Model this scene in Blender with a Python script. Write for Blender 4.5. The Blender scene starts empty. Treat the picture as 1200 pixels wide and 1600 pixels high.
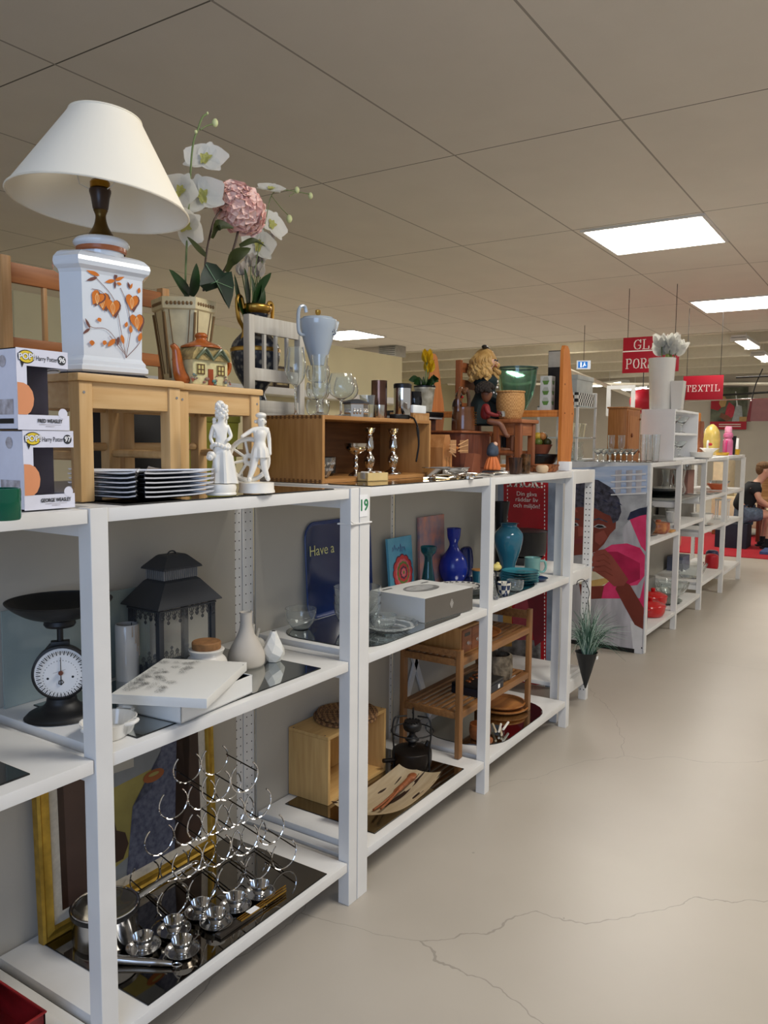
import bpy, bmesh, math, random
from mathutils import Vector, Matrix
random.seed(7)
SC = bpy.context.scene
COL = SC.collection
PI = math.pi

# ---------------------------------------------------------------- camera
YAW, PITCH, ROLL, FPX, EYE = .5806, -.0895, .0093, 1245.93, 1.5
def _axes():
    cy, sy, cp, sp = math.cos(YAW), math.sin(YAW), math.cos(PITCH), math.sin(PITCH)
    f = Vector((cy*cp, sy*cp, sp)); r = Vector((sy, -cy, 0)); u = r.cross(f)
    c, s = math.cos(ROLL), math.sin(ROLL)
    return f, c*r + s*u, -s*r + c*u
CF, CR, CU = _axes()
cam_d = bpy.data.cameras.new('camera'); cam = bpy.data.objects.new('camera', cam_d); COL.objects.link(cam)
cam.matrix_world = Matrix.Translation((0, 0, EYE)) @ Matrix((CR, CU, -CF)).transposed().to_4x4()
cam_d.sensor_fit = 'VERTICAL'; cam_d.sensor_height = 32.0; cam_d.lens = FPX/1600*32.0
cam_d.clip_start = .05; cam_d.clip_end = 100
SC.camera = cam

# ---------------------------------------------------------------- world, light, exposure
SC.view_settings.view_transform = 'Standard'; SC.view_settings.look = 'None'
SC.view_settings.gamma = 1; SC.view_settings.use_curve_mapping = False
SC.view_settings.exposure = -0.28
W = bpy.data.worlds.new('world'); SC.world = W; W.use_nodes = True
W.node_tree.nodes['Background'].inputs[0].default_value = (1, .97, .93, 1)
W.node_tree.nodes['Background'].inputs[1].default_value = .46
PANEL_STRENGTH = 26.0
def area(name, loc, rot, sx, sy, energy, col):
    l = bpy.data.lights.new(name, 'AREA'); l.shape = 'RECTANGLE'; l.size = sx; l.size_y = sy; l.energy = energy; l.color = col
    o = bpy.data.objects.new(name, l); COL.objects.link(o); o.location = loc; o.rotation_euler = rot
    return o
# daylight through the shop window behind the camera, and panel rows over the aisle to the right
area('window_daylight', (-2.2, -.6, 1.9), (math.radians(84), 0, math.radians(-62)), 2.4, 1.8, 72, (.42, .62, 1.0))
for (x, y) in ((2.4, -.5), (7.4, -1.6)):
    area('panel_row_light', (x, y, 3.44), (0, 0, 0), 1.1, 1.1, 112, (1, .95, .87))
# area lights added to brighten the far half of the shop
for (x, y, e) in ((17, 6.5, 170), (21.5, 2, 150), (21, 9.5, 150), (9, 8.5, 90)): area('far_fill_light', (x, y, 3.4), (0, 0, 0), 1.6, .5, e, (1, .95, .86))

# ---------------------------------------------------------------- projecting helpers (reference pixels onto real planes)
def at(px, py, ax, v):
    d = CF + CR*((px-600)/FPX) - CU*((py-800)/FPX)
    i = 'XYZ'.index(ax); o = Vector((0, 0, EYE))
    return o + d*((v-o[i])/d[i])
def mpp(p): return (Vector(p)-Vector((0, 0, EYE))).dot(CF)/FPX

# ---------------------------------------------------------------- materials
MATS = {}
def lin(c): return tuple(((v/12.92) if v <= .04045 else ((v+.055)/1.055)**2.4) for v in c)
def mat(name, col=(.8, .8, .8), rough=.5, metal=0, trans=0, noise=.06, ns=12, bump=0, ior=1.45, spec=.5, emit=0, stretch=(1, 1, 1), col2=None, sheen=0, coat=0, sss=0):
    if name in MATS: return MATS[name]
    m = bpy.data.materials.new(name); m.use_nodes = True; nt = m.node_tree; b = nt.nodes['Principled BSDF']
    c = lin([v/255 for v in col]); c2 = lin([v/255 for v in col2]) if col2 else tuple(v*(1-noise*3) for v in c)
    b.inputs['Roughness'].default_value = rough; b.inputs['Metallic'].default_value = metal
    b.inputs['Transmission Weight'].default_value = trans; b.inputs['IOR'].default_value = ior
    b.inputs['Specular IOR Level'].default_value = spec; b.inputs['Coat Weight'].default_value = coat
    if sheen: b.inputs['Sheen Weight'].default_value = sheen
    if sss: b.inputs['Subsurface Weight'].default_value = sss; b.inputs['Subsurface Scale'].default_value = .02
    tc = nt.nodes.new('ShaderNodeTexCoord'); mp = nt.nodes.new('ShaderNodeMapping'); mp.inputs['Scale'].default_value = stretch
    nt.links.new(tc.outputs['Object'], mp.inputs[0])
    n = nt.nodes.new('ShaderNodeTexNoise'); n.inputs['Scale'].default_value = ns; n.inputs['Detail'].default_value = 4
    nt.links.new(mp.outputs[0], n.inputs['Vector'])
    r = nt.nodes.new('ShaderNodeValToRGB'); r.color_ramp.elements[0].position = .32; r.color_ramp.elements[1].position = .68
    r.color_ramp.elements[0].color = (*c2, 1); r.color_ramp.elements[1].color = (*c, 1)
    nt.links.new(n.outputs['Fac'], r.inputs[0]); nt.links.new(r.outputs[0], b.inputs['Base Color'])
    if bump:
        bp = nt.nodes.new('ShaderNodeBump'); bp.inputs['Strength'].default_value = bump; bp.inputs['Distance'].default_value = .01
        nt.links.new(n.outputs['Fac'], bp.inputs['Height']); nt.links.new(bp.outputs[0], b.inputs['Normal'])
    if emit:
        b.inputs['Emission Color'].default_value = (*c, 1); b.inputs['Emission Strength'].default_value = emit
    MATS[name] = m; return m
def wood(name, c1, c2, axis=2, rough=.45, ns=7):
    st = [9, 9, 9]; st[axis] = .8
    return mat(name, c1, rough, ns=ns, stretch=st, col2=c2, bump=.04)
def weave(name, c1, c2, scale=60, rough=.7, bump=.8):
    if name in MATS: return MATS[name]
    m = mat(name, c1, rough); nt = m.node_tree; b = nt.nodes['Principled BSDF']
    tc = nt.nodes.new('ShaderNodeTexCoord'); k = nt.nodes.new('ShaderNodeTexChecker'); k.inputs['Scale'].default_value = scale
    k.inputs['Color1'].default_value = (*lin([v/255 for v in c1]), 1); k.inputs['Color2'].default_value = (*lin([v/255 for v in c2]), 1)
    nt.links.new(tc.outputs['Object'], k.inputs[0]); nt.links.new(k.outputs[0], b.inputs['Base Color'])
    bp = nt.nodes.new('ShaderNodeBump'); bp.inputs['Strength'].default_value = bump; bp.inputs['Distance'].default_value = .003
    nt.links.new(k.outputs['Fac'], bp.inputs['Height']); nt.links.new(bp.outputs[0], b.inputs['Normal'])
    return m
white_paint = mat('white_paint', (226, 225, 222), .42, noise=.03, ns=5)
grey_board = mat('grey_board', (182, 176, 164), .6, noise=.02, ns=3)
hole = mat('hole', (25, 25, 25), .9)
mirror = mat('mirror', (188, 192, 192), .04, 1, noise=.01)
tinted = mat('tinted_mirror', (150, 145, 138), .03, 1, noise=.01)
mirror_edge = mat('mirror_edge', (22, 24, 24), .2)
pine = wood('pine', (214, 178, 126), (200, 160, 106))
pinex = wood('pine_x', (216, 180, 128), (202, 162, 108), 0)
oak = wood('oak', (176, 128, 74), (156, 108, 58), 0)
oakz = wood('oak_z', (178, 132, 78), (158, 112, 62), 2)
honey = wood('honey', (206, 130, 62), (186, 108, 44), 2)
teak = wood('teak', (150, 88, 50), (120, 66, 36), 2)
teakx = wood('teak_x', (150, 88, 50), (120, 66, 36), 0)
bamboo = wood('bamboo', (152, 108, 64), (124, 84, 48), 0)
bambooz = wood('bamboo_z', (152, 108, 64), (124, 84, 48), 2)
redwood = wood('redwood', (112, 58, 38), (84, 42, 28), 2)
glass = mat('clear_glass', (248, 252, 252), .01, trans=.955, noise=0, ior=1.42)
crystal = mat('cut_crystal', (250, 252, 252), .04, trans=.8, noise=0, ior=1.5)
greenglass = mat('green_glass', (190, 222, 205), .03, trans=1, noise=0, ior=1.45)
tealglass = mat('teal_glass', (45, 155, 165), .03, trans=.9, noise=.02)
plastic = mat('clear_plastic', (245, 245, 250), .02, trans=1, noise=0, ior=1.1)
steel = mat('steel', (200, 200, 200), .16, 1, noise=.02)
chrome = mat('chrome', (225, 225, 225), .06, 1, noise=.01)
silver = mat('silver', (215, 212, 205), .18, 1, noise=.04)
brass = mat('brass', (190, 150, 70), .25, 1)
gold = mat('gold', (200, 158, 78), .3, 1)
black = mat('black', (20, 20, 22), .35, noise=.02)
iron = mat('cast_iron', (18, 18, 19), .5, bump=.05, ns=40)
darkgrey = mat('dark_grey', (58, 60, 64), .5)
porcelain = mat('porcelain', (238, 236, 230), .12, noise=.01, coat=.4)
bisque = mat('bisque', (240, 236, 226), .35, noise=.01)
stoneware = mat('stoneware', (196, 188, 176), .6, noise=.03)
paper = mat('paper', (238, 238, 238), .6, noise=.01)
red = mat('red', (176, 20, 34), .45, noise=.02)
ink = mat('ink', (30, 30, 30), .6)

# ---------------------------------------------------------------- objects
def tag(o, label, cat, group=None, kind=None):
    if label: o['label'] = label
    if cat: o['category'] = cat
    if group: o['group'] = group
    if kind: o['kind'] = kind
    return o
def thing(name, label, cat, loc=(0, 0, 0), rz=0, group=None):
    o = bpy.data.objects.new(name, None); COL.objects.link(o); o.empty_display_size = .05
    o.location = loc; o.rotation_euler = (0, 0, rz)
    return tag(o, label, cat, group)
def mk(name, bm, m, parent=None, smooth=True, loc=None, rz=0, bevel=0):
    bmesh.ops.recalc_face_normals(bm, faces=bm.faces)
    me = bpy.data.meshes.new(name); bm.to_mesh(me); bm.free()
    for mm in (m if isinstance(m, (list, tuple)) else [m]): me.materials.append(mm)
    if smooth:
        me.polygons.foreach_set('use_smooth', [True]*len(me.polygons))
        me.set_sharp_from_angle(angle=math.radians(38))
    o = bpy.data.objects.new(name, me); COL.objects.link(o)
    if parent: o.parent = parent
    if loc is not None: o.location = loc
    if rz: o.rotation_euler = (0, 0, rz)
    return o
def new(): return bmesh.new()
def bx(bm, x0, x1, y0, y1, z0, z1, bev=0, mi=0, mtx=None):
    r = bmesh.ops.create_cube(bm, size=1, matrix=Matrix.Translation(((x0+x1)/2, (y0+y1)/2, (z0+z1)/2)) @ Matrix.Diagonal((x1-x0, y1-y0, z1-z0, 1)))
    vs = r['verts']; fs = set(f for v in vs for f in v.link_faces)
    for f in fs: f.material_index = mi
    if bev:
        es = list(set(e for v in vs for e in v.link_edges))
        q = bmesh.ops.bevel(bm, geom=es, offset=bev, segments=2, affect='EDGES', profile=.6)
        vs = list(set(vs_ for f in q['faces'] for vs_ in f.verts) | set(v for v in vs if v.is_valid))
        for f in q['faces']: f.material_index = mi
    if mtx: bmesh.ops.transform(bm, matrix=mtx, verts=[v for v in vs if v.is_valid])
    return vs
def box(name, x0, x1, y0, y1, z0, z1, m, parent=None, bev=.002, **k):
    bm = new(); bx(bm, x0, x1, y0, y1, z0, z1, bev); return mk(name, bm, m, parent, **k)
def la(bm, prof, seg=32, mtx=None, mi=0, wob=None, sq=None):
    rings = []
    new_vs = []
    for (r, z) in prof:
        if r < 1e-5:
            v = bm.verts.new((0, 0, z)); rings.append([v]); new_vs.append(v); continue
        ring = []
        for i in range(seg):
            a = 2*PI*(i+.5)/seg; rr = r*(wob(a, z) if wob else 1)
            ring.append(bm.verts.new((rr*math.cos(a), rr*math.sin(a), z)))
        rings.append(ring); new_vs += ring
    for a, b in zip(rings, rings[1:]):
        if len(a) == 1 and len(b) == 1: continue
        for i in range(seg):
            j = (i+1) % seg
            if len(a) == 1: f = bm.faces.new((a[0], b[j], b[i]))
            elif len(b) == 1: f = bm.faces.new((a[i], a[j], b[0]))
            else: f = bm.faces.new((a[i], a[j], b[j], b[i]))
            f.material_index = mi
    if mtx: bmesh.ops.transform(bm, matrix=mtx, verts=new_vs)
    return new_vs
def lathe(name, prof, m, parent=None, seg=32, wob=None, **k):
    bm = new(); la(bm, prof, seg, wob=wob); return mk(name, bm, m, parent, **k)
def shell(prof, t):
    # outer profile (bottom to top) -> closed hollow profile of wall thickness t
    inner = [(max(r-t, 0.0005), z) for r, z in prof[1:]]
    inner = [(r, max(z, prof[0][1]+t)) for r, z in inner]
    p = [(0, prof[0][1])]+list(prof)+inner[::-1]+[(0, inner[0][1])]
    return p
def tb(bm, pts, r, seg=8, closed=False, mi=0, radii=None):
    pts = [Vector(p) for p in pts]; n = len(pts); rings = []
    prev = None
    for i, p in enumerate(pts):
        if closed: d = pts[(i+1) % n]-pts[i-1]
        else: d = pts[min(i+1, n-1)]-pts[max(i-1, 0)]
        if d.length < 1e-9: d = Vector((0, 0, 1))
        d.normalize()
        if prev is None: a = d.orthogonal().normalized()
        else:
            a = prev-d*prev.dot(d)
            if a.length < 1e-6: a = d.orthogonal()
            a.normalize()
        prev = a; b = d.cross(a); rr = radii[i] if radii else r
        rings.append([bm.verts.new(p+(a*math.cos(2*PI*k/seg)+b*math.sin(2*PI*k/seg))*rr) for k in range(seg)])
    rng = range(n if closed else n-1)
    for i in rng:
        A, B = rings[i], rings[(i+1) % n]
        for k in range(seg):
            f = bm.faces.new((A[k], A[(k+1) % seg], B[(k+1) % seg], B[k])); f.material_index = mi
    if not closed:
        for rg in (rings[0][::-1], rings[-1]):
            f = bm.faces.new(rg); f.material_index = mi
    return [v for rg in rings for v in rg]
def tube(name, pts, r, m, parent=None, seg=8, closed=False, radii=None, **k):
    bm = new(); tb(bm, pts, r, seg, closed, radii=radii); return mk(name, bm, m, parent, **k)
def curve(ctrl, n=8):
    # Catmull-Rom through control points
    P = [Vector(c) for c in ctrl]; P = [2*P[0]-P[1]]+P+[2*P[-1]-P[-2]]; out = []
    for i in range(1, len(P)-2):
        for k in range(n):
            t = k/n; a, b, c, d = P[i-1], P[i], P[i+1], P[i+2]
            out.append(.5*((2*b)+(c-a)*t+(2*a-5*b+4*c-d)*t*t+(3*b-a-3*c+d)*t**3))
    out.append(P[-2]); return out
def sp(bm, c, r, seg=12, sc=(1, 1, 1), mi=0, rot=None):
    M_ = Matrix.Translation(c) @ (rot if rot else Matrix()) @ Matrix.Diagonal((*sc, 1))
    q = bmesh.ops.create_uvsphere(bm, u_segments=seg, v_segments=max(6, seg*2//3), radius=r, matrix=M_)
    for v in q['verts']:
        for f in v.link_faces: f.material_index = mi
def extr(bm, pts, depth, mtx=None, mi=0):
    # polygon pts in local XZ extruded along +Y by depth
    a = [bm.verts.new((x, 0, z)) for x, z in pts]; b = [bm.verts.new((x, depth, z)) for x, z in pts]
    n = len(pts); fs = [bm.faces.new(a), bm.faces.new(b[::-1])]
    for i in range(n): fs.append(bm.faces.new((a[i], b[i], b[(i+1) % n], a[(i+1) % n])))
    for f in fs: f.material_index = mi
    if mtx: bmesh.ops.transform(bm, matrix=mtx, verts=a+b)
    return a+b
def dup(root, loc=None, rz=None, label=None, name=None):
    r = root.copy(); COL.objects.link(r)
    if loc is not None: r.location = loc
    if rz is not None: r.rotation_euler = (0, 0, rz)
    if label: r['label'] = label
    for ch in list(root.children):
        c = ch.copy(); COL.objects.link(c); c.parent = r
        for g in ch.children:
            d = g.copy(); COL.objects.link(d); d.parent = c
    return r
def text(name, body, size, m, parent, mtx, depth=.0006, align='CENTER', bold=0, sx=1):
    cu = bpy.data.curves.new(name, 'FONT'); cu.body = body; cu.size = size; cu.align_x = align; cu.align_y = 'CENTER'
    cu.extrude = depth; cu.offset = bold; cu.resolution_u = 4
    t = bpy.data.objects.new(name+'_tmp', cu); COL.objects.link(t)
    dg = bpy.context.evaluated_depsgraph_get(); me = bpy.data.meshes.new_from_object(t.evaluated_get(dg))
    bpy.data.objects.remove(t); me.transform(mtx @ Matrix.Diagonal((sx, 1, 1, 1)))
    me.materials.clear(); me.materials.append(m)
    o = bpy.data.objects.new(name, me); COL.objects.link(o); o.parent = parent
    return o
def face_mtx(o, u, v):
    # text plane: local x along u, local y along v, placed at o
    u = Vector(u).normalized(); v = Vector(v).normalized(); n = u.cross(v)
    return Matrix.Translation(o) @ Matrix((u, v, n)).transposed().to_4x4()
def flat(name, polys, mats, parent, org, u, v, off=.0004):
    # flat print on a plane: polys = [(material index, [(a,b)..])], drawn in order, each a hair above the previous
    u = Vector(u).normalized(); v = Vector(v).normalized(); n = u.cross(v); bm = new(); org = Vector(org)
    for k, (mi, pts) in enumerate(polys):
        vs = [bm.verts.new(org+u*a+v*b+n*(off*(k+1))) for a, b in pts]
        if len(vs) < 3: continue
        f = bm.faces.new(vs); f.material_index = mi
        if f.normal.dot(n) < 0: f.normal_flip()
    bmesh.ops.triangulate(bm, faces=[f for f in bm.faces if len(f.verts) > 4])
    me = bpy.data.meshes.new(name); bm.to_mesh(me); bm.free()
    for m in mats: me.materials.append(m)
    o = bpy.data.objects.new(name, me); COL.objects.link(o); o.parent = parent
    return o
def disc(cx, cy, r, n=16, sy=1, rot=0, wob=0):
    out = []
    for i in range(n):
        a = 2*PI*i/n; rr = r*(1+wob*math.sin(a*3+rot)); x, y = rr*math.cos(a), rr*sy*math.sin(a)
        out.append((cx+x*math.cos(rot)-y*math.sin(rot), cy+x*math.sin(rot)+y*math.cos(rot)))
    return out
def skin(name, pts, edges, m, parent=None, sub=2, root=0, loc=None, post=None):
    # one continuous body grown over a skeleton: pts = [(xyz, radius or (rx, ry))]
    me = bpy.data.meshes.new(name); me.from_pydata([p[0] for p in pts], edges, [])
    o = bpy.data.objects.new(name+'_tmp', me); COL.objects.link(o)
    md = o.modifiers.new('s', 'SKIN'); md.use_smooth_shade = True
    for i, p in enumerate(pts):
        sv = me.skin_vertices[0].data[i]; r = p[1]; sv.radius = (r, r) if not isinstance(r, tuple) else r
        sv.use_root = (i == root)
    o.modifiers.new('u', 'SUBSURF').levels = sub
    dg = bpy.context.evaluated_depsgraph_get(); dg.update()
    q = bpy.data.meshes.new_from_object(o.evaluated_get(dg)); bpy.data.objects.remove(o)
    q.materials.clear(); q.materials.append(m); q.polygons.foreach_set('use_smooth', [True]*len(q.polygons))
    o = bpy.data.objects.new(name, q); COL.objects.link(o)
    if parent: o.parent = parent
    if loc is not None: o.location = loc
    return o

# ================================================================ the room
XB, XF, YL, YR = -4.0, 27.0, 14.0, -6.0
def struct(o, name=None): o['kind'] = 'structure'; return o
fl = mat('floor_paint', (182, 174, 162), .36, ns=1.3, noise=.02, col2=(173, 165, 153), bump=.02)
# hairline cracks and scuffs in the painted concrete
nt = fl.node_tree; b = nt.nodes['Principled BSDF']; old = b.inputs['Base Color'].links[0].from_socket
tc = nt.nodes.new('ShaderNodeTexCoord'); nz = nt.nodes.new('ShaderNodeTexNoise'); nz.inputs['Scale'].default_value = 2.2; nz.inputs['Detail'].default_value = 5
mx = nt.nodes.new('ShaderNodeMixRGB'); mx.blend_type = 'ADD'; mx.inputs[0].default_value = .25
nt.links.new(tc.outputs['Object'], nz.inputs[0]); nt.links.new(tc.outputs['Object'], mx.inputs[1]); nt.links.new(nz.outputs['Color'], mx.inputs[2])
vo = nt.nodes.new('ShaderNodeTexVoronoi'); vo.feature = 'DISTANCE_TO_EDGE'; vo.inputs['Scale'].default_value = .42
nt.links.new(mx.outputs[0], vo.inputs['Vector'])
lt = nt.nodes.new('ShaderNodeMath'); lt.operation = 'LESS_THAN'; lt.inputs[1].default_value = .0006; nt.links.new(vo.outputs['Distance'], lt.inputs[0])
sc_ = nt.nodes.new('ShaderNodeTexVoronoi'); sc_.inputs['Scale'].default_value = 3.2; nt.links.new(mx.outputs[0], sc_.inputs['Vector'])
l2 = nt.nodes.new('ShaderNodeMath'); l2.operation = 'LESS_THAN'; l2.inputs[1].default_value = .022; nt.links.new(sc_.outputs['Distance'], l2.inputs[0])
ad = nt.nodes.new('ShaderNodeMath'); ad.operation = 'MAXIMUM'; nt.links.new(lt.outputs[0], ad.inputs[0]); nt.links.new(l2.outputs[0], ad.inputs[1])
ml = nt.nodes.new('ShaderNodeMath'); ml.operation = 'MULTIPLY'; ml.inputs[1].default_value = .38; nt.links.new(ad.outputs[0], ml.inputs[0])
m2 = nt.nodes.new('ShaderNodeMixRGB'); nt.links.new(ml.outputs[0], m2.inputs[0]); nt.links.new(old, m2.inputs[1]); m2.inputs[2].default_value = (.10, .085, .07, 1)
nt.links.new(m2.outputs[0], b.inputs['Base Color'])
struct(box('floor', XB, XF, YR, YL, -.05, 0, fl, bev=0))

# suspended ceiling: 2.34 x 1.17 m boards with thin joints
CH = 3.5
ce = mat('ceiling_board', (226, 220, 210), .75, noise=.015, ns=2, bump=.02)
nt = ce.node_tree; b = nt.nodes['Principled BSDF']; old = b.inputs['Base Color'].links[0].from_socket
tc = nt.nodes.new('ShaderNodeTexCoord'); sx = nt.nodes.new('ShaderNodeSeparateXYZ'); nt.links.new(tc.outputs['Object'], sx.inputs[0])
def joint(sock, off, per, wid):
    a = nt.nodes.new('ShaderNodeMath'); a.operation = 'SUBTRACT'; a.inputs[1].default_value = off; nt.links.new(sock, a.inputs[0])
    d = nt.nodes.new('ShaderNodeMath'); d.operation = 'PINGPONG'; d.inputs[1].default_value = per/2; nt.links.new(a.outputs[0], d.inputs[0])
    e = nt.nodes.new('ShaderNodeMath'); e.operation = 'LESS_THAN'; e.inputs[1].default_value = wid; nt.links.new(d.outputs[0], e.inputs[0])
    return e.outputs[0]
ja = joint(sx.outputs[0], 2.770, 2.344, .005); jb = joint(sx.outputs[1], 3.964, 1.1744, .007)
mxx = nt.nodes.new('ShaderNodeMixRGB'); nt.links.new(ja, mxx.inputs[0]); nt.links.new(old, mxx.inputs[1]); mxx.inputs[2].default_value = (.13, .12, .10, 1)
mxy = nt.nodes.new('ShaderNodeMixRGB'); nt.links.new(jb, mxy.inputs[0]); nt.links.new(mxx.outputs[0], mxy.inputs[1]); mxy.inputs[2].default_value = (.36, .33, .29, 1)
nt.links.new(mxy.outputs[0], b.inputs['Base Color'])
struct(box('ceiling', XB, 15.6, YR, YL, CH, CH+.04, ce, bev=0))
raw = mat('raw_ceiling', (218, 212, 196), .8, noise=.02)
struct(box('ceiling', 15.6, XF, YR, YL, CH+.42, CH+.5, raw, bev=0))
box('trim_1', 15.5, 15.6, YR, YL, CH-.02, CH+.5, raw)['kind'] = 'structure'
for i, x in enumerate((17.2, 19.6, 22.0, 24.4)):
    struct(box('trim_%d' % (i+2), x, x+.28, YR, YL, CH-.02, CH+.42, raw, bev=.01))
wl = mat('wall_paint', (192, 184, 172), .7, noise=.02, ns=2)
wy = mat('wall_cream', (226, 216, 176), .7, noise=.02, ns=2)
struct(box('wall_back', XF, XF+.1, YR, YL, -.05, CH+.5, wl, bev=0))
struct(box('wall_left', XB, XF, YL, YL+.1, -.05, CH+.5, wy, bev=0))

def panel_light(x, y, label):
    t = thing('ceiling_light', label, 'ceiling light', (x, y, CH-.012), 0, None)
    box('diffuser', -.53, .53, -.53, .53, -.004, .008, mat('light_diffuser', (255, 250, 240), .5, emit=PANEL_STRENGTH, noise=0), t, 0)
    bm = new()
    for a in ((-.56, .56, -.56, -.53), (-.56, .56, .53, .56), (-.56, -.53, -.53, .53), (.53, .56, -.53, .53)): bx(bm, *a, -.008, .012, .001)
    mk('frame', bm, white_paint, t)
panel_light(8.06, 2.17, 'nearest square white ceiling panel light, glowing over the aisle')
panel_light(12.5, 2.17, 'square ceiling panel light farther down, cut by the right edge of the photo')
panel_light(12.5, 9.1, 'square ceiling panel light seen just right of the pale blue coffee pot')

# twin tube lamps under the raw ceiling
def tube_lamp(p, L, rz, label):
    t = thing('tube_lamp', label, 'ceiling light', p, rz, 'fluorescent tube lamps at the far end')
    bm = new(); bx(bm, -L/2, L/2, -.13, .13, .03, .09, .01); bx(bm, -L/2, -L/2+.03, -.14, .14, -.02, .05); bx(bm, L/2-.03, L/2, -.14, .14, -.02, .05); mk('housing', bm, white_paint, t)
    for s in (-.06, .06): tube('tube', [(-L/2+.03, s, 0), (L/2-.03, s, 0)], .02, mat('tube_glow', (255, 250, 238), .5, emit=14, noise=0), t)
    tube('rod', [(0, 0, .09), (0, 0, CH+.42-t.location.z)], .008, white_paint, t)
tube_lamp(at(1165, 538, 'Z', 3.35), 1.5, 0, 'twin tube lamp with both tubes lit, right of the red hanging signs')
tube_lamp(at(1192, 560, 'Z', 3.35), 1.5, 0, 'lit tube lamp cut off by the right photo edge, above the hanging bags')
tube_lamp(at(952, 601, 'Z', 3.2), 1.6, .9, 'far tube lamp left of the glassware sign, behind the pale boxes')
tube_lamp(at(992, 608, 'Z', 3.15), 1.6, .9, 'far tube lamp directly under the glassware sign')

# column with an air unit on it
cp = at(574, 600, 'X', 14.4)
t = box('column', cp.x, cp.x+.5, cp.y-.35, cp.y+.35, 0, CH, wl, bev=.01)
tag(t, 'square pale concrete column rising to the ceiling behind the stemware', 'column')
c = Vector((cp.x+.1, cp.y-.57, CH-.08))
t = thing('air_unit', 'small grey louvred air unit hanging beside the pale column at ceiling level', 'air unit', c)
box('housing', -.2, .2, -.22, .22, -.15, .08, mat('unit_grey', (168, 166, 158), .5), t, .01)
bm = new()
for k in range(5): bx(bm, -.205, -.2, -.19, .19, -.12+.04*k, -.11+.04*k)
mk('louvre', bm, darkgrey, t)

# pipes under the far ceiling
for (a, b_, n, l) in ((at(700, 600, 'X', 19), at(1200, 600, 'X', 19), .03, 'thin pale pipe running across under the far ceiling'),
                   (at(880, 575, 'X', 16.5), at(1010, 628, 'X', 21), .05, 'pale pipe slanting away behind the wooden wall shelf')):
    tag(tube('pipe', [a, b_], n, raw), l, 'pipe')

# ================================================================ shelving
YF, YBK = 1.43, 1.965
ZS = (.145, .806, 1.35)
def post(parent, x0, x1, y0, y1, z1=1.352, holes=None):
    bm = new(); bx(bm, x0, x1, y0, y1, 0, z1, .002)
    if holes:
        n = int((z1-.1)/.032)
        for k in range(n):
            z = .06+k*.032
            for q in (.28, .72):
                if holes == 'y': bx(bm, x0+(x1-x0)*q-.002, x0+(x1-x0)*q+.002, y0-.0006, y0+.001, z-.002, z+.002, mi=1)
                else: bx(bm, x0-.0006, x0+.001, y0+(y1-y0)*q-.003, y0+(y1-y0)*q+.003, z-.003, z+.003, mi=1)
    return mk('post', bm, [white_paint, hole], parent, smooth=False)
def unit(label, x0, x1, posts, back=True, yf=YF, yb=YBK, zs=ZS, mid=True):
    # x0..x1 is the shelf span; posts lists (xa, xb) of its ladders
    t = thing('shelf_unit', label, 'shelf unit', ((x0+x1)/2, yf, 0)); ox, oy = (x0+x1)/2, yf
    def L(a, b, c, d, e, f): return (a-ox, b-ox, c-oy, d-oy, e, f)
    for z in zs:
        bm = new(); bx(bm, *L(x0, x1, yf+.004, yb-.05, z-.03, z), .0015); mk('shelf', bm, white_paint, t)
    for (xa, xb) in posts:
        o = post(t, xa-ox, xb-ox, 0, .042); o = post(t, xa-ox, xb-ox, yb-.035-oy, yb-oy, holes='y')
        for z in zs: box('side_rail', *L(xa+.008, xb-.008, yf+.042, yb-.035, z-.062, z-.018), white_paint, t, .001)
    if back: box('back_panel', *L(x0-.003, x1+.003, yb-.046, yb-.038, .1, 1.345), grey_board, t, .0005)
    return t
unit('white shelf unit cut off by the left photo edge, red crate on its bottom', .16, 1.052, [(.11, .155)])
unit('nearest full white shelf unit, holding the lantern, white boxes and wine rack', 1.102, 1.99, [(1.055, 1.10), (1.993, 2.038)])
U2 = unit('white shelf unit with the blue tray and blue vases, number 19 on its post', 2.10, 2.978, [(2.042, 2.098)])
unit('white shelf unit with the teal pitcher, stacked teal plates and bamboo rack', 3.025, 3.938, [(2.98, 3.023), (3.94, 3.985)])
# its number card and the zip tie
q = at(568, 790, 'Y', YF-.001)
t = thing('number_card', 'white paper card with a green handwritten 19 taped on the shelf post', 'card', q)
box('card', -.022, .022, -.001, 0, -.035, .035, paper, t, 0)
text('number', '19', .05, mat('green_ink', (40, 130, 80), .6), t, face_mtx((0, -.0015, 0), (1, 0, 0), (0, 0, 1)), bold=.0008)
bm = new(); z = 1.24; tb(bm, [(1.989, 1.427, z), (2.102, 1.427, z), (2.102, 1.476, z), (1.989, 1.476, z)], .003, 6, True)
for k in range(2): tb(bm, [(2.02, 1.425, z), (1.985, 1.415, z+.002+.004*k), (1.965, 1.41, z+.004+.01*k)], .0018, 6)
tag(mk('zip_tie', bm, white_paint), 'white zip tie strapping two neighbouring shelf posts together below the number card', 'zip tie')
# side-on unit closing the row, open to both sides
t = thing('shelf_unit', 'narrow white shelf unit turned side-on at the row end, plant hanging on it', 'shelf unit', (4.0, 1.5, 0))
post(t, -.01, .03, 0, .042, 1.345); post(t, -.01, .03, .80, .84, 1.345); post(t, .45, .49, .80, .84, 1.345)
post(t, .45, .49, 0, .045, 1.345, 'x')
for z in (.2, .8, 1.345):
    box('shelf', .035, .445, .02, .82, z-.022, z, white_paint, t)
for z in (.17, .78, 1.335):
    box('side_rail', .03, .45, 0, .02, z-.06, z+.008, white_paint, t, .001); box('side_rail', .03, .45, .82, .84, z-.06, z+.008, white_paint, t, .001)

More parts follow.
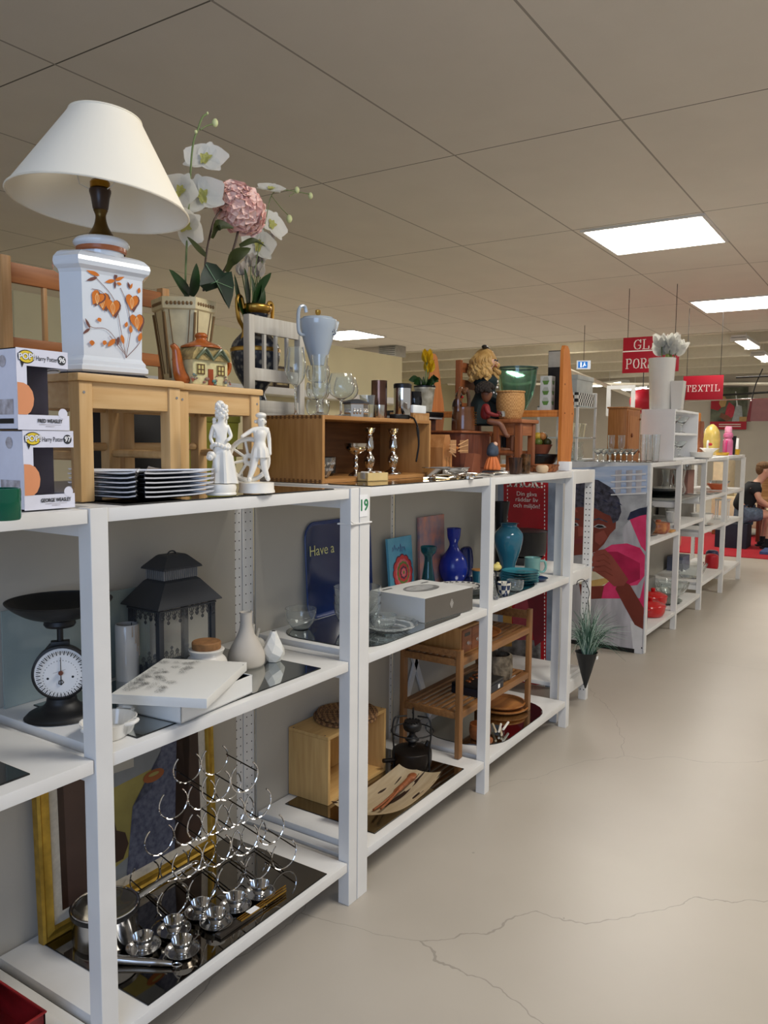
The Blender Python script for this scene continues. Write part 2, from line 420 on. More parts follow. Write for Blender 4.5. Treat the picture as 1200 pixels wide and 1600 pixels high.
# back-to-back row standing behind, only its top boards show
unit('white shelf unit back to back behind the nearest one, carrying the tall pine chair', 1.0, 1.98, [(.96, 1.0)], False, 1.975, 2.5)
unit('white shelf unit back to back behind the crate shelf, carrying picture frames', 2.02, 3.0, [(1.98, 2.02)], False, 1.975, 2.5)

# far row beyond the passage
RF, RB = 1.5, 2.03
xs = [5.69, 6.58, 7.5, 8.5, 9.5]
lab = ['first far white shelf unit, red casseroles on its bottom board', 'second far white shelf unit, cut-glass bowl on its bottom board',
       'third far white shelf unit, white soup dishes on its middle board', 'last white shelf unit before the red rug']
zz = [(.15, .80, 1.36), (.15, .84, 1.36), (.24, .72, 1.02, 1.37), (.2, .70, 1.02, 1.38)]
for i in range(4):
    unit(lab[i], xs[i]+.045, xs[i+1]-.003, [(xs[i], xs[i]+.042)]+([(9.5, 9.545)] if i == 3 else []), i < 3, RF, RB, zz[i])
# mirror sheets lying on the boards (tinted, black edge)
def sheet(x0, x1, y0, y1, z, label, m=tinted, rnd=0, group=None):
    bm = new(); h = .003
    def rr(e):
        if not rnd: return [(x0-e, y0-e), (x1+e, y0-e), (x1+e, y1+e), (x0-e, y1+e)]
        out = []
        for (cx, cy, a0) in ((x1-rnd, y1-rnd, 0), (x0+rnd, y1-rnd, 90), (x0+rnd, y0+rnd, 180), (x1-rnd, y0+rnd, 270)):
            for k in range(7):
                a = math.radians(a0+15*k); out.append((cx+(rnd+e)*math.cos(a), cy+(rnd+e)*math.sin(a)))
        return out
    for e, z0, z1, mi in ((.0015, z+.0003, z+h, 1), (0, z+h, z+h+.0004, 0)):
        p = rr(e); a = [bm.verts.new((x, y, z0)) for x, y in p]; b_ = [bm.verts.new((x, y, z1)) for x, y in p]; n = len(p)
        for f in [bm.faces.new(a[::-1]), bm.faces.new(b_)]+[bm.faces.new((a[i], a[(i+1) % n], b_[(i+1) % n], b_[i])) for i in range(n)]: f.material_index = mi
    return tag(mk('mirror_sheet', bm, [m, mirror_edge], smooth=False), label, 'mirror')
sheet(.45, .97, 1.50, 1.86, 1.35, 'mirror sheet on the top board at the left edge, under the green glass')
sheet(1.16, 1.93, 1.45, 1.86, 1.35, 'dark mirror sheet on the top board under the white plates and figurines')
sheet(.42, .93, 1.48, 1.86, .806, 'mirror sheet on the middle board at the left photo edge')
sheet(1.19, 1.88, 1.46, 1.86, .806, 'mirror sheet under the faceted white vase and flat white boxes', mirror)
sheet(2.13, 2.88, 1.46, 1.87, .806, 'mirror tray with rounded corners under the glass bowls', mirror, .12)
sheet(3.1, 3.72, 1.47, 1.87, .806, 'oval mirror tray under the teal plates', mirror, .19)
sheet(1.2, 1.9, 1.45, 1.87, .145, 'dark mirror sheet on the bottom board under the egg cups')
sheet(2.2, 2.86, 1.47, 1.87, .145, 'dark mirror sheet on the bottom board beside the camping stove')
sheet(3.1, 3.82, 1.455, 1.87, .145, 'rounded mirror on the bottom board under the wooden bowls', mirror, .18)

# ================================================================ top boards, left end
ZT = 1.3535
def S(*ps):   # smooth profile through given (r,z)
    return [(p.x, p.z) for p in curve([(a, 0, b) for a, b in ps], 5)]
p = at(3, 812, 'Z', ZT)
t = thing('candle_jar', 'green glass jar at the left photo edge beside the toy boxes', 'jar', p)
lathe('jar_body', shell([(.03, 0), (.032, .004), (.033, .05), (.032, .056)], .003), mat('bottle_green', (20, 120, 90), .08, trans=.5, noise=.02), t)
tube('straw', [(0, 0, .01), (-.02, 0, .12)], .002, white_paint, t)

def toy_box(x, y, z, num, who, label):
    t = thing('toy_box', label, 'toy box', (x, y, z), 0, None)
    w, d, h = .115, .09, .16; c = mat('box_card', (228, 228, 240), .35, noise=.02, ns=30); g = mat('box_print', (150, 140, 140), .5, ns=60, col2=(205, 200, 205))
    bm = new()
    bx(bm, 0, w, 0, d, 0, .002); bx(bm, 0, w, 0, d, h-.002, h); bx(bm, 0, w, d-.001, d, 0, h); bx(bm, 0, .001, 0, d, 0, h)
    bx(bm, 0, w, -.0006, .0004, h-.034, h); bx(bm, 0, w, -.0006, .0004, 0, .03); bx(bm, 0, .022, -.0006, .0004, .03, h-.034); bx(bm, w-.001, w, 0, d, 0, .028); bx(bm, w-.001, w, 0, d, h-.032, h)
    mk('carton', bm, c, t, False)
    bm = new(); bx(bm, .022, w-.0006, 0, .0003, .03, h-.034); bx(bm, w-.0005, w, 0, d, .028, h-.032); mk('window', bm, plastic, t, False)
    bm = new(); bx(bm, .004, w-.006, d-.03, d-.003, .004, h-.006, .002); bx(bm, .004, w-.006, .01, d-.03, .004, .012, .002); mk('inner_tray', bm, mat('tray_dusk', (74, 70, 84), .5), t)
    # plain coloured panel where the printed portrait sits, seal and side print
    P = [(0, [(.001, .03), (.02, .03), (.028, .036), (.034, .048), (.036, .062), (.033, .076), (.025, .087), (.014, .092), (.001, .093)])]
    flat('plain_print', P, [mat('warm_print', (226, 150, 104), .5, noise=.02)], t, (0, -.0008, 0), (1, 0, 0), (0, 0, 1))
    P = [(0, disc(.100, .036, .0105, 20)), (1, [(.0, .0)])]
    flat('seal', [(0, disc(.100, .034, .0105, 20))], [c], t, (0, -.0008, 0), (1, 0, 0), (0, 0, 1))
    P = [(0, [(.012, .03), (.078, .03), (.078, .06), (.012, .06)]), (1, [(.012, .012), (.078, .012), (.078, .022), (.012, .022)]), (0, disc(.045, .135, .012, 14))]
    for pq in P: flat('side_print', [pq], [g, ink], t, (-.0006, d, 0), (0, -1, 0), (0, 0, 1))
    # yellow speech-bubble word mark
    bub = mat('logo_yellow', (236, 206, 60), .4, noise=.02)
    flat('word_bubble', [(0, disc(.0215, .1435, .0185, 22, .72)), (0, [(.008, .134), (.016, .131), (.012, .122)]), (1, disc(.0215, .1435, .0165, 22, .7))], [ink, bub], t, (0, -.0008, 0), (1, 0, 0), (0, 0, 1))
    M_ = face_mtx((.0215, -.0024, .1435), (1, 0, .05), (-.05, 0, 1)); text('logo_word', 'POP!', .0165, paper, t, M_, .0003, bold=.0004)
    text('logo_outline', 'POP!', .0165, ink, t, face_mtx((.0215, -.0018, .1432), (1, 0, .05), (-.05, 0, 1)), .0002, bold=.0013)
    text('title', 'Harry Potter', .0135, ink, t, face_mtx((.0665, -.0012, .142), (1, 0, 0), (0, 0, 1)), .0002, bold=-.0001, sx=.68)
    flat('number_disc', [(0, disc(.1005, .1425, .0098, 20))], [darkgrey], t, (0, -.0008, 0), (1, 0, 0), (0, 0, 1))
    text('number', num, .0145, paper, t, face_mtx((.1005, -.002, .1425), (1, 0, 0), (0, 0, 1)), .0003, bold=.0004)
    text('name', who, .0105, ink, t, face_mtx((.07, -.0018, .018), (1, 0, 0), (0, 0, 1)), .0002, bold=.0002, sx=.78)
    flat('small_print', [(0, [(.045, .0105), (.095, .0105), (.095, .0115), (.045, .0115)]), (0, [(.06, .007), (.08, .007), (.08, .0082), (.06, .0082)])], [g], t, (0, -.0008, 0), (1, 0, 0), (0, 0, 1))
    return t
toy_box(.931, 1.468, 1.3535, '97', 'GEORGE WEASLEY', 'lower white window-fronted toy box, number 97, standing on the top board')
toy_box(.921, 1.466, 1.5145, '96', 'FRED WEASLEY', 'upper white window-fronted toy box, number 96, stacked on the other')

# stools ---------------------------------------------------------
def stool(name, label, x0, x1, y0, y1, z0, h, m, mx_, lg=.036, over=.008, screw=True, cat='stool'):
    t = thing(name, label, cat, (x0, y0, z0)); w, d = x1-x0, y1-y0
    box('seat', -over, w+over, -over, d+over, h-.018, h, mx_, t, .005)
    for a in (0, w-lg):
        for b_ in (0, d-lg): box('leg', a, a+lg, b_, b_+lg, 0, h-.018, m, t, .003)
    e = .006
    for (n, c) in (('front_apron', (lg, w-lg, e, e+.018, h-.078, h-.018)), ('back_apron', (lg, w-lg, d-e-.018, d-e, h-.078, h-.018)), ('side_apron', (e, e+.018, lg, d-lg, h-.078, h-.018)), ('side_apron', (w-e-.018, w-e, lg, d-lg, h-.078, h-.018))): box(n, *c, mx_, t)
    tube('stretcher', [(lg/2, d-lg/2, h*.42), (w-lg/2, d-lg/2, h*.42)], .011, mx_, t)
    for a in (lg/2, w-lg/2): tube('stretcher', [(a, lg/2, h*.36), (a, d-lg/2, h*.36)], .011, m, t)
    if screw:
        for a in (lg*.35, w-lg*.35):
            s = tube('screw', [(a, .001, h-.043), (a, -.0012, h-.043)], .0035, steel, t)
    return t
stool('child_stool', 'small pale pine stool under the painted table lamp, white plates beneath it', 1.133, 1.432, 1.565, 1.84, ZT, .292, pine, pinex)
stool('child_stool', 'small pale pine stool right of the lamp stool, under the cottage teapot', 1.462, 1.775, 1.605, 1.86, ZT, .292, pine, pinex)

# chairs with slatted backs
def slat_chair(name, label, x0, x1, y, z0, seat_h, top, m, mx_, nsp, rails, seat_d=.28, pw=.03, cat='chair', dirn=1):
    t = thing(name, label, cat, (x0, y, z0)); w = x1-x0
    for a in (0, w-pw):
        box('back_post', a, a+pw, 0, .03, 0, top, m, t, .004)
        box('leg', a, a+pw, dirn*seat_d-.03, dirn*seat_d, 0, seat_h-.015, m, t, .004)
    box('seat', -.005, w+.005, .005 if dirn > 0 else dirn*seat_d-.01, dirn*seat_d+.01 if dirn > 0 else .02, seat_h-.018, seat_h, mx_, t, .004)
    for (z0_, z1_) in rails: box('back_rail', pw, w-pw, .006, .022, z0_, z1_, mx_, t, .003)
    for k in range(nsp):
        a = pw+(w-2*pw)*(k+1)/(nsp+1); box('spindle', a-.006, a+.006, .008, .02, rails[1][1], rails[0][0], m, t, .001)
    return t
slat_chair('wooden_chair', 'natural wooden chair with tall slatted back, standing behind the painted lamp', 1.285, 1.88, 2.1, 1.353, .27, .645, wood('birch_warm', (196, 150, 98), (176, 128, 76), 2), wood('birch_rail', (170, 106, 56), (150, 88, 42), 0), 4, [(.575, .63), (.385, .425)])
whitewood = wood('limed_wood', (206, 202, 192), (190, 184, 172), 2, .6)
slat_chair('white_child_chair', 'small greyish white chair with three back slats, behind the pine stool and wooden crate', 2.142, 2.455, 1.985, 1.3525, .262, .592, whitewood, whitewood, 3, [(.53, .592), (.36, .405), (.20, .29)], .24, .03)

# the big table lamp ------------------------------------------------
def octo(bm, prof, mtx=None, n=6, ph=0, mi=0):
    rings = []
    for r, z in prof: rings.append([bm.verts.new((r*math.cos(ph+2*PI*k/n), r*math.sin(ph+2*PI*k/n), z)) for k in range(n)])
    for a, c in zip(rings, rings[1:]):
        for i in range(n): f = bm.faces.new((a[i], a[(i+1) % n], c[(i+1) % n], c[i])); f.material_index = mi
    bm.faces.new(rings[0][::-1]).material_index = mi; bm.faces.new(rings[-1]).material_index = mi
lamp_p = Vector((1.305, 1.70, ZT+.2925))
glaze = mat('lamp_glaze', (222, 228, 234), .09, noise=.01, coat=.6)
orange = mat('motif_orange', (214, 122, 48), .2, noise=.05, ns=50); brown = mat('motif_brown', (120, 78, 70), .2); 
t = thing('table_lamp', 'large table lamp with cream cone shade and white ceramic body painted with orange leaves', 'table lamp', lamp_p)
LPH = math.radians(-104)   # one flat face looks towards the aisle
R6 = .104; ap = .054
def longhex(bm, prof):
    rings = []; base = [(.084, .054), (-.084, .054), (-.115, 0), (-.084, -.054), (.084, -.054), (.115, 0)]; th = math.radians(-99)+PI/2
    for r, z in prof:
        e = r-R6; ring = []
        for x, y in base:
            L = math.hypot(x, y); s_ = r/R6 if r < .09 else 1
            X, Y = (x*s_+e*.9*(x/abs(x)), y*s_+e*.9*((y > 0)-(y < 0))) if s_ == 1 else (x*s_, y*(s_**.3))
            ring.append(bm.verts.new((X*math.cos(th)-Y*math.sin(th), X*math.sin(th)+Y*math.cos(th), z)))
        rings.append(ring)
    for a, c in zip(rings, rings[1:]):
        for i in range(6): bm.faces.new((a[i], a[(i+1) % 6], c[(i+1) % 6], c[i]))
    bm.faces.new(rings[0][::-1]); bm.faces.new(rings[-1])
bm = new(); longhex(bm, [(.112, 0), (.112, .008), (.104, .012)]); mk('felt_base', bm, black, t, False)
bm = new(); longhex(bm, [(.106, .012), (.113, .017), (.113, .027), (.108, .032), (.108, .040), (.103, .046), (.100, .052), (R6, .25), (.108, .258), (.118, .266), (.121, .276), (.119, .286), (.108, .298), (.098, .303), (.07, .304)])
mk('ceramic_body', bm, glaze, t, False)
lathe('neck', S((.055, .300), (.056, .312), (.06, .322), (.068, .33), (.069, .338), (.058, .347), (.03, .35)), glaze, t)
lathe('painted_ring', [(.0585, .312), (.0625, .316), (.0625, .324), (.0595, .327)], mat('ring_brown', (176, 104, 66), .25), t)
lathe('brass_stem', S((.03, .348), (.033, .352), (.031, .358), (.018, .38), (.013, .402), (.016, .414), (.018, .418)), mat('aged_brass', (96, 76, 40), .35, .9), t)
lathe('lamp_socket', [(.0, .418), (.016, .418), (.019, .422), (.023, .448), (.027, .462), (.027, .468), (.022, .469), (.0215, .49), (.014, .494), (0, .494)], mat('bakelite', (54, 36, 26), .3), t)
lathe('socket_ring', [(.0225, .470), (.0245, .472), (.0245, .486), (.0225, .488)], mat('brass_ring', (150, 112, 40), .3, 1), t)
tl = Matrix.Translation((0, 0, .45)) @ Matrix.Rotation(math.radians(4.5), 4, 'Y') @ Matrix.Rotation(math.radians(2), 4, 'X')
bm = new(); la(bm, [(.221, -.022), (.2225, -.022), (.089, .195), (.0875, .195), (.2205, -.020)], 64, tl)
shade_m = mat('shade_fabric', (252, 246, 230), .75, noise=.01, ns=3, trans=0)
mk('lamp_shade', bm, shade_m, t)
bm = new()
for r, z in ((.2222, -.021), (.0888, .195)): tb(bm, [tl @ Vector((r*math.cos(2*PI*k/64), r*math.sin(2*PI*k/64), z)) for k in range(64)], .0028, 6, True)
mk('shade_trim', bm, mat('trim_cream', (250, 242, 222), .7), t)
bm = new()
for k in range(3):
    a = 2*PI*k/3+.6; tb(bm, [(.024*math.cos(a), .024*math.sin(a), .466), (.05*math.cos(a), .05*math.sin(a), .475), tl @ Vector((.10*math.cos(a), .10*math.sin(a), .17))], .0014, 6)
mk('shade_carrier', bm, white_paint, t)
t.scale = (.96, .96, .985)
# painted leaves on the two faces in view
def leafp(cx, cy, L, wd, ang, seg=9):
    up, dn = [], []
    for i in range(seg+1):
        s = i/seg; w_ = wd*math.sin(PI*s**.8)*(1 if s < .999 else 0); up.append((s*L, w_)); dn.append((s*L, -w_))
    c, s_ = math.cos(ang), math.sin(ang)
    return [(cx+x*c-y*s_, cy+x*s_+y*c) for x, y in up+dn[::-1][1:-1]]
def heart(cx, cy, r, ang=0):
    out = []
    for i in range(20):
        a = 2*PI*i/20; x = 16*math.sin(a)**3/17; y = (13*math.cos(a)-5*math.cos(2*a)-2*math.cos(3*a)-math.cos(4*a))/15
        x, y = x*r*.8, y*r*1.05; out.append((cx+x*math.cos(ang)-y*math.sin(ang), cy+x*math.sin(ang)+y*math.cos(ang)))
    return out
def stem2(pts, w_=.0005):
    P = curve([(a, 0, b) for a, b in pts], 5); up, dn = [], []
    for i, q in enumerate(P):
        d = (P[min(i+1, len(P)-1)]-P[max(i-1, 0)]).normalized(); nn = Vector((-d.z, 0, d.x))*w_
        up.append((q.x+nn.x, q.z+nn.z)); dn.append((q.x-nn.x, q.z-nn.z))
    return [[up[i], up[i+1], dn[i+1], dn[i]] for i in range(len(P)-1)]
motif = []
for s_ in ([(.02, -.08), (.012, -.03), (.0, .03), (-.03, .065), (-.046, .08)], [(.02, -.08), (.03, -.02), (.022, .03), (.012, .055)], [(.018, -.07), (-.012, -.03), (-.04, -.028), (-.05, -.02)], [(.005, .0), (-.02, .04), (-.04, .045)], [(.02, -.075), (-.002, -.05), (-.01, -.04)], [(.02, -.08), (.045, -.05), (.05, -.03)]):
    motif += [(1, q) for q in stem2(s_)]
for (x, y, r, a) in ((-.022, .026, .017, .1), (-.031, .03, .015, -.5), (-.003, .016, .017, 0), (.033, .032, .016, -.1), (.042, -.006, .017, .15)):
    motif += [(1, heart(x+.0025, y-.001, r*1.06, a+.12)), (0, heart(x, y, r, a))]
    for e in (-.35, 0, .35): motif += [(2, q) for q in stem2([(x, y+r*.55), (x+e*r*.6, y), (x+e*.1*r, y-r*.85)], .0004)]
for (x, y, L, w_, a, mi) in ((-.026, .072, .024, .004, 2.9, 0), (-.030, .068, .022, .003, 3.6, 1), (.002, .068, .02, .0035, 3.5, 0), (.002, .068, .018, .003, 1.4, 1), (.002, .068, .02, .003, .5, 0), (.002, .067, .016, .002, -1.6, 1), (.03, .056, .014, .0025, 1.9, 1), (.03, .056, .013, .002, 1.2, 0), (.046, .05, .012, .003, 1.4, 0), (.014, .062, .01, .003, 3.0, 0), (.0, -.045, .022, .0045, 4.0, 0), (.006, -.04, .018, .003, 4.6, 1), (.012, -.035, .02, .0035, 4.9, 0), (-.045, -.03, .02, .0025, 2.0, 1), (-.045, -.03, .018, .0025, 3.9, 1), (-.018, -.05, .01, .004, 4.4, 0), (-.042, -.052, .011, .0045, 4.7, 0), (.03, -.03, .016, .0035, 1.6, 0), (.02, -.02, .012, .003, 1.3, 0), (.045, -.045, .02, .004, 1.3, 0), (-.03, -.008, .009, .004, 5.2, 0)):
    motif.append((mi, leafp(x, y, L, w_, a)))
motif = [(mi, [(a*1.5+.002, b_*1.27) for a, b_ in q]) for mi, q in motif]
for fi in (0,):
    am = math.radians(-99)
    n = Vector((math.cos(am), math.sin(am), .0)); u = Vector((-n.y, n.x, 0))
    flat('painted_leaves', motif, [orange, brown, mat('motif_pale', (246, 208, 150), .2)], t, n*(ap+.0012)+Vector((0, 0, .155)), u, (0, 0, 1), .000004)

# stack of square plates --------------------------------------------
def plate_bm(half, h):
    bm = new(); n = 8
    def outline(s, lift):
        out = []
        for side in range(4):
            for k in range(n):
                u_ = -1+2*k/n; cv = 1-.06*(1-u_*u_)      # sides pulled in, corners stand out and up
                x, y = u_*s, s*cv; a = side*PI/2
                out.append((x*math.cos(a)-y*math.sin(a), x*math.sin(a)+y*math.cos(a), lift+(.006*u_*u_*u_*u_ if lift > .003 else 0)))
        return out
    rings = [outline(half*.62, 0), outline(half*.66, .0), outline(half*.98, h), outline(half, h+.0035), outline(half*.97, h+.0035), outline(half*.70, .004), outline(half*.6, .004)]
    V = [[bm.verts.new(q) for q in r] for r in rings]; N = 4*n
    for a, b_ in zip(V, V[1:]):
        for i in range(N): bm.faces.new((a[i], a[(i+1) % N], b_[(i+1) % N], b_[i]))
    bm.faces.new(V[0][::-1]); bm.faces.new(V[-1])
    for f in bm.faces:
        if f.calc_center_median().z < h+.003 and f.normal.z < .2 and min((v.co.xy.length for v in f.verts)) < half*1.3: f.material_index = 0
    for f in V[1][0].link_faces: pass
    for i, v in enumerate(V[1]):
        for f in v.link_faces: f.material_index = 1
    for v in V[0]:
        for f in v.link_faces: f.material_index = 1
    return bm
pl_m = mat('plate_white', (240, 242, 246), .1, noise=.005)
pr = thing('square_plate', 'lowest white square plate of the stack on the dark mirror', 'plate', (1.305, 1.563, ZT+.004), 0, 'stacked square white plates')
mk('dish', plate_bm(.122, .0058), [pl_m, black], pr)  # black undersides paint in the shade between the stacked plates
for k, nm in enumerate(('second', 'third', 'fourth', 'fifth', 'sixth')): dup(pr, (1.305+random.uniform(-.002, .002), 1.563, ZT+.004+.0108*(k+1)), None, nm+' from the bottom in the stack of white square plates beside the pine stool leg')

# figurines ------------------------------------------------------------
p = at(372, 784, 'Y', 1.47)
K = mpp(p)
t = thing('white_figurine', 'white porcelain figurine of a woman with piled curls, left of the wheel figure', 'figurine', (p.x, p.y, ZT+.004), math.radians(-32))
h = .20
lathe('base', [(0, 0), (.033, 0), (.034, .003), (.032, .006), (.034, .016), (.032, .024), (0, .025)], bisque, t)
def F(lst, s=1): return [((x*s, y*s, z*s), r*s if not isinstance(r, tuple) else (r[0]*s, r[1]*s)) for (x, y, z, r) in lst]
pts = F([(0, 0, .105, (.014, .012)), (.002, 0, .125, .011), (0, 0, .145, (.015, .012)), (.001, 0, .158, .006), (.003, -.002, .172, (.0095, .011)), (.003, -.002, .180, .009),
         (-.008, 0, .085, .012), (-.010, -.006, .055, .009), (-.006, -.003, .03, .007), (.010, 0, .085, .012), (.018, -.002, .055, .010), (.026, 0, .03, .008),
         (-.016, 0, .15, .0055), (-.022, .002, .125, .0045), (-.016, -.008, .105, .004), (.016, 0, .15, .0055), (.022, -.008, .128, .0045), (.010, -.014, .118, .004)])
skin('body', pts, [(0, 1), (1, 2), (2, 3), (3, 4), (4, 5), (0, 6), (6, 7), (7, 8), (0, 9), (9, 10), (10, 11), (2, 12), (12, 13), (13, 14), (2, 15), (15, 16), (16, 17)], bisque, t)
bm = new(); la(bm, S((.030, .026), (.026, .05), (.022, .075), (.018, .10), (.012, .112)), 32, Matrix.Translation((.004, .004, 0)), wob=lambda a, z: 1+.10*math.sin(7*a)*(1 if z < .1 else 0)+.2*math.cos(a-.3)*(z < .09)); mk('skirt', bm, bisque, t)
bm = new()
for i in range(26): 
    a = i*2.4; sp(bm, (.003+.010*math.cos(a), -.002+.010*math.sin(a)*.9+.003, .170+.0011*i), .0055, 8)
for i in range(7): sp(bm, (-.012, .004, .165-.006*i), .005, 8); sp(bm, (.013, .006, .165-.004*i), .004, 8)
sp(bm, (.0, .002, .2), .009, 10, (1, 1, .8)); mk('curled_hair', bm, bisque, t)
bm = new()
for i in range(9): sp(bm, (-.022+.003*math.cos(i*1.9), -.006+.004*math.sin(i), .086+.003*math.sin(i*2.2)), .008, 8)
mk('basket', bm, bisque, t)
bm = new()
for i in range(16): a = 2*PI*i/16; sp(bm, (.019*math.cos(a), .014*math.sin(a), .107+.004*math.sin(a*2)), .005, 8)
mk('garland', bm, bisque, t)
t.scale = (1.16,)*3; t.location.x -= .062
p = at(400, 780, 'Y', 1.46)
t = thing('white_figurine', 'white porcelain figurine of a youth in tunic leaning on a spoked wheel', 'figurine', (p.x, p.y+.01, ZT+.004), math.radians(-28))
lathe('base', [(0, 0), (.041, 0), (.041, .003), (.039, .008), (.039, .022), (0, .024)], bisque, t, wob=lambda a, z: 1 if True else 1)
pts = F([(.008, 0, .098, (.013, .011)), (.008, 0, .115, .010), (.010, 0, .135, (.016, .011)), (.011, 0, .147, .006), (.011, -.002, .160, (.0092, .0105)), (.011, -.002, .168, .008),
         (-.002, -.002, .083, .010), (-.010, -.006, .055, .008), (-.020, -.006, .030, .0055), (-.022, -.016, .027, .005), (.016, 0, .083, .010), (.018, 0, .055, .008), (.026, .0, .032, .0055), (.024, -.012, .028, .005),
         (-.006, 0, .141, .006), (-.024, -.001, .130, .005), (-.038, -.004, .122, .0045), (.026, 0, .141, .006), (.031, .002, .118, .005), (.031, -.002, .09, .004), (.031, -.003, .082, .0045)])
skin('body', pts, [(0, 1), (1, 2), (2, 3), (3, 4), (4, 5), (0, 6), (6, 7), (7, 8), (8, 9), (0, 10), (10, 11), (11, 12), (12, 13), (2, 14), (14, 15), (15, 16), (2, 17), (17, 18), (18, 19), (19, 20)], bisque, t)
lathe('tunic', S((.019, .078), (.0185, .09), (.0145, .105), (.012, .115), (.0145, .13), (.012, .139)), bisque, t, wob=lambda a, z: 1+.08*math.sin(9*a)*(z < .1))
t.children[-1].location = (.008, 0, 0)
bm = new(); sp(bm, (.011, 0, .172), .0125, 12, (1, 1, .55)); 
for i in range(12): a = PI*i/11; sp(bm, (.011+.011*math.cos(a), .004+.004*math.sin(a), .158), .004, 8)
sp(bm, (.011, -.0125, .161), .002, 6); mk('cap_and_hair', bm, bisque, t)
bm = new(); wc = Vector((-.012, .016, .073)); R_ = .046
def wp(a, r): return wc+Vector((r*math.cos(a), .0, r*math.sin(a)))
tb(bm, [wp(2*PI*k/36, R_) for k in range(36)], .0055, 8, True); tb(bm, [wp(2*PI*k/24, .009) for k in range(24)], .006, 8, True)
for k in range(8): tb(bm, [wp(2*PI*k/8+.2, .008), wp(2*PI*k/8+.2, R_)], .0032, 6)
mk('spoked_wheel', bm, bisque, t)

t.scale = (1.2,)*3; t.location.x += .008; t.location.y -= .005
# cottage teapot on the second stool ------------------------------------
zs2 = ZT+.2925
p = at(316, 596, 'Y', 1.66)
t = thing('cottage_teapot', 'cottage-shaped cream teapot with brown lid and orange spout on the right pine stool', 'teapot', (p.x, 1.66, zs2), math.radians(-6))
cream = mat('cottage_cream', (222, 210, 158), .25, noise=.08, ns=60, coat=.3); och = mat('cottage_brown', (176, 92, 34), .25, noise=.1, ns=60, coat=.3); gr_ = mat('cottage_green', (110, 120, 92), .3, noise=.1)
bm = new()
bx(bm, -.048, .05, -.032, .032, 0, .062, .004); mk('body', bm, cream, t)
bm = new()
extr(bm, [(-.054, .055), (-.05, .068), (-.04, .082), (.044, .082), (.054, .068), (.056, .055)], .076, Matrix.Translation((0, -.038, 0))); mk('roof', bm, mat('cottage_thatch', (190, 166, 108), .4, noise=.2, ns=90, bump=.3), t)
bm = new()
for c in (-.022, .022):
    extr(bm, [(c-.022, .056), (c-.012, .068), (c, .078), (c+.012, .068), (c+.022, .056), (c, .07)], .006, Matrix.Translation((0, -.043, 0)))
    tb(bm, curve([(c-.023, -.042, .055), (c-.010, -.044, .070), (c, -.044, .079), (c+.010, -.044, .070), (c+.023, -.042, .055)], 5), .003, 6)
mk('gable_trim', bm, gr_, t)
bm = new(); bx(bm, -.007, .007, -.034, -.031, 0, .036, .001); mk('door', bm, mat('cottage_door', (150, 66, 30), .3), t)
for c in (-.028, .028):
    o = box('window', c-.011, c+.011, -.0345, -.032, .022, .046, mat('cottage_window', (206, 190, 120), .3), t, .001)
    bm = new()
    for q in (-.009, 0, .009): bx(bm, c+q-.001, c+q+.001, -.0355, -.034, .023, .045)
    for q in (.024, .033, .044): bx(bm, c-.01, c+.01, -.0355, -.034, q-.001, q+.001)
    mk('glazing_bar', bm, mat('cottage_bar', (96, 66, 40), .4), t)
bm = new()
for i in range(26): sp(bm, (random.choice((-.046, -.012, .012, .046))+random.uniform(-.008, .008), -.034+random.uniform(-.002, .001), random.uniform(.002, .022)), random.uniform(.002, .004), 6)
mk('flower_border', bm, mat('cottage_flowers', (96, 150, 140), .4, noise=.2, ns=80, col2=(180, 80, 50)), t)
lathe('lid', S((.046, .083), (.044, .088), (.024, .097), (.014, .102), (.012, .106), (.015, .112), (.009, .118), (0, .119)), och, t)
bm = new(); tb(bm, curve([(-.05, -.005, .006), (-.062, -.005, .020), (-.068, -.005, .045), (-.072, -.005, .072), (-.082, -.005, .084)], 6), .01, 10, radii=[.018-.0005*i for i in range(25)])
mk('spout', bm, och, t)
bm = new(); tb(bm, curve([(.05, 0, .065), (.075, 0, .068), (.078, 0, .04), (.05, 0, .015)], 6), .006, 8); mk('handle', bm, och, t)
t.scale = (1.22,)*3; t.location.y -= .01; t.location.x -= .012

# hexagonal planter with orchids ------------------------------------------
p = at(291, 580, 'Y', 1.76)
cr = mat('crackle_cream', (214, 200, 158), .5, noise=.06, ns=40); crd = mat('crackle_line', (122, 94, 56), .6)
t = thing('flower_planter', 'cream six-sided planter with brown bead rim standing behind the cottage teapot', 'planter', (p.x, 1.77, zs2), 0)
PH = math.radians(-112)
bm = new(); octo(bm, [(.048, 0), (.050, .01), (.060, .08), (.073, .165), (.078, .168), (.080, .192), (.074, .192), (.066, .17), (.064, .165)], ph=PH); mk('pot', bm, cr, t, False)
bm = new()
for k in range(6):
    a = PH+k*PI/3; tb(bm, [(.0525*math.cos(a), .0525*math.sin(a), .02), (.0615*math.cos(a), .0615*math.sin(a), .08), (.0745*math.cos(a), .0745*math.sin(a), .160)], .0035, 6)
    b_ = a+PI/3
    A_ = Vector((.0765*math.cos(a), .0765*math.sin(a), .179)); B_ = Vector((.0765*math.cos(b_), .0765*math.sin(b_), .179))
    for j in range(7): q = A_.lerp(B_, (j+1)/8); sp(bm, (q.x, q.y, q.z), .0048, 8)
    for s_ in (.3, .7):
        r0 = Vector((.0545*math.cos(a), .0545*math.sin(a), .03)).lerp(Vector((.0545*math.cos(b_), .0545*math.sin(b_), .03)), s_)
        r1 = Vector((.074*math.cos(a), .074*math.sin(a), .165)).lerp(Vector((.074*math.cos(b_), .074*math.sin(b_), .165)), .5+(s_-.5)*1.7)
        tb(bm, curve([r0, r0.lerp(r1, .6), r1], 5), .0012, 5)
mk('bead_rim', bm, crd, t)
lathe('soil', [(0, .176), (.066, .176)], mat('soil', (48, 38, 28), .9), t, 24)

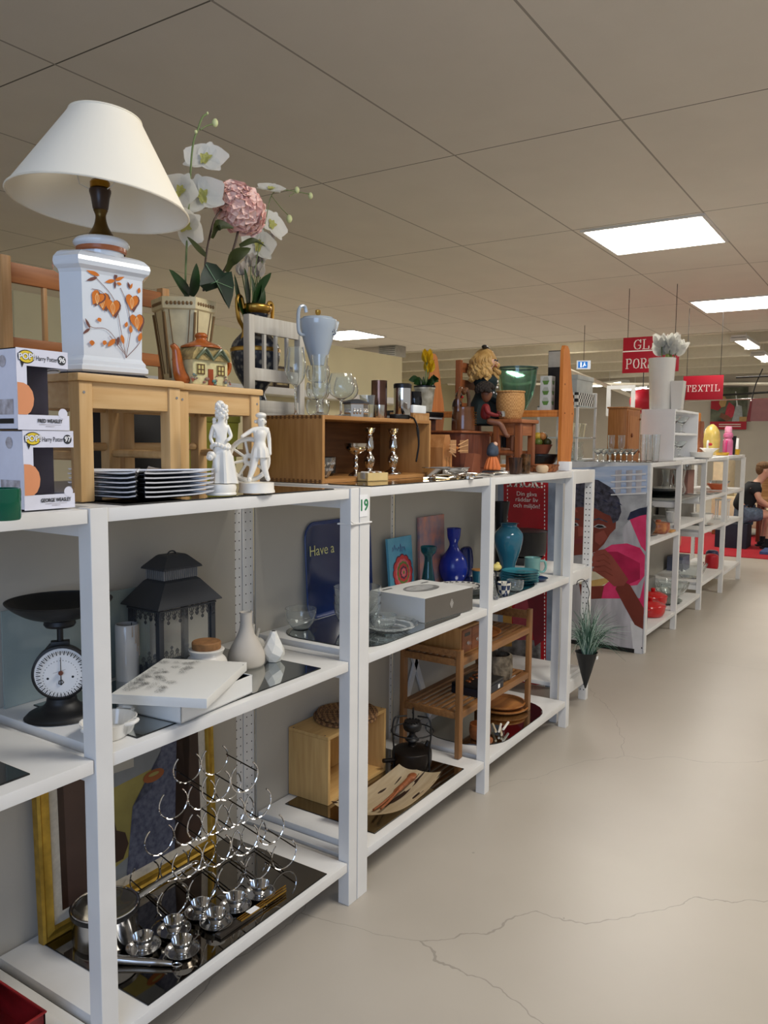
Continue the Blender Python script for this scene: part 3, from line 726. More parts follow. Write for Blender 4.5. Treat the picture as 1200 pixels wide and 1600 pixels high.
t.scale = (1.16, 1.16, 1.3); t.location.y += .01; t.location.x += .012
petal_w = mat('petal_white', (250, 249, 243), .6, noise=.01); petal_y = mat('petal_yellow', (228, 226, 140), .6, sss=.2)
leafg = mat('leaf_green', (44, 84, 38), .45, noise=.1, ns=15); leafd = mat('leaf_dark', (26, 60, 42), .45, noise=.15, ns=20); stemg = mat('stem_green', (110, 128, 78), .6)
def petal(bm, c, n, up, L, w, cup=.25, mi=0, seg=7):
    # rounded petal from c, lying along up, facing n
    n = n.normalized(); up = (up-n*up.dot(n)).normalized(); s = n.cross(up); rows = []
    for i in range(seg+1):
        q = i/seg; ww = w*math.sin(PI*(.08+.92*q)**.75)**.8 if q < 1 else w*.12
        row = []
        for j in range(-2, 3):
            e = j/2; row.append(bm.verts.new(Vector(c)+up*(q*L)+s*(e*ww)+n*(cup*L*(q*q*.5)+cup*ww*e*e*.8)))
        rows.append(row)
    for a, b_ in zip(rows, rows[1:]):
        for j in range(4): f = bm.faces.new((a[j], a[j+1], b_[j+1], b_[j])); f.material_index = mi
def solid(bm, th=.0008):
    bmesh.ops.solidify(bm, geom=bm.faces[:], thickness=th)
def orchid(parent, c, n, s=.04, tilt=0):
    n = Vector(n).normalized(); u = Vector((0, 0, 1)); u = (u-n*u.dot(n)).normalized(); r = n.cross(u)
    bm = new()
    for a, L, w in ((90, 1, .42), (215, 1, .4), (325, 1, .4), (18, 1.05, .72), (162, 1.05, .72)):
        a = math.radians(a+tilt); petal(bm, Vector(c), n, r*math.cos(a)+u*math.sin(a), s*L, s*w, .22)
    k = len(bm.faces)
    for a in (255, 285, 90, 40, 140): a = math.radians(a+tilt); petal(bm, Vector(c)+n*.003, n, r*math.cos(a)+u*math.sin(a)+n*.9, s*.35, s*.13, .4, 1)
    solid(bm, .0006); o = mk('flower', bm, [petal_w, petal_y], parent); return o
def bud(parent, c, r=.009, m=None):
    bm = new(); sp(bm, c, r, 10, (.85, .85, 1.15)); return mk('bud', bm, m or mat('bud_green', (212, 218, 160), .5), parent)
def lf(bm, pts, w, th=.001, prof=None):
    # long leaf along a curve with a centre fold
    P = curve(pts, 6); n = len(P); rows = []
    for i, q in enumerate(P):
        d = (P[min(i+1, n-1)]-P[max(i-1, 0)]).normalized(); side = d.cross(Vector((.3, -.9, .2))).normalized(); up = side.cross(d)
        s = i/(n-1); ww = w*(math.sin(PI*min(1, .12+.88*s)**.9)**.7 if s < 1 else 0.02)
        rows.append([bm.verts.new(q+side*ww+up*ww*.25), bm.verts.new(q), bm.verts.new(q-side*ww+up*ww*.25)])
    for a, b_ in zip(rows, rows[1:]):
        for j in range(2): bm.faces.new((a[j], a[j+1], b_[j+1], b_[j]))
# orchid spray in the planter: points taken on the plane of the pot
YO = 1.75
oc = thing('artificial_orchid', 'tall white artificial orchid spray standing in the cream planter', 'artificial flower', at(291, 462, 'Y', YO))
def lo(px, py, dy=0): q = at(px, py, 'Y', YO+dy); return q-oc.location
tube('stem', curve([lo(289, 470), lo(291, 400), lo(296, 300), lo(301, 230), lo(310, 200), lo(316, 184), lo(323, 178)], 6), .0028, stemg, oc)
tube('stem', curve([lo(313, 203), lo(322, 197), lo(332, 194)], 4), .0018, stemg, oc)
bud(oc, lo(336, 192), .011); bud(oc, lo(324, 177), .004); bud(oc, lo(306, 206), .005)
view = -CF
orchid(oc, lo(321, 250, -.01), view+Vector((.2, .1, .35)), .066, 10); orchid(oc, lo(317, 308, -.012), view+Vector((0, 0, .1)), .068, -15)
orchid(oc, lo(282, 300, .01), view+Vector((-.5, 0, 0)), .056, 30); orchid(oc, lo(290, 353, -.01), view+Vector((-.3, 0, -.8)), .058, 60)
bm = new(); lf(bm, [lo(296, 462), lo(283, 448, -.01), lo(264, 421, -.02)], .026); lf(bm, [lo(297, 462), lo(302, 440, -.01), lo(307, 411, -.015)], .028); solid(bm); mk('leaf', bm, leafg, oc)
# hydrangea
hy = thing('artificial_hydrangea', 'pink artificial hydrangea head with green leaves rising between the two flower vases', 'artificial flower', at(318, 462, 'Y', YO-.01))
def lh(px, py, dy=0): return at(px, py, 'Y', YO-.02+dy)-hy.location
tube('stem', curve([lh(318, 455), lh(322, 400), lh(332, 352), lh(340, 335), lh(352, 322)], 5), .003, mat('stem_brown', (70, 50, 40), .6), hy)
tube('stem', curve([lh(334, 450), lh(356, 412), lh(368, 378), lh(374, 350)], 5), .0035, mat('stem_brown', (70, 50, 40), .6), hy)
hc = lh(374, 326); bm = new(); random.seed(3)
for i in range(110):
    a = i*2.39996; z = 1-2*(i+.5)/110; rr = math.sqrt(1-z*z); d = Vector((rr*math.cos(a), rr*math.sin(a), z))
    # squashed ball leaning to the lower right, facing the aisle
    q = hc+Vector((d.x*.074+ d.z*-.022, d.y*.06, d.z*.062))
    if d.dot(CF) > .45: continue
    n = (d+Vector((random.uniform(-.3, .3),)*3)).normalized(); u = n.orthogonal().normalized(); r = n.cross(u); tw = random.uniform(0, 1.5)
    for k in range(4):
        a2 = tw+k*PI/2; petal(bm, q, n, u*math.cos(a2)+r*math.sin(a2), .025, .0135, .45, 0 if random.random() < .7 else 1, 4)
mk('flower_head', bm, [mat('petal_pink', (246, 208, 196), .7, noise=.04), mat('petal_rose', (224, 172, 162), .7, noise=.05)], hy)
bm = new(); lf(bm, [lh(330, 372, -.01), lh(340, 352, -.03), lh(366, 356, -.05)], .016); lf(bm, [lh(352, 424), lh(364, 402, -.02), lh(392, 388, -.04)], .022); lf(bm, [lh(322, 400, -.01), lh(306, 386, -.02), lh(292, 370, -.03)], .013); lf(bm, [lh(374, 384, .01), lh(396, 376, -.01), lh(416, 386, -.03)], .009); solid(bm); mk('leaf', bm, mat('leaf_olive', (72, 84, 34), .5, noise=.15, ns=12), hy)
# ivy leaf
iv = thing('artificial_ivy', 'dark green artificial ivy leaf with pale veins hanging over the planter edge', 'artificial plant', at(330, 455, 'Y', YO-.03))
def li(px, py, dy=0): return at(px, py, 'Y', YO-.075+dy)-iv.location
bm = new(); out = [(322, 409), (338, 413), (350, 426), (362, 424), (366, 446), (364, 462), (358, 483), (350, 470), (340, 450), (322, 456), (312, 446), (314, 428)]
vs = [bm.verts.new(li(x, y, .01*math.sin(i*1.7))) for i, (x, y) in enumerate(out)]; c = bm.verts.new(li(338, 440, -.02))
for i in range(len(vs)): bm.faces.new((c, vs[i], vs[(i+1) % len(vs)]))
solid(bm); mk('leaf', bm, leafd, iv)
bm = new()
for x, y in ((322, 413), (350, 430), (363, 450), (356, 476), (318, 448)): tb(bm, [li(338, 440, -.0215), li(x, y, -.004)], .0007, 5)
mk('vein', bm, mat('vein', (120, 160, 120), .5), iv)

# ornate dark vase with gold handles ------------------------------------------
p = at(385, 600, 'Y', 1.70)
vx = thing('ornate_vase', 'dark patterned vase with gold handles standing on the white chair, behind its back post', 'vase', (2.305, 2.105, 1.3525+.263))
vm = weave('vase_scroll', (62, 66, 78), (122, 122, 118), 55, .25, .2)
nt = vm.node_tree; k_ = [n for n in nt.nodes if n.type == 'TEX_CHECKER'][0]
wv = nt.nodes.new('ShaderNodeTexVoronoi'); wv.inputs['Scale'].default_value = 62; rp = nt.nodes.new('ShaderNodeValToRGB'); rp.color_ramp.elements[0].position = .25; rp.color_ramp.elements[1].position = .5
rp.color_ramp.elements[0].color = (.22, .22, .2, 1); rp.color_ramp.elements[1].color = (.025, .03, .045, 1)
tc = nt.nodes.new('ShaderNodeTexCoord'); nt.links.new(tc.outputs['Object'], wv.inputs['Vector']); wv.inputs['Scale'].default_value = 90; nt.links.new(wv.outputs['Distance'], rp.inputs[0]); nt.links.new(rp.outputs[0], nt.nodes['Principled BSDF'].inputs['Base Color'])
lathe('vase_body', shell(S((.032, 0), (.030, .008), (.020, .03), (.026, .042), (.044, .07), (.053, .1), (.05, .125), (.032, .145), (.024, .155), (.023, .17), (.03, .185)), .003), vm, vx)
lathe('gilt_rim', S((.028, .182), (.034, .188), (.036, .195), (.034, .199), (.030, .199), (.027, .185)), gold, vx)
lathe('gilt_band', [(.052, .108), (.0545, .11), (.0545, .115), (.052, .118)], gold, vx)
for s in (-1, 1): tube('handle', curve([(s*.042, 0, .128), (s*.036, 0, .15), (s*.052, 0, .17), (s*.056, 0, .205), (s*.044, 0, .21), (s*.036, 0, .19)], 5), .0042, gold, vx)
vx.scale = (1.75, 1.75, 1.95); 
tp = thing('artificial_tulips', 'bunch of white artificial tulips with broad leaves standing in the ornate vase', 'artificial flower', (vx.location.x, vx.location.y, vx.location.z+.30))
def ltp(px, py, dy=0): return at(px, py, 'Y', vx.location.y+dy)-tp.location
bm = new()
for c in ([(388, 500), (384, 450, -.02), (382, 418, -.03)], [(391, 500), (395, 460, -.03), (392, 428, -.04)], [(394, 500), (402, 455, -.02), (424, 426, -.03)], [(386, 500), (372, 470, .0), (366, 428, .01)], [(392, 500), (408, 470, -.02), (410, 440, -.02)]): lf(bm, [ltp(*q) for q in c], .025)
solid(bm); mk('leaf', bm, leafg, tp)
for (x, y, ty, s) in ((378, 418, 0, 1.1), (404, 420, 1, 1.2), (404, 404, 2, 1.2), (410, 397, 0, 1.0), (422, 370, 1, .9), (392, 405, 2, 1.1)):
    s *= 1.35; c = ltp(x, y, -.01+.01*ty); bm = new()
    for k in range(6): a = k*PI/3+ty; petal(bm, c-Vector((0, 0, .018*s)), Vector((math.cos(a), math.sin(a), .2)), Vector((math.cos(a)*.35, math.sin(a)*.35, 1)), .034*s, .013*s, -.5)
    solid(bm, .0006); mk('flower', bm, mat('tulip_white', (236, 230, 222), .6, noise=.03, sss=.2) if k else petal_w, tp)
    tube('stem', [c-Vector((0, 0, .016*s)), ltp(390, 495)], .002, stemg, tp)
orchid_b = thing('artificial_orchid', 'white artificial orchid branch with three loose buds, reaching right over the gilt vase', 'artificial flower', ltp(398, 490)+tp.location)
def lb(px, py, dy=0): return at(px, py, 'Y', vx.location.y-.03+dy)-orchid_b.location
tube('stem', curve([lb(394, 470), lb(402, 400), lb(414, 350), lb(424, 306), lb(440, 297), lb(466, 300), lb(486, 304)], 6), .0016, stemg, orchid_b)
orchid(orchid_b, lb(423, 296), view+Vector((.3, 0, 1.0)), .055, 20); orchid(orchid_b, lb(424, 352, .0), view+Vector((.7, 0, .1)), .066, 30); orchid(orchid_b, lb(404, 384, .01), view+Vector((.1, 0, -.2)), .066, 10)
for q, r in (((464, 297), .012), ((485, 306), .012), ((452, 342), .014)): bud(orchid_b, lb(*q), r, mat('bud_green', (212, 218, 160), .5))
tube('stem', [lb(440, 326), lb(450, 336)], .0014, stemg, orchid_b); tube('stem', [lb(424, 306), lb(440, 326)], .0014, stemg, orchid_b)
tube('stem', [lb(452, 307), lb(462, 300)], .0014, stemg, orchid_b)

# ================================================================ nearest unit, middle board
ZM = .8095
p = at(82, 1110, 'Z', ZM)
t = thing('kitchen_scale', 'black cast-iron kitchen scale with white round dial and shallow pan, left on the middle board', 'scale', (1.185, 1.735, .8065), math.radians(-36))
lathe('base', S((.0, 0), (.078, 0), (.080, .006), (.072, .014), (.05, .022), (.036, .036), (.030, .052), (.0, .056)), iron, t, wob=lambda a, z: 1+.06*math.cos(2*a))
bm = new(); extr(bm, [(-.034, .03), (-.03, .06), (-.038, .085), (.038, .085), (.030, .06), (.034, .03)], .035, Matrix.Translation((0, -.015, 0))); mk('pedestal', bm, iron, t)
dm = Matrix.Translation((0, -.012, .118)) @ Matrix.Rotation(PI/2, 4, 'X')
bm = new(); la(bm, [(0, -.03), (.06, -.03), (.064, -.02), (.067, .012), (.067, .02), (.062, .022), (.060, .016)], 40, dm); mk('dial_case', bm, iron, t)
bm = new(); la(bm, [(0, .0175), (.0605, .0175)], 40, dm); mk('dial', bm, mat('dial_white', (226, 226, 226), .3, noise=.01), t)
ticks = []
for k in range(72):
    a = 2*PI*k/72; r0, r1, w_ = (.046, .056, .0012) if k % 2 == 0 else (.050, .056, .0006)
    ca, sa = math.cos(a), math.sin(a); ticks.append((0, [(ca*r0-sa*w_, sa*r0+ca*w_), (ca*r1-sa*w_, sa*r1+ca*w_), (ca*r1+sa*w_, sa*r1-ca*w_), (ca*r0+sa*w_, sa*r0-ca*w_)]))
for k in range(36):
    a = 2*PI*k/36; ticks.append((0, disc(.039*math.cos(a), .039*math.sin(a), .0011, 6)))
ticks += [(0, disc(-.028, 0, .003, 12)), (0, disc(.028, 0, .003, 12)), (0, [(-.016, .012), (.012, .019), (.012, .0196), (-.016, .0126)])]
flat('dial_marks', ticks, [ink], t, (0, -.0302, .118), (1, 0, 0), (0, 0, 1))
bm = new(); tb(bm, [(0, -.032, .088), (0, -.032, .157)], .0012, 6, radii=[.0014, .0006]); tb(bm, [(.006*math.cos(k), -.032, .094+.006*math.sin(k)) for k in (0, 1.2, 2.4, 3.6, 4.8)], .0012, 6, True); mk('pointer', bm, ink, t)
bm = new(); la(bm, [(0, .022), (.006, .022), (.005, .026), (0, .026)], 16, dm); mk('pointer_hub', bm, mat('hub_brown', (110, 58, 36), .4), t)
bm = new(); bx(bm, -.022, .022, -.014, .01, .176, .192, .003); tb(bm, [(0, -.002, .185), (0, -.002, .232)], .0075, 10); tb(bm, [(-.032, -.002, .165), (-.018, -.002, .182)], .008, 8); mk('stem', bm, iron, t)
lathe('pan_holder', [(0, .226), (.034, .228), (.038, .234), (.036, .244), (0, .244)], iron, t)
lathe('pan', shell(S((.03, .244), (.07, .254), (.1, .27), (.122, .288), (.126, .294)), .003), iron, t, 48)
t.scale = (1.0,)*3

p = at(201, 1052, 'Z', ZM)
t = thing('drip_vase', 'tall cylindrical white vase with glaze drips, left of the black lantern', 'vase', (1.475, 1.845, .8065))
lathe('vase_body', shell([(.031, 0), (.033, .004), (.033, .160), (.031, .164)], .003), mat('drip_glaze', (205, 203, 200), .2, noise=.05, ns=10, stretch=(3, 3, .4), coat=.3), t)
bm = new()
for k, (a, l) in enumerate(((-1.5, .05), (-1.3, .075), (-1.1, .06), (-.9, .09), (-1.8, .03))):
    c, s_ = math.cos(a), math.sin(a); tb(bm, [(.033*c, .033*s_, .161), (.0335*c, .0335*s_, .161-l)], .0015, 6, radii=[.0012, .0022])
mk('glaze_drip', bm, mat('drip_warm', (190, 170, 150), .15), t)

# lantern -------------------------------------------------------------
t = thing('metal_lantern', 'dark grey house-shaped metal lantern with pierced lace trim at the back of the middle board', 'lantern', (1.605, 1.80, .8065), math.radians(-2))
lm = mat('lantern_grey', (62, 64, 68), .5, .3, noise=.05)
w, d = .088, .058; H0 = .185
bm = new(); bx(bm, -w, w, -d, d, 0, .012, .002); mk('floor_plate', bm, lm, t)
for a in (-w, w-.014):
    for b_ in (-d, d-.014): box('corner_post', a, a+.014, b_, b_+.014, .012, H0, lm, t, .001)
bm = new(); bx(bm, -w, w, -d, d, H0, H0+.006, .001); mk('eaves', bm, lm, t)
for nm, prof in (('roof', [(1.14, H0+.004), (1.12, H0+.008), (.62, H0+.062), (.52, H0+.07)]), ('cap', [(.68, H0+.094), (.66, H0+.099), (.36, H0+.126), (.3, H0+.129)])):
    bm = new(); R = []
    for s_, z in prof: R.append([bm.verts.new((sx_*(w*s_), sy_*(d*s_+(.004 if s_ > .6 else 0)), z)) for sx_, sy_ in ((-1, -1), (1, -1), (1, 1), (-1, 1))])
    for a, b_ in zip(R, R[1:]):
        for i in range(4): bm.faces.new((a[i], a[(i+1) % 4], b_[(i+1) % 4], b_[i]))
    bm.faces.new(R[0][::-1]); bm.faces.new(R[-1]); mk(nm, bm, lm, t, False)
bm = new()
for k in range(17): x = -.05+.1*k/16; bx(bm, x-.0018, x+.0018, -.034, -.031, H0+.068, H0+.096); bx(bm, x-.0018, x+.0018, .031, .034, H0+.068, H0+.096)
for k in range(9): y = -.03+.06*k/8; bx(bm, -.052, -.049, y-.0018, y+.0018, H0+.068, H0+.096); bx(bm, .049, .052, y-.0018, y+.0018, H0+.068, H0+.096)
mk('vent_bars', bm, mat('vent_light', (120, 120, 120), .5), t)
bm = new(); tb(bm, [(.012*math.cos(PI*k/8), 0, H0+.129+.008*math.sin(PI*k/8)) for k in range(9)], .002, 6); mk('loop', bm, lm, t)
def lace(bm, a, b_, y0, y1, z0, down):
    n = max(4, int(math.hypot(b_-a, y1-y0)/.017)); L = Vector((a, y0, 0)); R = Vector((b_, y1, 0))
    for k in range(n):
        q = L.lerp(R, (k+.5)/n); d_ = (R-L).normalized(); s_ = -1 if down else 1; z = Vector((0, 0, 1))*s_; h_ = .036 if k % 2 else .026
        for r, o in ((.0065, .007), (.005, .018), (.0035, h_-.005)):
            tb(bm, [q+d_*(r*math.cos(2*PI*j/10))+z*(o+r*math.sin(2*PI*j/10))+Vector((0, 0, z0)) for j in range(10)], .0012, 4, True)
        tb(bm, [q+Vector((0, 0, z0)), q+z*h_+Vector((0, 0, z0))], .001, 4)
    tb(bm, [L+Vector((0, 0, z0)), R+Vector((0, 0, z0))], .003, 4)
for (a, b_, y0, y1) in ((-w, w, -d-.001, -d-.001), (-w-.001, -w-.001, d, -d), (-w, w, d, d), (w, w, -d, d)):
    bm = new(); lace(bm, a, b_, y0, y1, H0-.003, True); mk('lace_trim', bm, lm, t); bm = new(); lace(bm, a, b_, y0, y1, .014, False); mk('lace_trim', bm, lm, t)
bm = new(); bx(bm, -w+.012, w-.012, -d+.006, -d+.007, .014, H0-.004); mk('glass_pane', bm, glass, t, False)
bm = new(); bx(bm, -w+.006, -w+.007, -d+.012, d-.012, .014, H0-.004); mk('glass_pane', bm, glass, t, False)
t.scale = (1.2, 1.2, 1.25)
sh = box('glass_sheet', 1.13, 1.60, 1.895, 1.90, .8065, 1.06, mat('greenish_glass', (148, 160, 156), .12, trans=.0, noise=.03), None, .001)
tag(sh, 'grey-green glass sheet leaning against the back panel behind the scale and lantern', 'glass sheet')

t.scale = (1.2, 1.2, 1.13)
p = at(292, 1034, 'Z', ZM)
t = thing('cork_jar', 'round white ceramic jar with brown cork lid in front of the lantern', 'jar', (1.60, 1.655, .8095))
lathe('jar_body', S((.0, 0), (.030, 0), (.04, .012), (.043, .03), (.040, .044), (.033, .052), (.034, .058), (.036, .062), (.034, .066), (0, .066)), mat('jar_white', (214, 210, 202), .3, noise=.01), t)
lathe('cork_lid', [(0, .066), (.029, .066), (.030, .068), (.030, .080), (.028, .082), (0, .082)], mat('cork', (150, 106, 64), .8, noise=.12, ns=90), t)
t.scale = (1.38,)*3
t = thing('bottle_vase', 'beige matt stoneware bottle vase with narrow neck behind the open white box', 'vase', (1.775, 1.665, .8095))
lathe('vase_body', shell(S((.045, 0), (.050, .008), (.05, .03), (.04, .055), (.024, .085), (.017, .11), (.0165, .14), (.018, .148)), .003), stoneware, t)
t.scale = (1.12,)*3
t = thing('twin_bud_vase', 'small bumpy off-white vase with two necks between the beige and faceted vases', 'vase', (1.895, 1.745, .8095))
bm = new(); sp(bm, (0, 0, .028), .026, 16, (1, .8, 1.05)); sp(bm, (.018, -.006, .026), .020, 14); tb(bm, curve([(-.004, 0, .04), (-.008, 0, .07), (-.006, 0, .095)], 5), .009, 10); tb(bm, curve([(.012, 0, .04), (.018, 0, .06), (.026, 0, .075)], 5), .006, 10)
mk('vase_body', bm, mat('offwhite_matt', (204, 200, 190), .6, bump=.3, ns=60), t)
t = thing('faceted_vase', 'small faceted white drop-shaped vase standing on the mirror sheet', 'vase', (1.855, 1.625, .8103))
bm = new(); rs = [(.020, 0, 0), (.033, .018, .3), (.034, .032, .6), (.024, .055, .9), (.013, .076, 1.2), (.0085, .088, 1.5)]; rr = []
for r, z, ph in rs: rr.append([bm.verts.new((r*math.cos(ph+k*PI/3), r*math.sin(ph+k*PI/3), z)) for k in range(6)])
for a, b_ in zip(rr, rr[1:]):
    for i in range(6): bm.faces.new((a[i], a[(i+1) % 6], b_[i])); bm.faces.new((a[(i+1) % 6], b_[(i+1) % 6], b_[i]))
bm.faces.new(rr[0][::-1]); bm.faces.new(rr[-1]); mk('vase_body', bm, mat('facet_white', (222, 220, 212), .5, noise=.01), t, False)
lathe('dark_mouth', [(0, .0885), (.006, .0885)], hole, t, 12)
t.scale = (1.08,)*3

# white box with its decorated lid
wb = mat('gift_box', (224, 224, 220), .5, noise=.01)
t = thing('gift_box', 'open flat white cardboard box on the middle board, black inside', 'box', (1.435, 1.555, .8103), math.radians(5))
bm = new(); w, d, h = .14, .105, .05
bx(bm, -w, w, -d, d, 0, .003); bx(bm, -w, w, -d, -d+.003, 0, h); bx(bm, -w, w, d-.003, d, 0, h); bx(bm, -w, -w+.003, -d, d, 0, h); bx(bm, w-.003, w, -d, d, 0, h); mk('tray', bm, wb, t, False)
bm = new(); bx(bm, -w+.0035, w-.0035, -d+.0035, d-.0035, .003, .005); bx(bm, w-.005, w-.0035, -d+.004, d-.004, .004, h-.002); bx(bm, -w+.004, w-.004, d-.005, d-.0035, .004, h-.002); mk('lining', bm, black, t, False)
t = thing('box_lid', 'white box lid printed with a black line drawing of flowers, lying askew on its box', 'lid', (1.402, 1.535, .8625), math.radians(26))
ob = box('lid_board', -.16, .16, -.12, .12, 0, .024, wb, t, .0015)
random.seed(11); P = []
for k in range(48):
    cx, cy = random.uniform(-.125, .12), random.uniform(.0, .10); r = random.uniform(.009, .019)
    for j in range(random.choice((5, 6, 8))):
        a = 2*PI*j/6; q = [(cx+r*.5*math.cos(a)+r*.42*math.cos(2*PI*i/7), cy+r*.5*math.sin(a)+r*.42*math.sin(2*PI*i/7)) for i in range(6)]
        P += [(0, s_) for s_ in stem2(q, .00028)][::1]
flat('flower_drawing', P, [ink], t, (0, 0, .0245), (1, 0, 0), (0, 1, 0), .0000008)
for c in ((.13, -.119),): lathe('eyelet', [(0, .0245), (.002, .0245)], ink, t, 8, loc=(c[0], c[1], 0))

t = thing('oven_dish', 'small fluted oval white oven dish with two handles beside the first post', 'dish', (1.17, 1.535, .8073), math.radians(20))
lathe('dish_body', shell(S((.044, 0), (.047, .006), (.054, .034), (.055, .037)), .003), porcelain, t, 72, wob=lambda a, z: (1+.3*abs(math.cos(a)))*(1+.008*math.sin(36*a)))
for s_ in (-1, 1):
    bm = new(); tb(bm, curve([(s_*.068, -.02, .034), (s_*.083, -.012, .036), (s_*.083, .012, .036), (s_*.068, .02, .034)], 6), .005, 8); mk('handle', bm, porcelain, t)
bm = new(); tb(bm, curve([(-.02, -.054, .034), (-.012, -.068, .036), (.012, -.068, .036), (.02, -.054, .034)], 6), .005, 8); mk('handle', bm, porcelain, t)

# ================================================================ nearest unit, bottom board
ZB = .1485
# framed painting leaning at the back
t = thing('framed_painting', 'large abstract painting in gilt frame with linen slip, leaning behind the saucepan', 'painting', (1.195, 1.862, .1455))
lean = Matrix.Rotation(math.radians(-1.6), 4, 'X'); Wd, Hh, fw = .64, .60, .036
gy = mat('gilt_frame', (196, 158, 62), .35, .6, noise=.12, ns=30)
def fr(name, pr, m, dy=0):
    bm = new()
    for (A_, B_, C_, D_) in (((0, 0), (Wd, 0), (1, 0), (0, 1)), ((0, Hh), (Wd, Hh), (1, 0), (0, -1)), ((0, 0), (0, Hh), (0, 1), (1, 0)), ((Wd, 0), (Wd, Hh), (0, 1), (-1, 0))):
        A_, B_, C_, D_ = Vector(A_), Vector(B_), Vector(C_), Vector(D_); r0, r1 = [], []
        for off, z in pr:
            a = A_+C_*off+D_*off; b_ = B_-C_*off+D_*off
            r0.append(bm.verts.new((a.x, z, a.y))); r1.append(bm.verts.new((b_.x, z, b_.y)))
        n = len(pr)
        for i in range(n): bm.faces.new((r0[i], r0[(i+1) % n], r1[(i+1) % n], r1[i]))
    bmesh.ops.transform(bm, matrix=lean, verts=bm.verts[:]); return mk(name, bm, m, t, True)
fr('frame', [(0, .02), (0, -.002), (.006, -.008), (.012, -.003), (.018, -.004), (.03, -.010), (fw, -.002), (fw, .02)], gy)
fr('linen_slip', [(fw, .012), (fw, .001), (fw+.028, .003), (fw+.028, .012)], mat('linen_slip', (206, 198, 182), .8, noise=.05, ns=80))
e = fw+.027; P = []
def pic(mi, pts): P.append((mi, [(e+(Wd-2*e)*a, e+(Hh-2*e)*b_) for a, b_ in pts]))
pm = [mat('paint_sky', (126, 130, 132), .5, noise=.08, ns=8), mat('paint_brown', (86, 64, 54), .5, noise=.1, ns=6), mat('paint_ochre', (150, 138, 72), .5, noise=.1, ns=8), mat('paint_blue', (58, 62, 84), .5, noise=.25, ns=70, col2=(96, 100, 116)),
      mat('paint_white', (176, 172, 160), .5, noise=.05), mat('paint_orange', (150, 82, 34), .5, noise=.1), mat('paint_dark', (58, 36, 24), .5, noise=.1)]
pic(0, [(0, 0), (1, 0), (1, 1), (0, 1)]); pic(2, [(.2, .05), (.75, .2), (.8, .62), (.5, .6), (.22, .58)]); pic(1, [(0, 0), (.23, 0), (.23, 1), (0, 1)]); pic(6, [(0, 0), (.04, 0), (.04, 1), (0, 1)])
pic(4, [(.24, .58), (.34, .6), (.36, .68), (.5, .67), (.5, .76), (.42, .8), (.24, .74)]); pic(3, [(.42, 0), (.9, 0), (.96, .35), (.9, .7), (.86, .95), (.72, .96), (.7, .7), (.62, .48), (.48, .42)])
pic(6, [(.78, 0), (1, 0), (1, 1), (.84, 1), (.93, .7), (.9, .3)]); pic(6, [(.66, .9), (.72, .84), (.8, .92), (.78, 1), (.66, 1)]); pic(5, disc(.64, .56, .08, 14, .5)); pic(2, disc(.64, .57, .04, 12, .3))
pic(6, [(.24, .16), (.28, .12), (.40, .12), (.44, .2), (.42, .28), (.36, .32), (.35, .38), (.32, .38), (.31, .32), (.25, .27)])
ob = flat('canvas', P, pm, t, (0, .004, 0), (1, 0, 0), (0, 0, 1), .0002); ob.data.transform(lean)
ob = box('backing_board', .005, Wd-.005, .013, .019, .005, Hh-.005, mat('masonite', (110, 84, 60), .8), t, 0); ob.data.transform(lean)

# saucepans
def saucepan(label, loc, ang, r=.085, h=.085):
    t = thing('saucepan', label, 'saucepan', loc, ang)
    lathe('pan_body', shell([(r*.9, 0), (r*.97, .006), (r, .012), (r, h-.004), (r+.003, h)], .0018), steel, t, 48)
    lathe('rim_band', [(r+.001, h-.012), (r+.005, h-.01), (r+.006, h+.002), (r+.001, h+.003)], black, t, 48)
    bm = new(); la(bm, S((r-.001, h+.001), (r*.8, h+.008), (r*.4, h+.014), (.001, h+.016)), 48); mk('glass_lid', bm, mat('smoke_glass', (120, 115, 105), .03, trans=.8, noise=.01), t)
    bm = new(); tb(bm, [(r*math.cos(2*PI*k/40), r*math.sin(2*PI*k/40), h+.003) for k in range(40)], .003, 6, True); mk('lid_rim', bm, chrome, t)
    bm = new(); tb(bm, curve([(r-.002, 0, h-.018), (r+.03, 0, h-.006), (r+.09, 0, h+.010), (r+.17, 0, h+.025)], 6), .01, 10, radii=[.010-.00015*i for i in range(19)]); mk('handle', bm, steel, t)
    bm = new(); tb(bm, [(r+.17+.012*math.cos(2*PI*k/14)+.01, .007*math.sin(2*PI*k/14), h+.027) for k in range(14)], .002, 6, True); mk('hang_ring', bm, chrome, t)
    return t
saucepan('steel saucepan with glass lid, long handle pointing right, in front of the painting', (1.305, 1.745, .1488), math.radians(-16), .085, .095)

# wine rack of looping chrome wire ----------------------------------------
t = thing('wine_rack', 'pyramid wine rack of looping chrome wire on the bottom board', 'wine rack', (1.675, 1.70, .1488), math.radians(-14))
rw = .047; dx = .096; dz = .098
rowsn = [5, 4, 3, 2]
for f_, yo in ((0, -.085), (1, .085)):
    for r_, n in enumerate(rowsn):
        bm = new()
        z = rw+.006+r_*dz; pts = []
        for k in range(n):
            cx = (k-(n-1)/2)*dx
            arc = [(cx+rw*math.cos(a), yo, z+rw*math.sin(a)) for a in [math.radians(130+(410-130)*j/22) for j in range(23)]]
            tb(bm, arc, .0024, 6)
        mk('front_wire' if f_ == 0 else 'back_wire', bm, chrome, t)
for r_, n in enumerate(rowsn):
    for k in range(n):
        cx = (k-(n-1)/2)*dx; z = .006+r_*dz
        tube('cross_bar', [(cx, -.085, z), (cx, .085, z)], .002, mat('dark_chrome', (90, 86, 82), .2, 1), t)
for s_ in (-1, 1): tube('side_bar', [(s_*(2*dx+rw-.003), -.085, rw+.012), (s_*(2*dx+rw-.003), .085, rw+.012)], .002, mat('dark_chrome', (90, 86, 82), .2, 1), t)
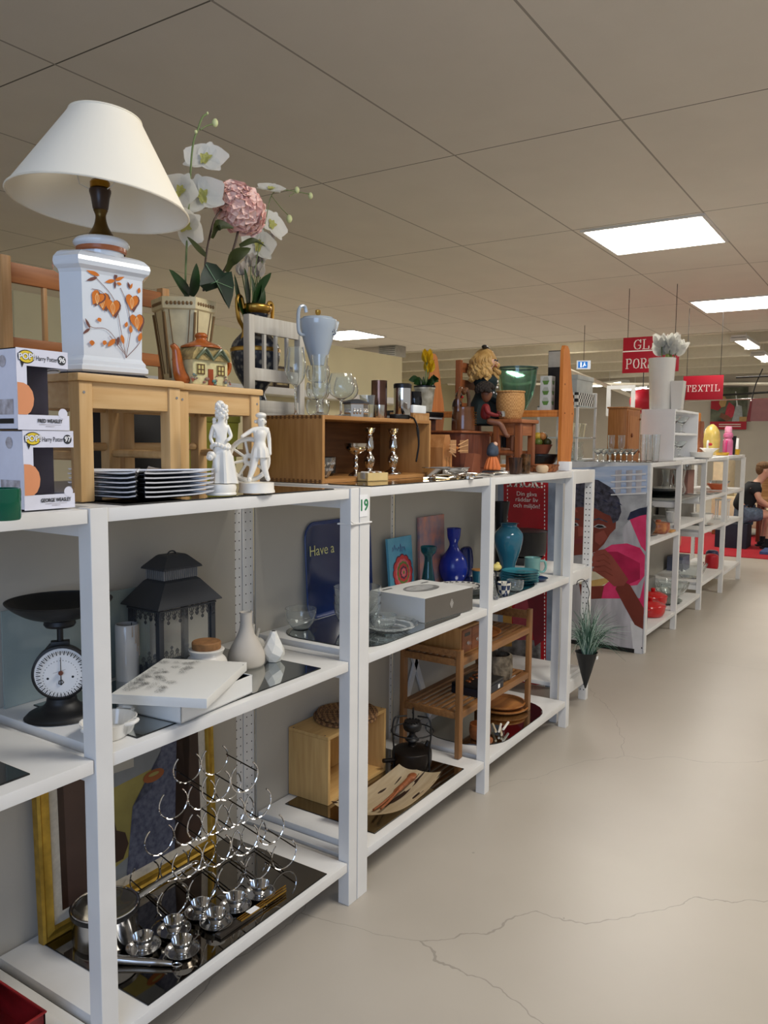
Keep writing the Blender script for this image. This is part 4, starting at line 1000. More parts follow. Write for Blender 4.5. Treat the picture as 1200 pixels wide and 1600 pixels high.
for s_ in (-1, 1):
    tube('top_bar', [(s_*(dx/2+rw-.003)*.98, -.085, rw+.012+3*dz), (s_*(dx/2+rw-.003)*.98, .085, rw+.012+3*dz)], .002, mat('dark_chrome', (90, 86, 82), .2, 1), t)

# egg cups: cup on attached saucer
def eggcup():
    t = thing('egg_cup', '', 'egg cup', (0, 0, 0), 0, 'steel egg cups')
    lathe('saucer', shell([(.026, 0), (.032, .004), (.037, .010), (.039, .0115)], .0012), steel, t, 40)
    lathe('cup', shell(S((.012, .002), (.013, .006), (.017, .012), (.021, .022), (.0245, .034)), .001), chrome, t, 32)
    t.scale = (1.18,)*3; return t
ec = None
for i, (px_, py_, l) in enumerate(((224, 1484, 'steel egg cup farthest left on the mirror, under the saucepan handle'), (285, 1490, 'steel egg cup in the front row, second from the left, nearest the shelf edge'),
        (272, 1458, 'steel egg cup left of centre in the back row of six'), (314, 1430, 'steel egg cup in the back row, behind the middle one of the front row'),
        (338, 1446, 'steel egg cup in the middle of the front row of six'), (368, 1420, 'steel egg cup just left of the brass chopstick ends'), (406, 1400, 'steel egg cup farthest right, standing by itself at the wine rack'))):
    p = at(px_, py_, 'Z', .1488)
    if ec is None: ec = eggcup(); ec.location = (p.x, p.y, .1488); ec['label'] = l
    else: dup(ec, (p.x, p.y, .1488), i*.7, l)
a, b_ = at(340, 1462, 'Z', .156), at(443, 1392, 'Z', .156)
t = thing('chopstick_case', 'dark case of brass-coloured chopsticks lying right of the egg cups, white price sticker on it', 'chopsticks', (a.x, a.y, .1488), math.atan2(b_.y-a.y, b_.x-a.x))
L = (b_-a).length
box('case', .0, L*.62, -.012, .012, 0, .009, mat('case_dark', (52, 46, 40), .3), t)
for k in range(3): tube('chopstick', [(L*.3, -.008+.008*k, .010), (L*1.0+.01*k, -.010+.010*k, .011)], .0026, brass, t)
box('price_sticker', L*.44, L*.58, -.010, .010, .013, .0134, paper, t, 0)
a, b_ = at(195, 1502, 'Z', .156), at(300, 1508, 'Z', .156)
t = thing('steel_ladle', 'long polished steel ladle handle lying across the mirror in front of the egg cups', 'ladle', (a.x, a.y, .1488), math.atan2(b_.y-a.y, b_.x-a.x))
bm = new(); tb(bm, curve([(-.02, 0, .012), (.03, 0, .010), (.08, 0, .010), (.125, 0, .008)], 6), .008, 10, radii=[.012-.0003*i for i in range(19)]); mk('handle', bm, steel, t)
bm = new(); tb(bm, [(.137+.012*math.cos(2*PI*k/14), .008*math.sin(2*PI*k/14), .006) for k in range(14)], .0022, 6, True); mk('hang_ring', bm, chrome, t)

# red crate at the lower left
p = at(15, 1590, 'Z', .146)
t = thing('red_crate', 'worn red crate on the bottom board at the lower left photo corner', 'crate', (.895, 1.68, .1455), 0)
bm = new(); w, d, h = .1, .13, .07
for a in ((-w, w, -d, d, 0, .004), (-w, w, -d, -d+.004, 0, h), (-w, w, d-.004, d, 0, h), (-w, -w+.004, -d, d, 0, h), (w-.004, w, -d, d, 0, h)): bx(bm, *a)
mk('crate_body', bm, mat('crate_red', (140, 26, 30), .3, noise=.25, ns=14), t, False)
bm = new(); tb(bm, [(-w, -d, h), (w, -d, h), (w, d, h), (-w, d, h)], .004, 6, True); mk('rim', bm, mat('rim_red', (160, 40, 40), .3), t)
bm = new(); bx(bm, w-.03, w+.0006, -d-.0006, -d+.02, .01, .04); mk('torn_label', bm, paper, t)
bm = new(); bx(bm, w-.0003, w+.0007, -.08, .08, .015, .06); mk('side_label', bm, mat('label_faded', (170, 130, 120), .6, noise=.2, ns=40), t)

# ================================================================ second unit, middle board
t = thing('serving_tray', 'blue tray with rounded corners lettered Have a, leaning against the back panel', 'tray', (2.555, 1.895, .8065), 0)
nv = mat('tray_blue', (26, 52, 112), .3, noise=.03); nvd = mat('tray_inner', (24, 44, 92), .16, noise=.05, ns=6)
def rrect(w, h, r, n=6):
    out = []
    for (cx, cy, a0) in ((w-r, h-r, 0), (r, h-r, 90), (r, r, 180), (w-r, r, 270)):
        for k in range(n+1): a = math.radians(a0+90*k/n); out.append((cx+r*math.cos(a), cy+r*math.sin(a)))
    return out
TW, TH = .44, .375
bm = new(); A_ = rrect(TW, TH, .06); B_ = [(x*.93+TW*.035, y*.93+TH*.035) for x, y in A_]; R = []
for pts_, y in ((A_, 0), (A_, -.004), (B_, .004)): R.append([bm.verts.new((x, y, z)) for x, z in pts_])
R.append([bm.verts.new((x, .009, z)) for x, z in B_]); n = len(A_)
for a, b_ in ((R[3], R[0]), (R[0], R[1]), (R[1], R[2])):
    for i in range(n): bm.faces.new((a[i], a[(i+1) % n], b_[(i+1) % n], b_[i]))
bm.faces.new(R[3]); f = bm.faces.new(R[2]); f.material_index = 1; mk('tray_body', bm, [nv, nvd], t)
bm = new(); tb(bm, [(x, -.004, z) for x, z in A_], .003, 6, True); mk('rolled_rim', bm, nv, t)
text('lettering', 'Have a', .058, mat('letter_yellow', (222, 218, 150), .5), t, face_mtx((.03, .0025, .262), (1, 0, 0), (0, 0, 1)), .0004, 'LEFT')
t.location = (2.36, 1.895, .8065); t.rotation_euler = (math.radians(-3), 0, 0)

def bowl(name, label, loc, r, h, m, group=None, th=.0025, parent_prof=None, cat='bowl'):
    prof = parent_prof or S((r*.45, 0), (r*.6, h*.08), (r*.86, h*.4), (r*.93, h*.62), (r*.96, h*.66), (r, h))
    return tag(lathe(name, shell(prof, th), m, None, 40, loc=loc), label, cat, group)
p = at(475, 978, 'Z', .811)
bowl('glass_bowl', 'single clear glass bowl standing left of the glass bowl stack', (2.24, 1.83, .8103), .058, .075, glass)
for k, nm in enumerate(('lowest', 'second', 'topmost')):
    bowl('glass_bowl', nm+' clear glass bowl in the stack hidden behind the shelf posts', (2.365, 1.665, .8103+.030*k), .088, .095, glass)
p = at(612, 985, 'Z', .811)
t = thing('crystal_platter', 'cut-crystal platter with scalloped rim on the mirror tray, front right of the glass bowls', 'platter', (2.40, 1.545, .8103))
lathe('platter_body', shell([(.055, 0), (.07, .006), (.098, .024), (.105, .032)], .004), glass, t, 96, wob=lambda a, z: 1+(.035 if z > .004 else .01)*math.cos(16*a)*abs(math.cos(8*a)))
bm = new()
for k in range(48): a = 2*PI*k/48; sp(bm, (.082*math.cos(a), .082*math.sin(a), .0215), .006, 6, (1, 1, .7))
for k in range(30): a = 2*PI*k/30; sp(bm, (.06*math.cos(a), .06*math.sin(a), .010), .006, 6, (1, 1, .6))
mk('cut_facets', bm, crystal, t, False)
for k in (0,): bowl('glass_bowl', 'small thick glass dish standing inside the crystal platter', (2.385, 1.565, .8190), .05, .05, glass)

t = thing('appliance_box', 'closed white carton with dark grey front, diamond mark and a bowl pictured on top', 'box', (2.575, 1.50, .8103), math.radians(-6))
w, d, h = .33, .26, .095
bm = new(); bx(bm, 0, w, 0, d, 0, h, .0015); mk('carton', bm, wb, t, False)
bm = new(); bx(bm, .0005, w-.0005, -.0008, .0002, .001, h-.001); mk('grey_front', bm, mat('box_taupe', (96, 90, 82), .5, noise=.02), t, False)
cx, cz = w*.54, h*.52; lm_ = mat('mark_grey', (206, 202, 194), .5)
def dia(r, w_): return [(cx+r*w_, cz), (cx, cz+r), (cx-r*w_, cz), (cx, cz-r)]
flat('diamond_mark', [(0, dia(.019, .62)), (1, dia(.0155, .62)), (0, dia(.011, .62)), (1, dia(.008, .62)), (0, dia(.004, .62))], [lm_, mat('box_taupe')], t, (0, -.001, 0), (1, 0, 0), (0, 0, 1), .00015)
P = [(0, disc(.165, .14, .095, 32, .62)), (1, disc(.165, .148, .08, 32, .48)), (2, [(.25, .2), (.3, .2), (.3, .21), (.25, .21)]), (2, [(.02, .22), (.08, .22), (.08, .23), (.02, .23)])]
flat('pictured_bowl', P, [mat('print_grey', (150, 150, 148), .4, noise=.15, ns=40), mat('print_mid', (196, 196, 194), .4, noise=.1, ns=50), ink], t, (0, 0, h+.0002), (1, 0, 0), (0, 1, 0), .00015)

# books standing at the back
def book(label, loc, w, h, m, rz=0, tilt=-6):
    t = thing('picture_book', label, 'book', loc, 0); t.rotation_euler = (math.radians(tilt), 0, rz)
    box('cover', 0, w, 0, .012, 0, h, m, t, .001); box('pages', .002, w-.003, .002, .010, .003, h+.0, paper, t, 0); return t
t = book('blue colouring book with a red mandala flower on its cover, beside the teal glass vase', (2.90, 1.86, .8065), .20, .265, mat('book_blue', (70, 150, 186), .25, noise=.12, ns=5, col2=(110, 180, 200)), 0, -5)
def petals(cx, cy, r, n, mi, ph=0, w_=.36): return [(mi, disc(cx+r*.62*math.cos(ph+2*PI*k/n), cy+r*.62*math.sin(ph+2*PI*k/n), r*w_, 12)) for k in range(n)]
cx, cy = .108, .105; P = []
for r, n, mi, ph in ((.095, 12, 3, 0), (.088, 12, 0, 0), (.070, 12, 1, .26), (.058, 12, 2, 0), (.044, 10, 0, .3), (.032, 8, 3, 0), (.022, 8, 1, 0)): P += [(mi, disc(cx, cy, r*.75, 24))]+petals(cx, cy, r, n, mi, ph, .28 if n > 10 else .34)
P += [(2, disc(cx, cy, .008, 12))]
flat('mandala', P, [mat('m_red', (214, 62, 60), .4), mat('m_pink', (230, 110, 120), .4), mat('m_green', (110, 140, 60), .4), mat('m_plum', (92, 40, 70), .4)], t, (0, -.0004, 0), (1, 0, 0), (0, 0, 1), .00006)
P = []
for k in range(7):
    x = .03+.016*k; P += [(0, q) for q in stem2([(x, .205+.01*math.sin(k)), (x+.006, .225+.01*math.sin(k*2)), (x+.012, .207+.012*math.sin(k*3))], .0012)]
flat('handwriting', P, [mat('m_violet', (60, 60, 130), .4)], t, (0, -.0004, 0), (1, 0, 0), (0, 0, 1), .00002)
t = book('grey picture book with pink and orange blossom cover, behind the teal glass vase', (3.20, 1.89, .8065), .24, .335, mat('book_lilac', (120, 120, 140), .3, noise=.3, ns=14, col2=(206, 140, 120)), 0, -2)

def vase(label, loc, prof, m, th=.0025, name='vase', cat='vase', seg=48):
    return tag(lathe(name, shell(prof, th), m, None, seg, loc=loc), label, cat)
vase('teal glass hyacinth vase with flared cup, standing right of the mandala book', (3.15, 1.82, .8065), S((.036, 0), (.038, .006), (.030, .06), (.021, .12), (.018, .155), (.022, .17), (.034, .185), (.037, .205), (.036, .212)), tealglass, .003)
cob = mat('cobalt', (24, 44, 140), .22, noise=.03); cobd = mat('cobalt_dark', (18, 34, 100), .2, trans=.15)
vase('cobalt blue long-necked vase with round belly behind the grey carton', (3.42, 1.835, .8065), S((.03, 0), (.048, .02), (.058, .06), (.050, .1), (.028, .13), (.018, .15), (.018, .165), (.025, .185), (.028, .218), (.030, .222)), cob, .003).scale = (1.22,)*3
t = thing('blue_flask', 'flat dark blue glass flask right of the cobalt long-necked vase', 'flask', (3.62, 1.87, .8065))
bm = new(); la(bm, S((.0, 0), (.05, .004), (.062, .04), (.062, .09), (.05, .14), (.028, .155), (.0, .157)), 40, Matrix.Diagonal((1, .45, 1, 1))); mk('flask_body', bm, cobd, t)
t = thing('teal_jar', 'small teal pot with tan lid in front of the dark blue flask', 'pot', (3.50, 1.74, .8065))
lathe('pot_body', shell([(.022, 0), (.024, .004), (.029, .06), (.03, .062)], .002), mat('teal_ceramic', (32, 96, 116), .3), t)
lathe('wooden_lid', [(0, .062), (.031, .062), (.031, .068), (0, .069)], oak, t)
# patterned plates stack
pp = mat('plate_pattern', (224, 222, 214), .2, noise=.01)
for k, nm in enumerate(('lowest', 'second', 'third', 'topmost')):
    z = .8065+.0075*k
    if k < 3:
        tag(lathe('dinner_plate', shell([(.06, 0), (.066, .004), (.112, .013), (.116, .014)], .002), pp, None, 48, loc=(3.0-.12, 1.68+.0, z+.0)), nm+' white plate in the stack behind the grey carton', 'plate', 'white plates with dark rim pattern')
    else:
        t = thing('dinner_plate', nm+' plate of the stack behind the grey carton, dark scrolls on its rim', 'plate', (2.88, 1.68, z), 0, 'white plates with dark rim pattern')
        lathe('dish', shell([(.06, 0), (.066, .004), (.112, .013), (.116, .014)], .002), pp, t, 48)
        bm = new()
        for j in range(22):
            a = 2*PI*j/22; c = Vector((.097*math.cos(a), .097*math.sin(a), .0135)); tb(bm, [c+Vector((.008*math.cos(i*.9+a), .008*math.sin(i*.9+a), .0005)) for i in range(6)], .0016, 4)
        mk('rim_scroll', bm, darkgrey, t)
U = [o for o in bpy.data.objects if o.name.startswith(('dinner_plate',))]
for o in U: o.location.x = 3.20; o.location.y = 1.685

# ================================================================ second unit, bottom board
t = thing('wooden_cube_box', 'open-fronted plain birch box on the bottom board behind the double posts', 'box', (2.27, 1.725, .1488), 0)
w, d, h, th = .39, .19, .262, .014; bir = wood('birch', (206, 168, 108), (190, 150, 92), 2, .55); birx = wood('birch_x', (206, 168, 108), (190, 150, 92), 0, .55)
box('side_panel', 0, th, 0, d, 0, h-th, bir, t); box('side_panel', w-th, w, 0, d, 0, h-th, bir, t); box('top_panel', 0, w, 0, d, h-th, h, birx, t); box('bottom_panel', th, w-th, 0, d, 0, th, birx, t); box('back_panel', th, w-th, d-.008, d, th, h-th, bir, t)
for x in (.007, w-.007):
    for y in (.02, d-.02): lathe('screw_head', [(0, h), (.003, h), (.003, h+.0006), (0, h+.0006)], darkgrey, t, 10, loc=(x, y, 0))
wic = weave('wicker_mat', (150, 112, 72), (96, 66, 40), 70)
for k, (nm, x, y, r) in enumerate((('lower', 2.475, 1.80, .125), ('upper', 2.485, 1.797, .12))):
    bm = new(); z = .412+.013*k
    pts = []; N = 300; turns = 11
    for i in range(N):
        s_ = i/N; a = 2*PI*turns*s_; rr = .012+(r-.012)*s_; pts.append((rr*math.cos(a), rr*math.sin(a), .007+.003*math.cos(a*3)))
    tb(bm, pts, .0062, 6)
    tag(mk('wicker_mat', bm, wic, None, loc=(x, y, z)), nm+' round coiled wicker mat lying on top of the birch box', 'place mat', 'round wicker mats')

p = at(635, 1205, 'Z', .15)
t = thing('camping_stove', 'blackened brass paraffin stove with wire pot stand on the bottom board', 'stove', (2.735, 1.645, .1488))
sm = mat('soot_metal', (42, 36, 32), .42, .6, noise=.15, ns=20)
lathe('tank', S((.0, .004), (.05, .004), (.058, .010), (.063, .03), (.063, .058), (.058, .066), (.03, .074), (.014, .078), (.012, .084), (0, .085)), sm, t, 48)
lathe('burner', S((.01, .08), (.013, .09), (.022, .096), (.016, .104), (.010, .112), (.012, .122), (.026, .13), (.030, .145), (.026, .152), (.018, .156), (.0, .157)), iron, t)
bm = new()
for k in range(14): a = 2*PI*k/14; bx(bm, .022*math.cos(a)-.003, .022*math.cos(a)+.003, .022*math.sin(a)-.003, .022*math.sin(a)+.003, .128, .158)
mk('flame_ring', bm, iron, t, False)
for k in range(3):
    a = 2*PI*k/3+.5; c, s_ = math.cos(a), math.sin(a)
    tube('stand_leg', curve([(.066*c, .066*s_, 0), (.064*c, .064*s_, .07), (.070*c, .070*s_, .14), (.062*c, .062*s_, .175), (.045*c, .045*s_, .178), (.02*c, .02*s_, .176)], 5), .0028, iron, t)
bm = new(); tb(bm, [(.067*math.cos(2*PI*k/30), .067*math.sin(2*PI*k/30), .125) for k in range(30)], .0022, 6, True); mk('stand_ring', bm, iron, t)
tube('filler_cap', [(.04, -.03, .07), (.045, -.034, .084)], .008, sm, t); tube('pump', [(-.05, .03, .04), (-.09, .05, .045)], .007, sm, t)
t.scale = (1.3, 1.3, 1.3)

# curved veneer dish with salad servers
t = thing('veneer_dish', 'large curved pale wooden dish with dark bark streaks, overhanging the bottom board edge', 'dish', (2.43, 1.555, .154), math.radians(4))
vd = mat('veneer', (226, 210, 180), .55, ns=6, stretch=(1.2, 9, 1), col2=(208, 188, 152))
nt = vd.node_tree; b = nt.nodes['Principled BSDF']; old = b.inputs['Base Color'].links[0].from_socket
wv = nt.nodes.new('ShaderNodeTexNoise'); wv.inputs['Scale'].default_value = 5; mp = nt.nodes.new('ShaderNodeMapping'); mp.inputs['Scale'].default_value = (.7, 5, 1); tc = nt.nodes.new('ShaderNodeTexCoord')
nt.links.new(tc.outputs['Object'], mp.inputs[0]); nt.links.new(mp.outputs[0], wv.inputs[0]); gt = nt.nodes.new('ShaderNodeMath'); gt.operation = 'GREATER_THAN'; gt.inputs[1].default_value = .60; nt.links.new(wv.outputs['Fac'], gt.inputs[0])
m2 = nt.nodes.new('ShaderNodeMixRGB'); m2.inputs[2].default_value = (.06, .03, .018, 1); nt.links.new(gt.outputs[0], m2.inputs[0]); nt.links.new(old, m2.inputs[1]); nt.links.new(m2.outputs[0], b.inputs['Base Color'])
bm = new(); NX, NY = 20, 14; rows = []
for i in range(NX+1):
    u_ = -1+2*i/NX; row = []
    for j in range(NY+1):
        v_ = -1+2*j/NY; x = .25*u_; y = .105*v_*(1-.12*u_*u_)-.01*u_; z = .052*abs(u_)**2.2*(1 if u_ < 0 else .45)+.022*v_*v_
        row.append(bm.verts.new((x, y, z)))
    rows.append(row)
for a, b_ in zip(rows, rows[1:]):
    for j in range(NY): bm.faces.new((a[j], a[j+1], b_[j+1], b_[j]))
solid(bm, .004); mk('dish_body', bm, vd, t)
for k, (dy, rz_, l) in enumerate(((0, 0, 'upper'), (-.02, .08, 'lower'))):
    tt = thing('salad_server', ('front' if k else 'rear')+' brown wooden salad server lying across the curved veneer dish', 'salad server', (2.42, 1.55+dy, .172+.012*k), math.radians(6)+rz_, 'salad servers')
    bm = new(); tb(bm, curve([(-.13, 0, .005), (-.05, 0, 0), (.05, 0, .002), (.17, 0, .0)], 6), .006, 10, radii=[.0045+.0004*i*(i > 11) for i in range(19)]); mk('handle', bm, teak, tt)
    bm = new(); sp(bm, (.185, 0, .001), .022, 14, (1.4, .8, .35)); mk('head', bm, teak, tt)

# crossed white brace at the back of the open section
t = thing('cross_brace', 'white wooden X brace standing against the back behind the bamboo rack', 'brace', (3.04, 1.90, .147))
for a, b_ in (((0, .0), (.30, .60)), ((.30, 0), (0, .60))):
    bm = new(); dv = Vector((b_[0]-a[0], 0, b_[1]-a[1])).normalized(); nn = Vector((-dv.z, 0, dv.x))*.016
    q = [Vector((a[0], 0, a[1]))+nn, Vector((b_[0], 0, b_[1]))+nn, Vector((b_[0], 0, b_[1]))-nn, Vector((a[0], 0, a[1]))-nn]
    extr(bm, [(v.x, v.z) for v in q], .012); mk('slat', bm, white_paint, t, False)

# ================================================================ open unit: bamboo rack and what is on it
t = thing('bamboo_rack', 'two-tier slatted bamboo rack standing on the bottom board of the open-backed unit', 'rack', (2.93, 1.53, .1488), 0)
# runs along X; feet on the bottom board
RL, RD, RHh = .77, .30, .52
for x in (0, RL-.03):
    for y in (0, RD-.022): box('leg', x, x+.032, y, y+.022, 0, RHh if x else .47, bambooz, t, .002)
for z in (.20, .43):
    for y in (.0, RD-.018): box('side_rail', .032, RL-.03, y+.002, y+.018, z-.03, z, bamboo, t, .002)
    for x in (.004, RL-.022): box('end_rail', x, x+.018, .022, RD-.022, z-.03, z, bamboo, t, .002)
    for k in range(9): y = .022+(RD-.05)*k/8; box('shelf_slat', .022, RL-.022, y-.008+.004, y+.012, z-.008, z, bamboo, t, .001)
box('end_rail', RL-.026, RL-.006, .022, RD-.022, RHh-.05, RHh-.01, bamboo, t, .002)
box('end_rail', .004, .022, .022, RD-.022, .44, .468, bamboo, t, .002)
rk = t
zr1, zr2 = .1488+.20, .1488+.43
# little drawer box on the rack
t = thing('drawer_box', 'small brown wooden box with handle slot and glass knobs on the bamboo rack', 'box', (2.985, 1.56, zr2+.001), 0)
box('box_body', 0, .2, 0, .2, 0, .12, oakz, t); box('drawer_front', .01, .098, -.004, 0, .01, .11, teakx, t); box('drawer_front', .102, .19, -.004, 0, .01, .11, teakx, t)
for x in (.055, .145):
    bm = new(); sp(bm, (x, -.014, .05), .010, 12); tb(bm, [(x, 0, .05), (x, -.01, .05)], .004, 8); mk('knob', bm, plastic if False else glass, t)
box('handle_slot', .03, .08, -.0046, -.0036, .08, .095, black, t, 0)
box('end_panel', .2, .208, -.002, .2, 0, .15, oakz, t)
bm = new()
for k in range(5): tb(bm, [(.209, .0, .02+.028*k), (.24, .0, .02+.028*k)], .002, 5)
tb(bm, [(.24, 0, 0), (.24, 0, .15)], .003, 5); mk('wire_grid', bm, chrome, t)
t = thing('oval_tray', 'oval wooden tray with raised rim on the upper tier of the bamboo rack', 'tray', (3.38, 1.68, zr2+.001))
bm = new(); la(bm, shell([(.10, 0), (.115, .004), (.125, .014), (.128, .015)], .005), 48, Matrix.Diagonal((1.15, .85, 1, 1))); mk('tray_body', bm, honey, t)
t = thing('bark_pot', 'round plant pot with rough bark outside on the lower tier of the bamboo rack', 'pot', (3.50, 1.62, zr1+.001))
bk = mat('bark', (134, 122, 104), .9, noise=.3, ns=26, bump=1.0, col2=(62, 52, 40))
lathe('pot_body', shell(S((.062, 0), (.066, .01), (.07, .06), (.068, .10), (.064, .118)), .008), bk, t, 64, wob=lambda a, z: 1+.02*math.sin(11*a+z*60))
t = thing('black_case', 'flat black case with a white price tag lying on the lower tier of the rack', 'case', (3.16, 1.535, zr1+.001), math.radians(0))
box('case_body', 0, .22, 0, .16, 0, .036, mat('case_navy', (24, 26, 36), .35), t, .003); box('case_lid', .0, .22, 0, .16, .037, .05, black, t, .004)
box('price_tag', .16, .178, -.001, 0, .008, .026, paper, t, 0)
bm = new()
for k in range(16): sp(bm, (.04+.14*random.random(), .03+.1*random.random(), .052), .009, 6, (1, 1, .5))
mk('necklace', bm, mat('amber_beads', (130, 70, 30), .3), t)
# wooden bowls and plates
p = at(790, 1120, 'Z', .152)
for k, (nm, r, dx_, dz_) in enumerate((('lower', .13, 0, 0), ('upper', .118, -.01, .022))):
    tag(lathe('wooden_plate', shell(S((r*.75, 0), (r*.85, .003), (r*.97, .012), (r, .020)), .007), wood('plate_wood', (190, 128, 66), (160, 98, 46), 0), None, 48, loc=(3.64+dx_, 1.655, .1495+dz_)), nm+' round turned wooden plate on the mirror under the bamboo rack', 'plate')
t = thing('wooden_cup', 'small smooth brown wooden bowl beside the third shelf post, left of the white pegs', 'bowl', (3.20, 1.565, .1495))
lathe('cup_body', shell(S((.035, 0), (.044, .010), (.049, .04), (.047, .066), (.046, .070)), .005), wood('cup_wood', (150, 88, 44), (126, 70, 34), 0), t)
t = thing('wooden_foot_rest', 'small turned wooden foot-shaped block on the mirror below the brown bowl', 'wooden block', (3.12, 1.50, .1495))
bm = new(); sp(bm, (.0, .0, .022), .022, 14, (1.4, 1, 1)); sp(bm, (.045, 0, .016), .016, 12, (1.3, 1, 1)); mk('block_body', bm, wood('cup_wood', (150, 88, 44), (126, 70, 34), 0), t)
for k, (dx_, dy_, rz_) in enumerate(((0, 0, .5), (.02, .015, .35), (-.01, .03, .6), (.03, -.01, .2))):
    l = ('nearest', 'second', 'hindmost', 'right-hand')[k]
    tag(tube('clothes_peg', [(-.05, 0, 0), (.05, 0, 0)], .0055, bisque if k % 2 else mat('bone', (216, 200, 170), .5), None, 8, loc=(3.32+dx_, 1.515+dy_, .158+.006*k), rz=rz_), l+' pale bone-coloured handle in the small pile beside the wooden bowl', 'handle', 'pale handles on the mirror')
tag(box('mirror_leaf', 2.72, 2.98, 1.72, 1.74, .150, .17, mirror, None, .001), 'narrow leaning mirror strip behind the camping stove', 'mirror')

# ================================================================ open unit: middle board
tc_ = mat('teal_glaze', (44, 108, 130), .14, noise=.04, ns=5, coat=.4)
t = thing('teal_jug', 'large teal glazed pitcher vase with broad shoulders on the middle board', 'vase', (3.765, 1.70, .8065))
lathe('vase_body', shell(S((.046, 0), (.045, .008), (.036, .03), (.040, .07), (.066, .15), (.074, .195), (.070, .225), (.050, .25), (.040, .262), (.044, .272), (.052, .275)), .004), tc_, t, 48)
vase('tall black flaring vase standing behind the teal pitcher', (3.885, 1.80, .8065), [(.03, 0), (.03, .02), (.028, .2), (.034, .30), (.044, .375)], black)
tp_ = mat('teal_plate', (58, 138, 152), .12, coat=.4)
for k, nm in enumerate(('lowest', 'second', 'third', 'fourth', 'topmost')):
    tag(lathe('side_plate', shell([(.055, 0), (.062, .004), (.088, .010), (.091, .012)], .0025), tp_, None, 48, loc=(3.60, 1.56, .8108+.0125*k)), nm+' teal plate in the stack in front of the teal pitcher', 'plate', 'stacked teal plates')
t = thing('mint_mug', 'mint green mug with a round handle at the end of the middle board', 'mug', (3.845, 1.60, .8065), math.radians(-60))
mg = mat('mint', (128, 176, 168), .15, coat=.4)
lathe('mug_body', shell([(.036, 0), (.04, .006), (.041, .095), (.042, .098)], .004), mg, t, 40)
tube('handle', curve([(.038, 0, .08), (.062, 0, .078), (.07, 0, .05), (.06, 0, .025), (.038, 0, .022)], 6), .0065, mg, t)
t = thing('black_pot', 'wide matt black cooking pot behind the mint mug on the middle board', 'pot', (4.24, 1.82, .8005))
lathe('upturned_base_dish', shell([(.07, 0), (.075, .004), (.11, .045), (.112, .047)], .003), darkgrey, t)
lathe('pot_body', shell([(.10, .05), (.12, .058), (.128, .075), (.132, .185), (.134, .19)], .004), black, t, 48)
lathe('pot_lid', [(0, .205), (.02, .205), (.09, .200), (.133, .191), (.133, .194)], black, t, 48)
tube('handle', curve([(.13, .02, .1), (.16, .03, .09), (.17, 0, .06), (.15, -.02, .05)], 5), .007, black, t)
t = thing('glass_angel', 'clear glass angel ornament with a yellow flower beside the third shelf post', 'ornament', (3.17, 1.51, .8103))
lathe('gown', S((.0, 0), (.034, 0), (.030, .02), (.018, .06), (.012, .09), (.0, .098)), glass, t, 24, wob=lambda a, z: 1+.1*math.sin(8*a))
bm = new(); sp(bm, (0, 0, .108), .014, 12); sp(bm, (.022, 0, .075), .018, 10, (1, .3, 1.3)); sp(bm, (-.022, 0, .075), .018, 10, (1, .3, 1.3)); mk('head_and_wings', bm, glass, t)
bm = new(); sp(bm, (.03, -.01, .135), .022, 14, (1.25, 1, .7)); sp(bm, (.036, -.012, .148), .010, 10); mk('yellow_flower', bm, mat('soft_yellow', (220, 204, 120), .5), t)
tube('flower_stem', [(.02, -.01, .02), (.028, -.01, .13)], .003, black, t)
t = thing('patterned_cup', 'small white cup with blue pattern next to the glass angel', 'cup', (3.285, 1.50, .8103))
lathe('cup_body', shell([(.02, 0), (.026, .01), (.032, .05), (.034, .055)], .003), weave('blue_patches', (222, 216, 200), (40, 56, 90), 45, .2, 0), t)
t = thing('glass_cup', 'clear blue-tinted glass cup with handle in front of the teal plates', 'cup', (3.395, 1.495, .8103))
lathe('cup_body', shell(S((.022, 0), (.036, .012), (.040, .04), (.038, .052)), .002), glass, t); tube('handle', curve([(.036, 0, .044), (.056, 0, .04), (.054, 0, .02), (.036, 0, .012)], 5), .003, glass, t)
tag(lathe('saucer', [(0, 0), (.05, .002), (.062, .012), (.064, .011), (.05, .0), (0, -.001)], mat('navy_glaze', (24, 40, 90), .15), None, 40, loc=(3.72, 1.53, .8118)), 'dark blue saucer on the mirror tray right of the teal plates', 'saucer')

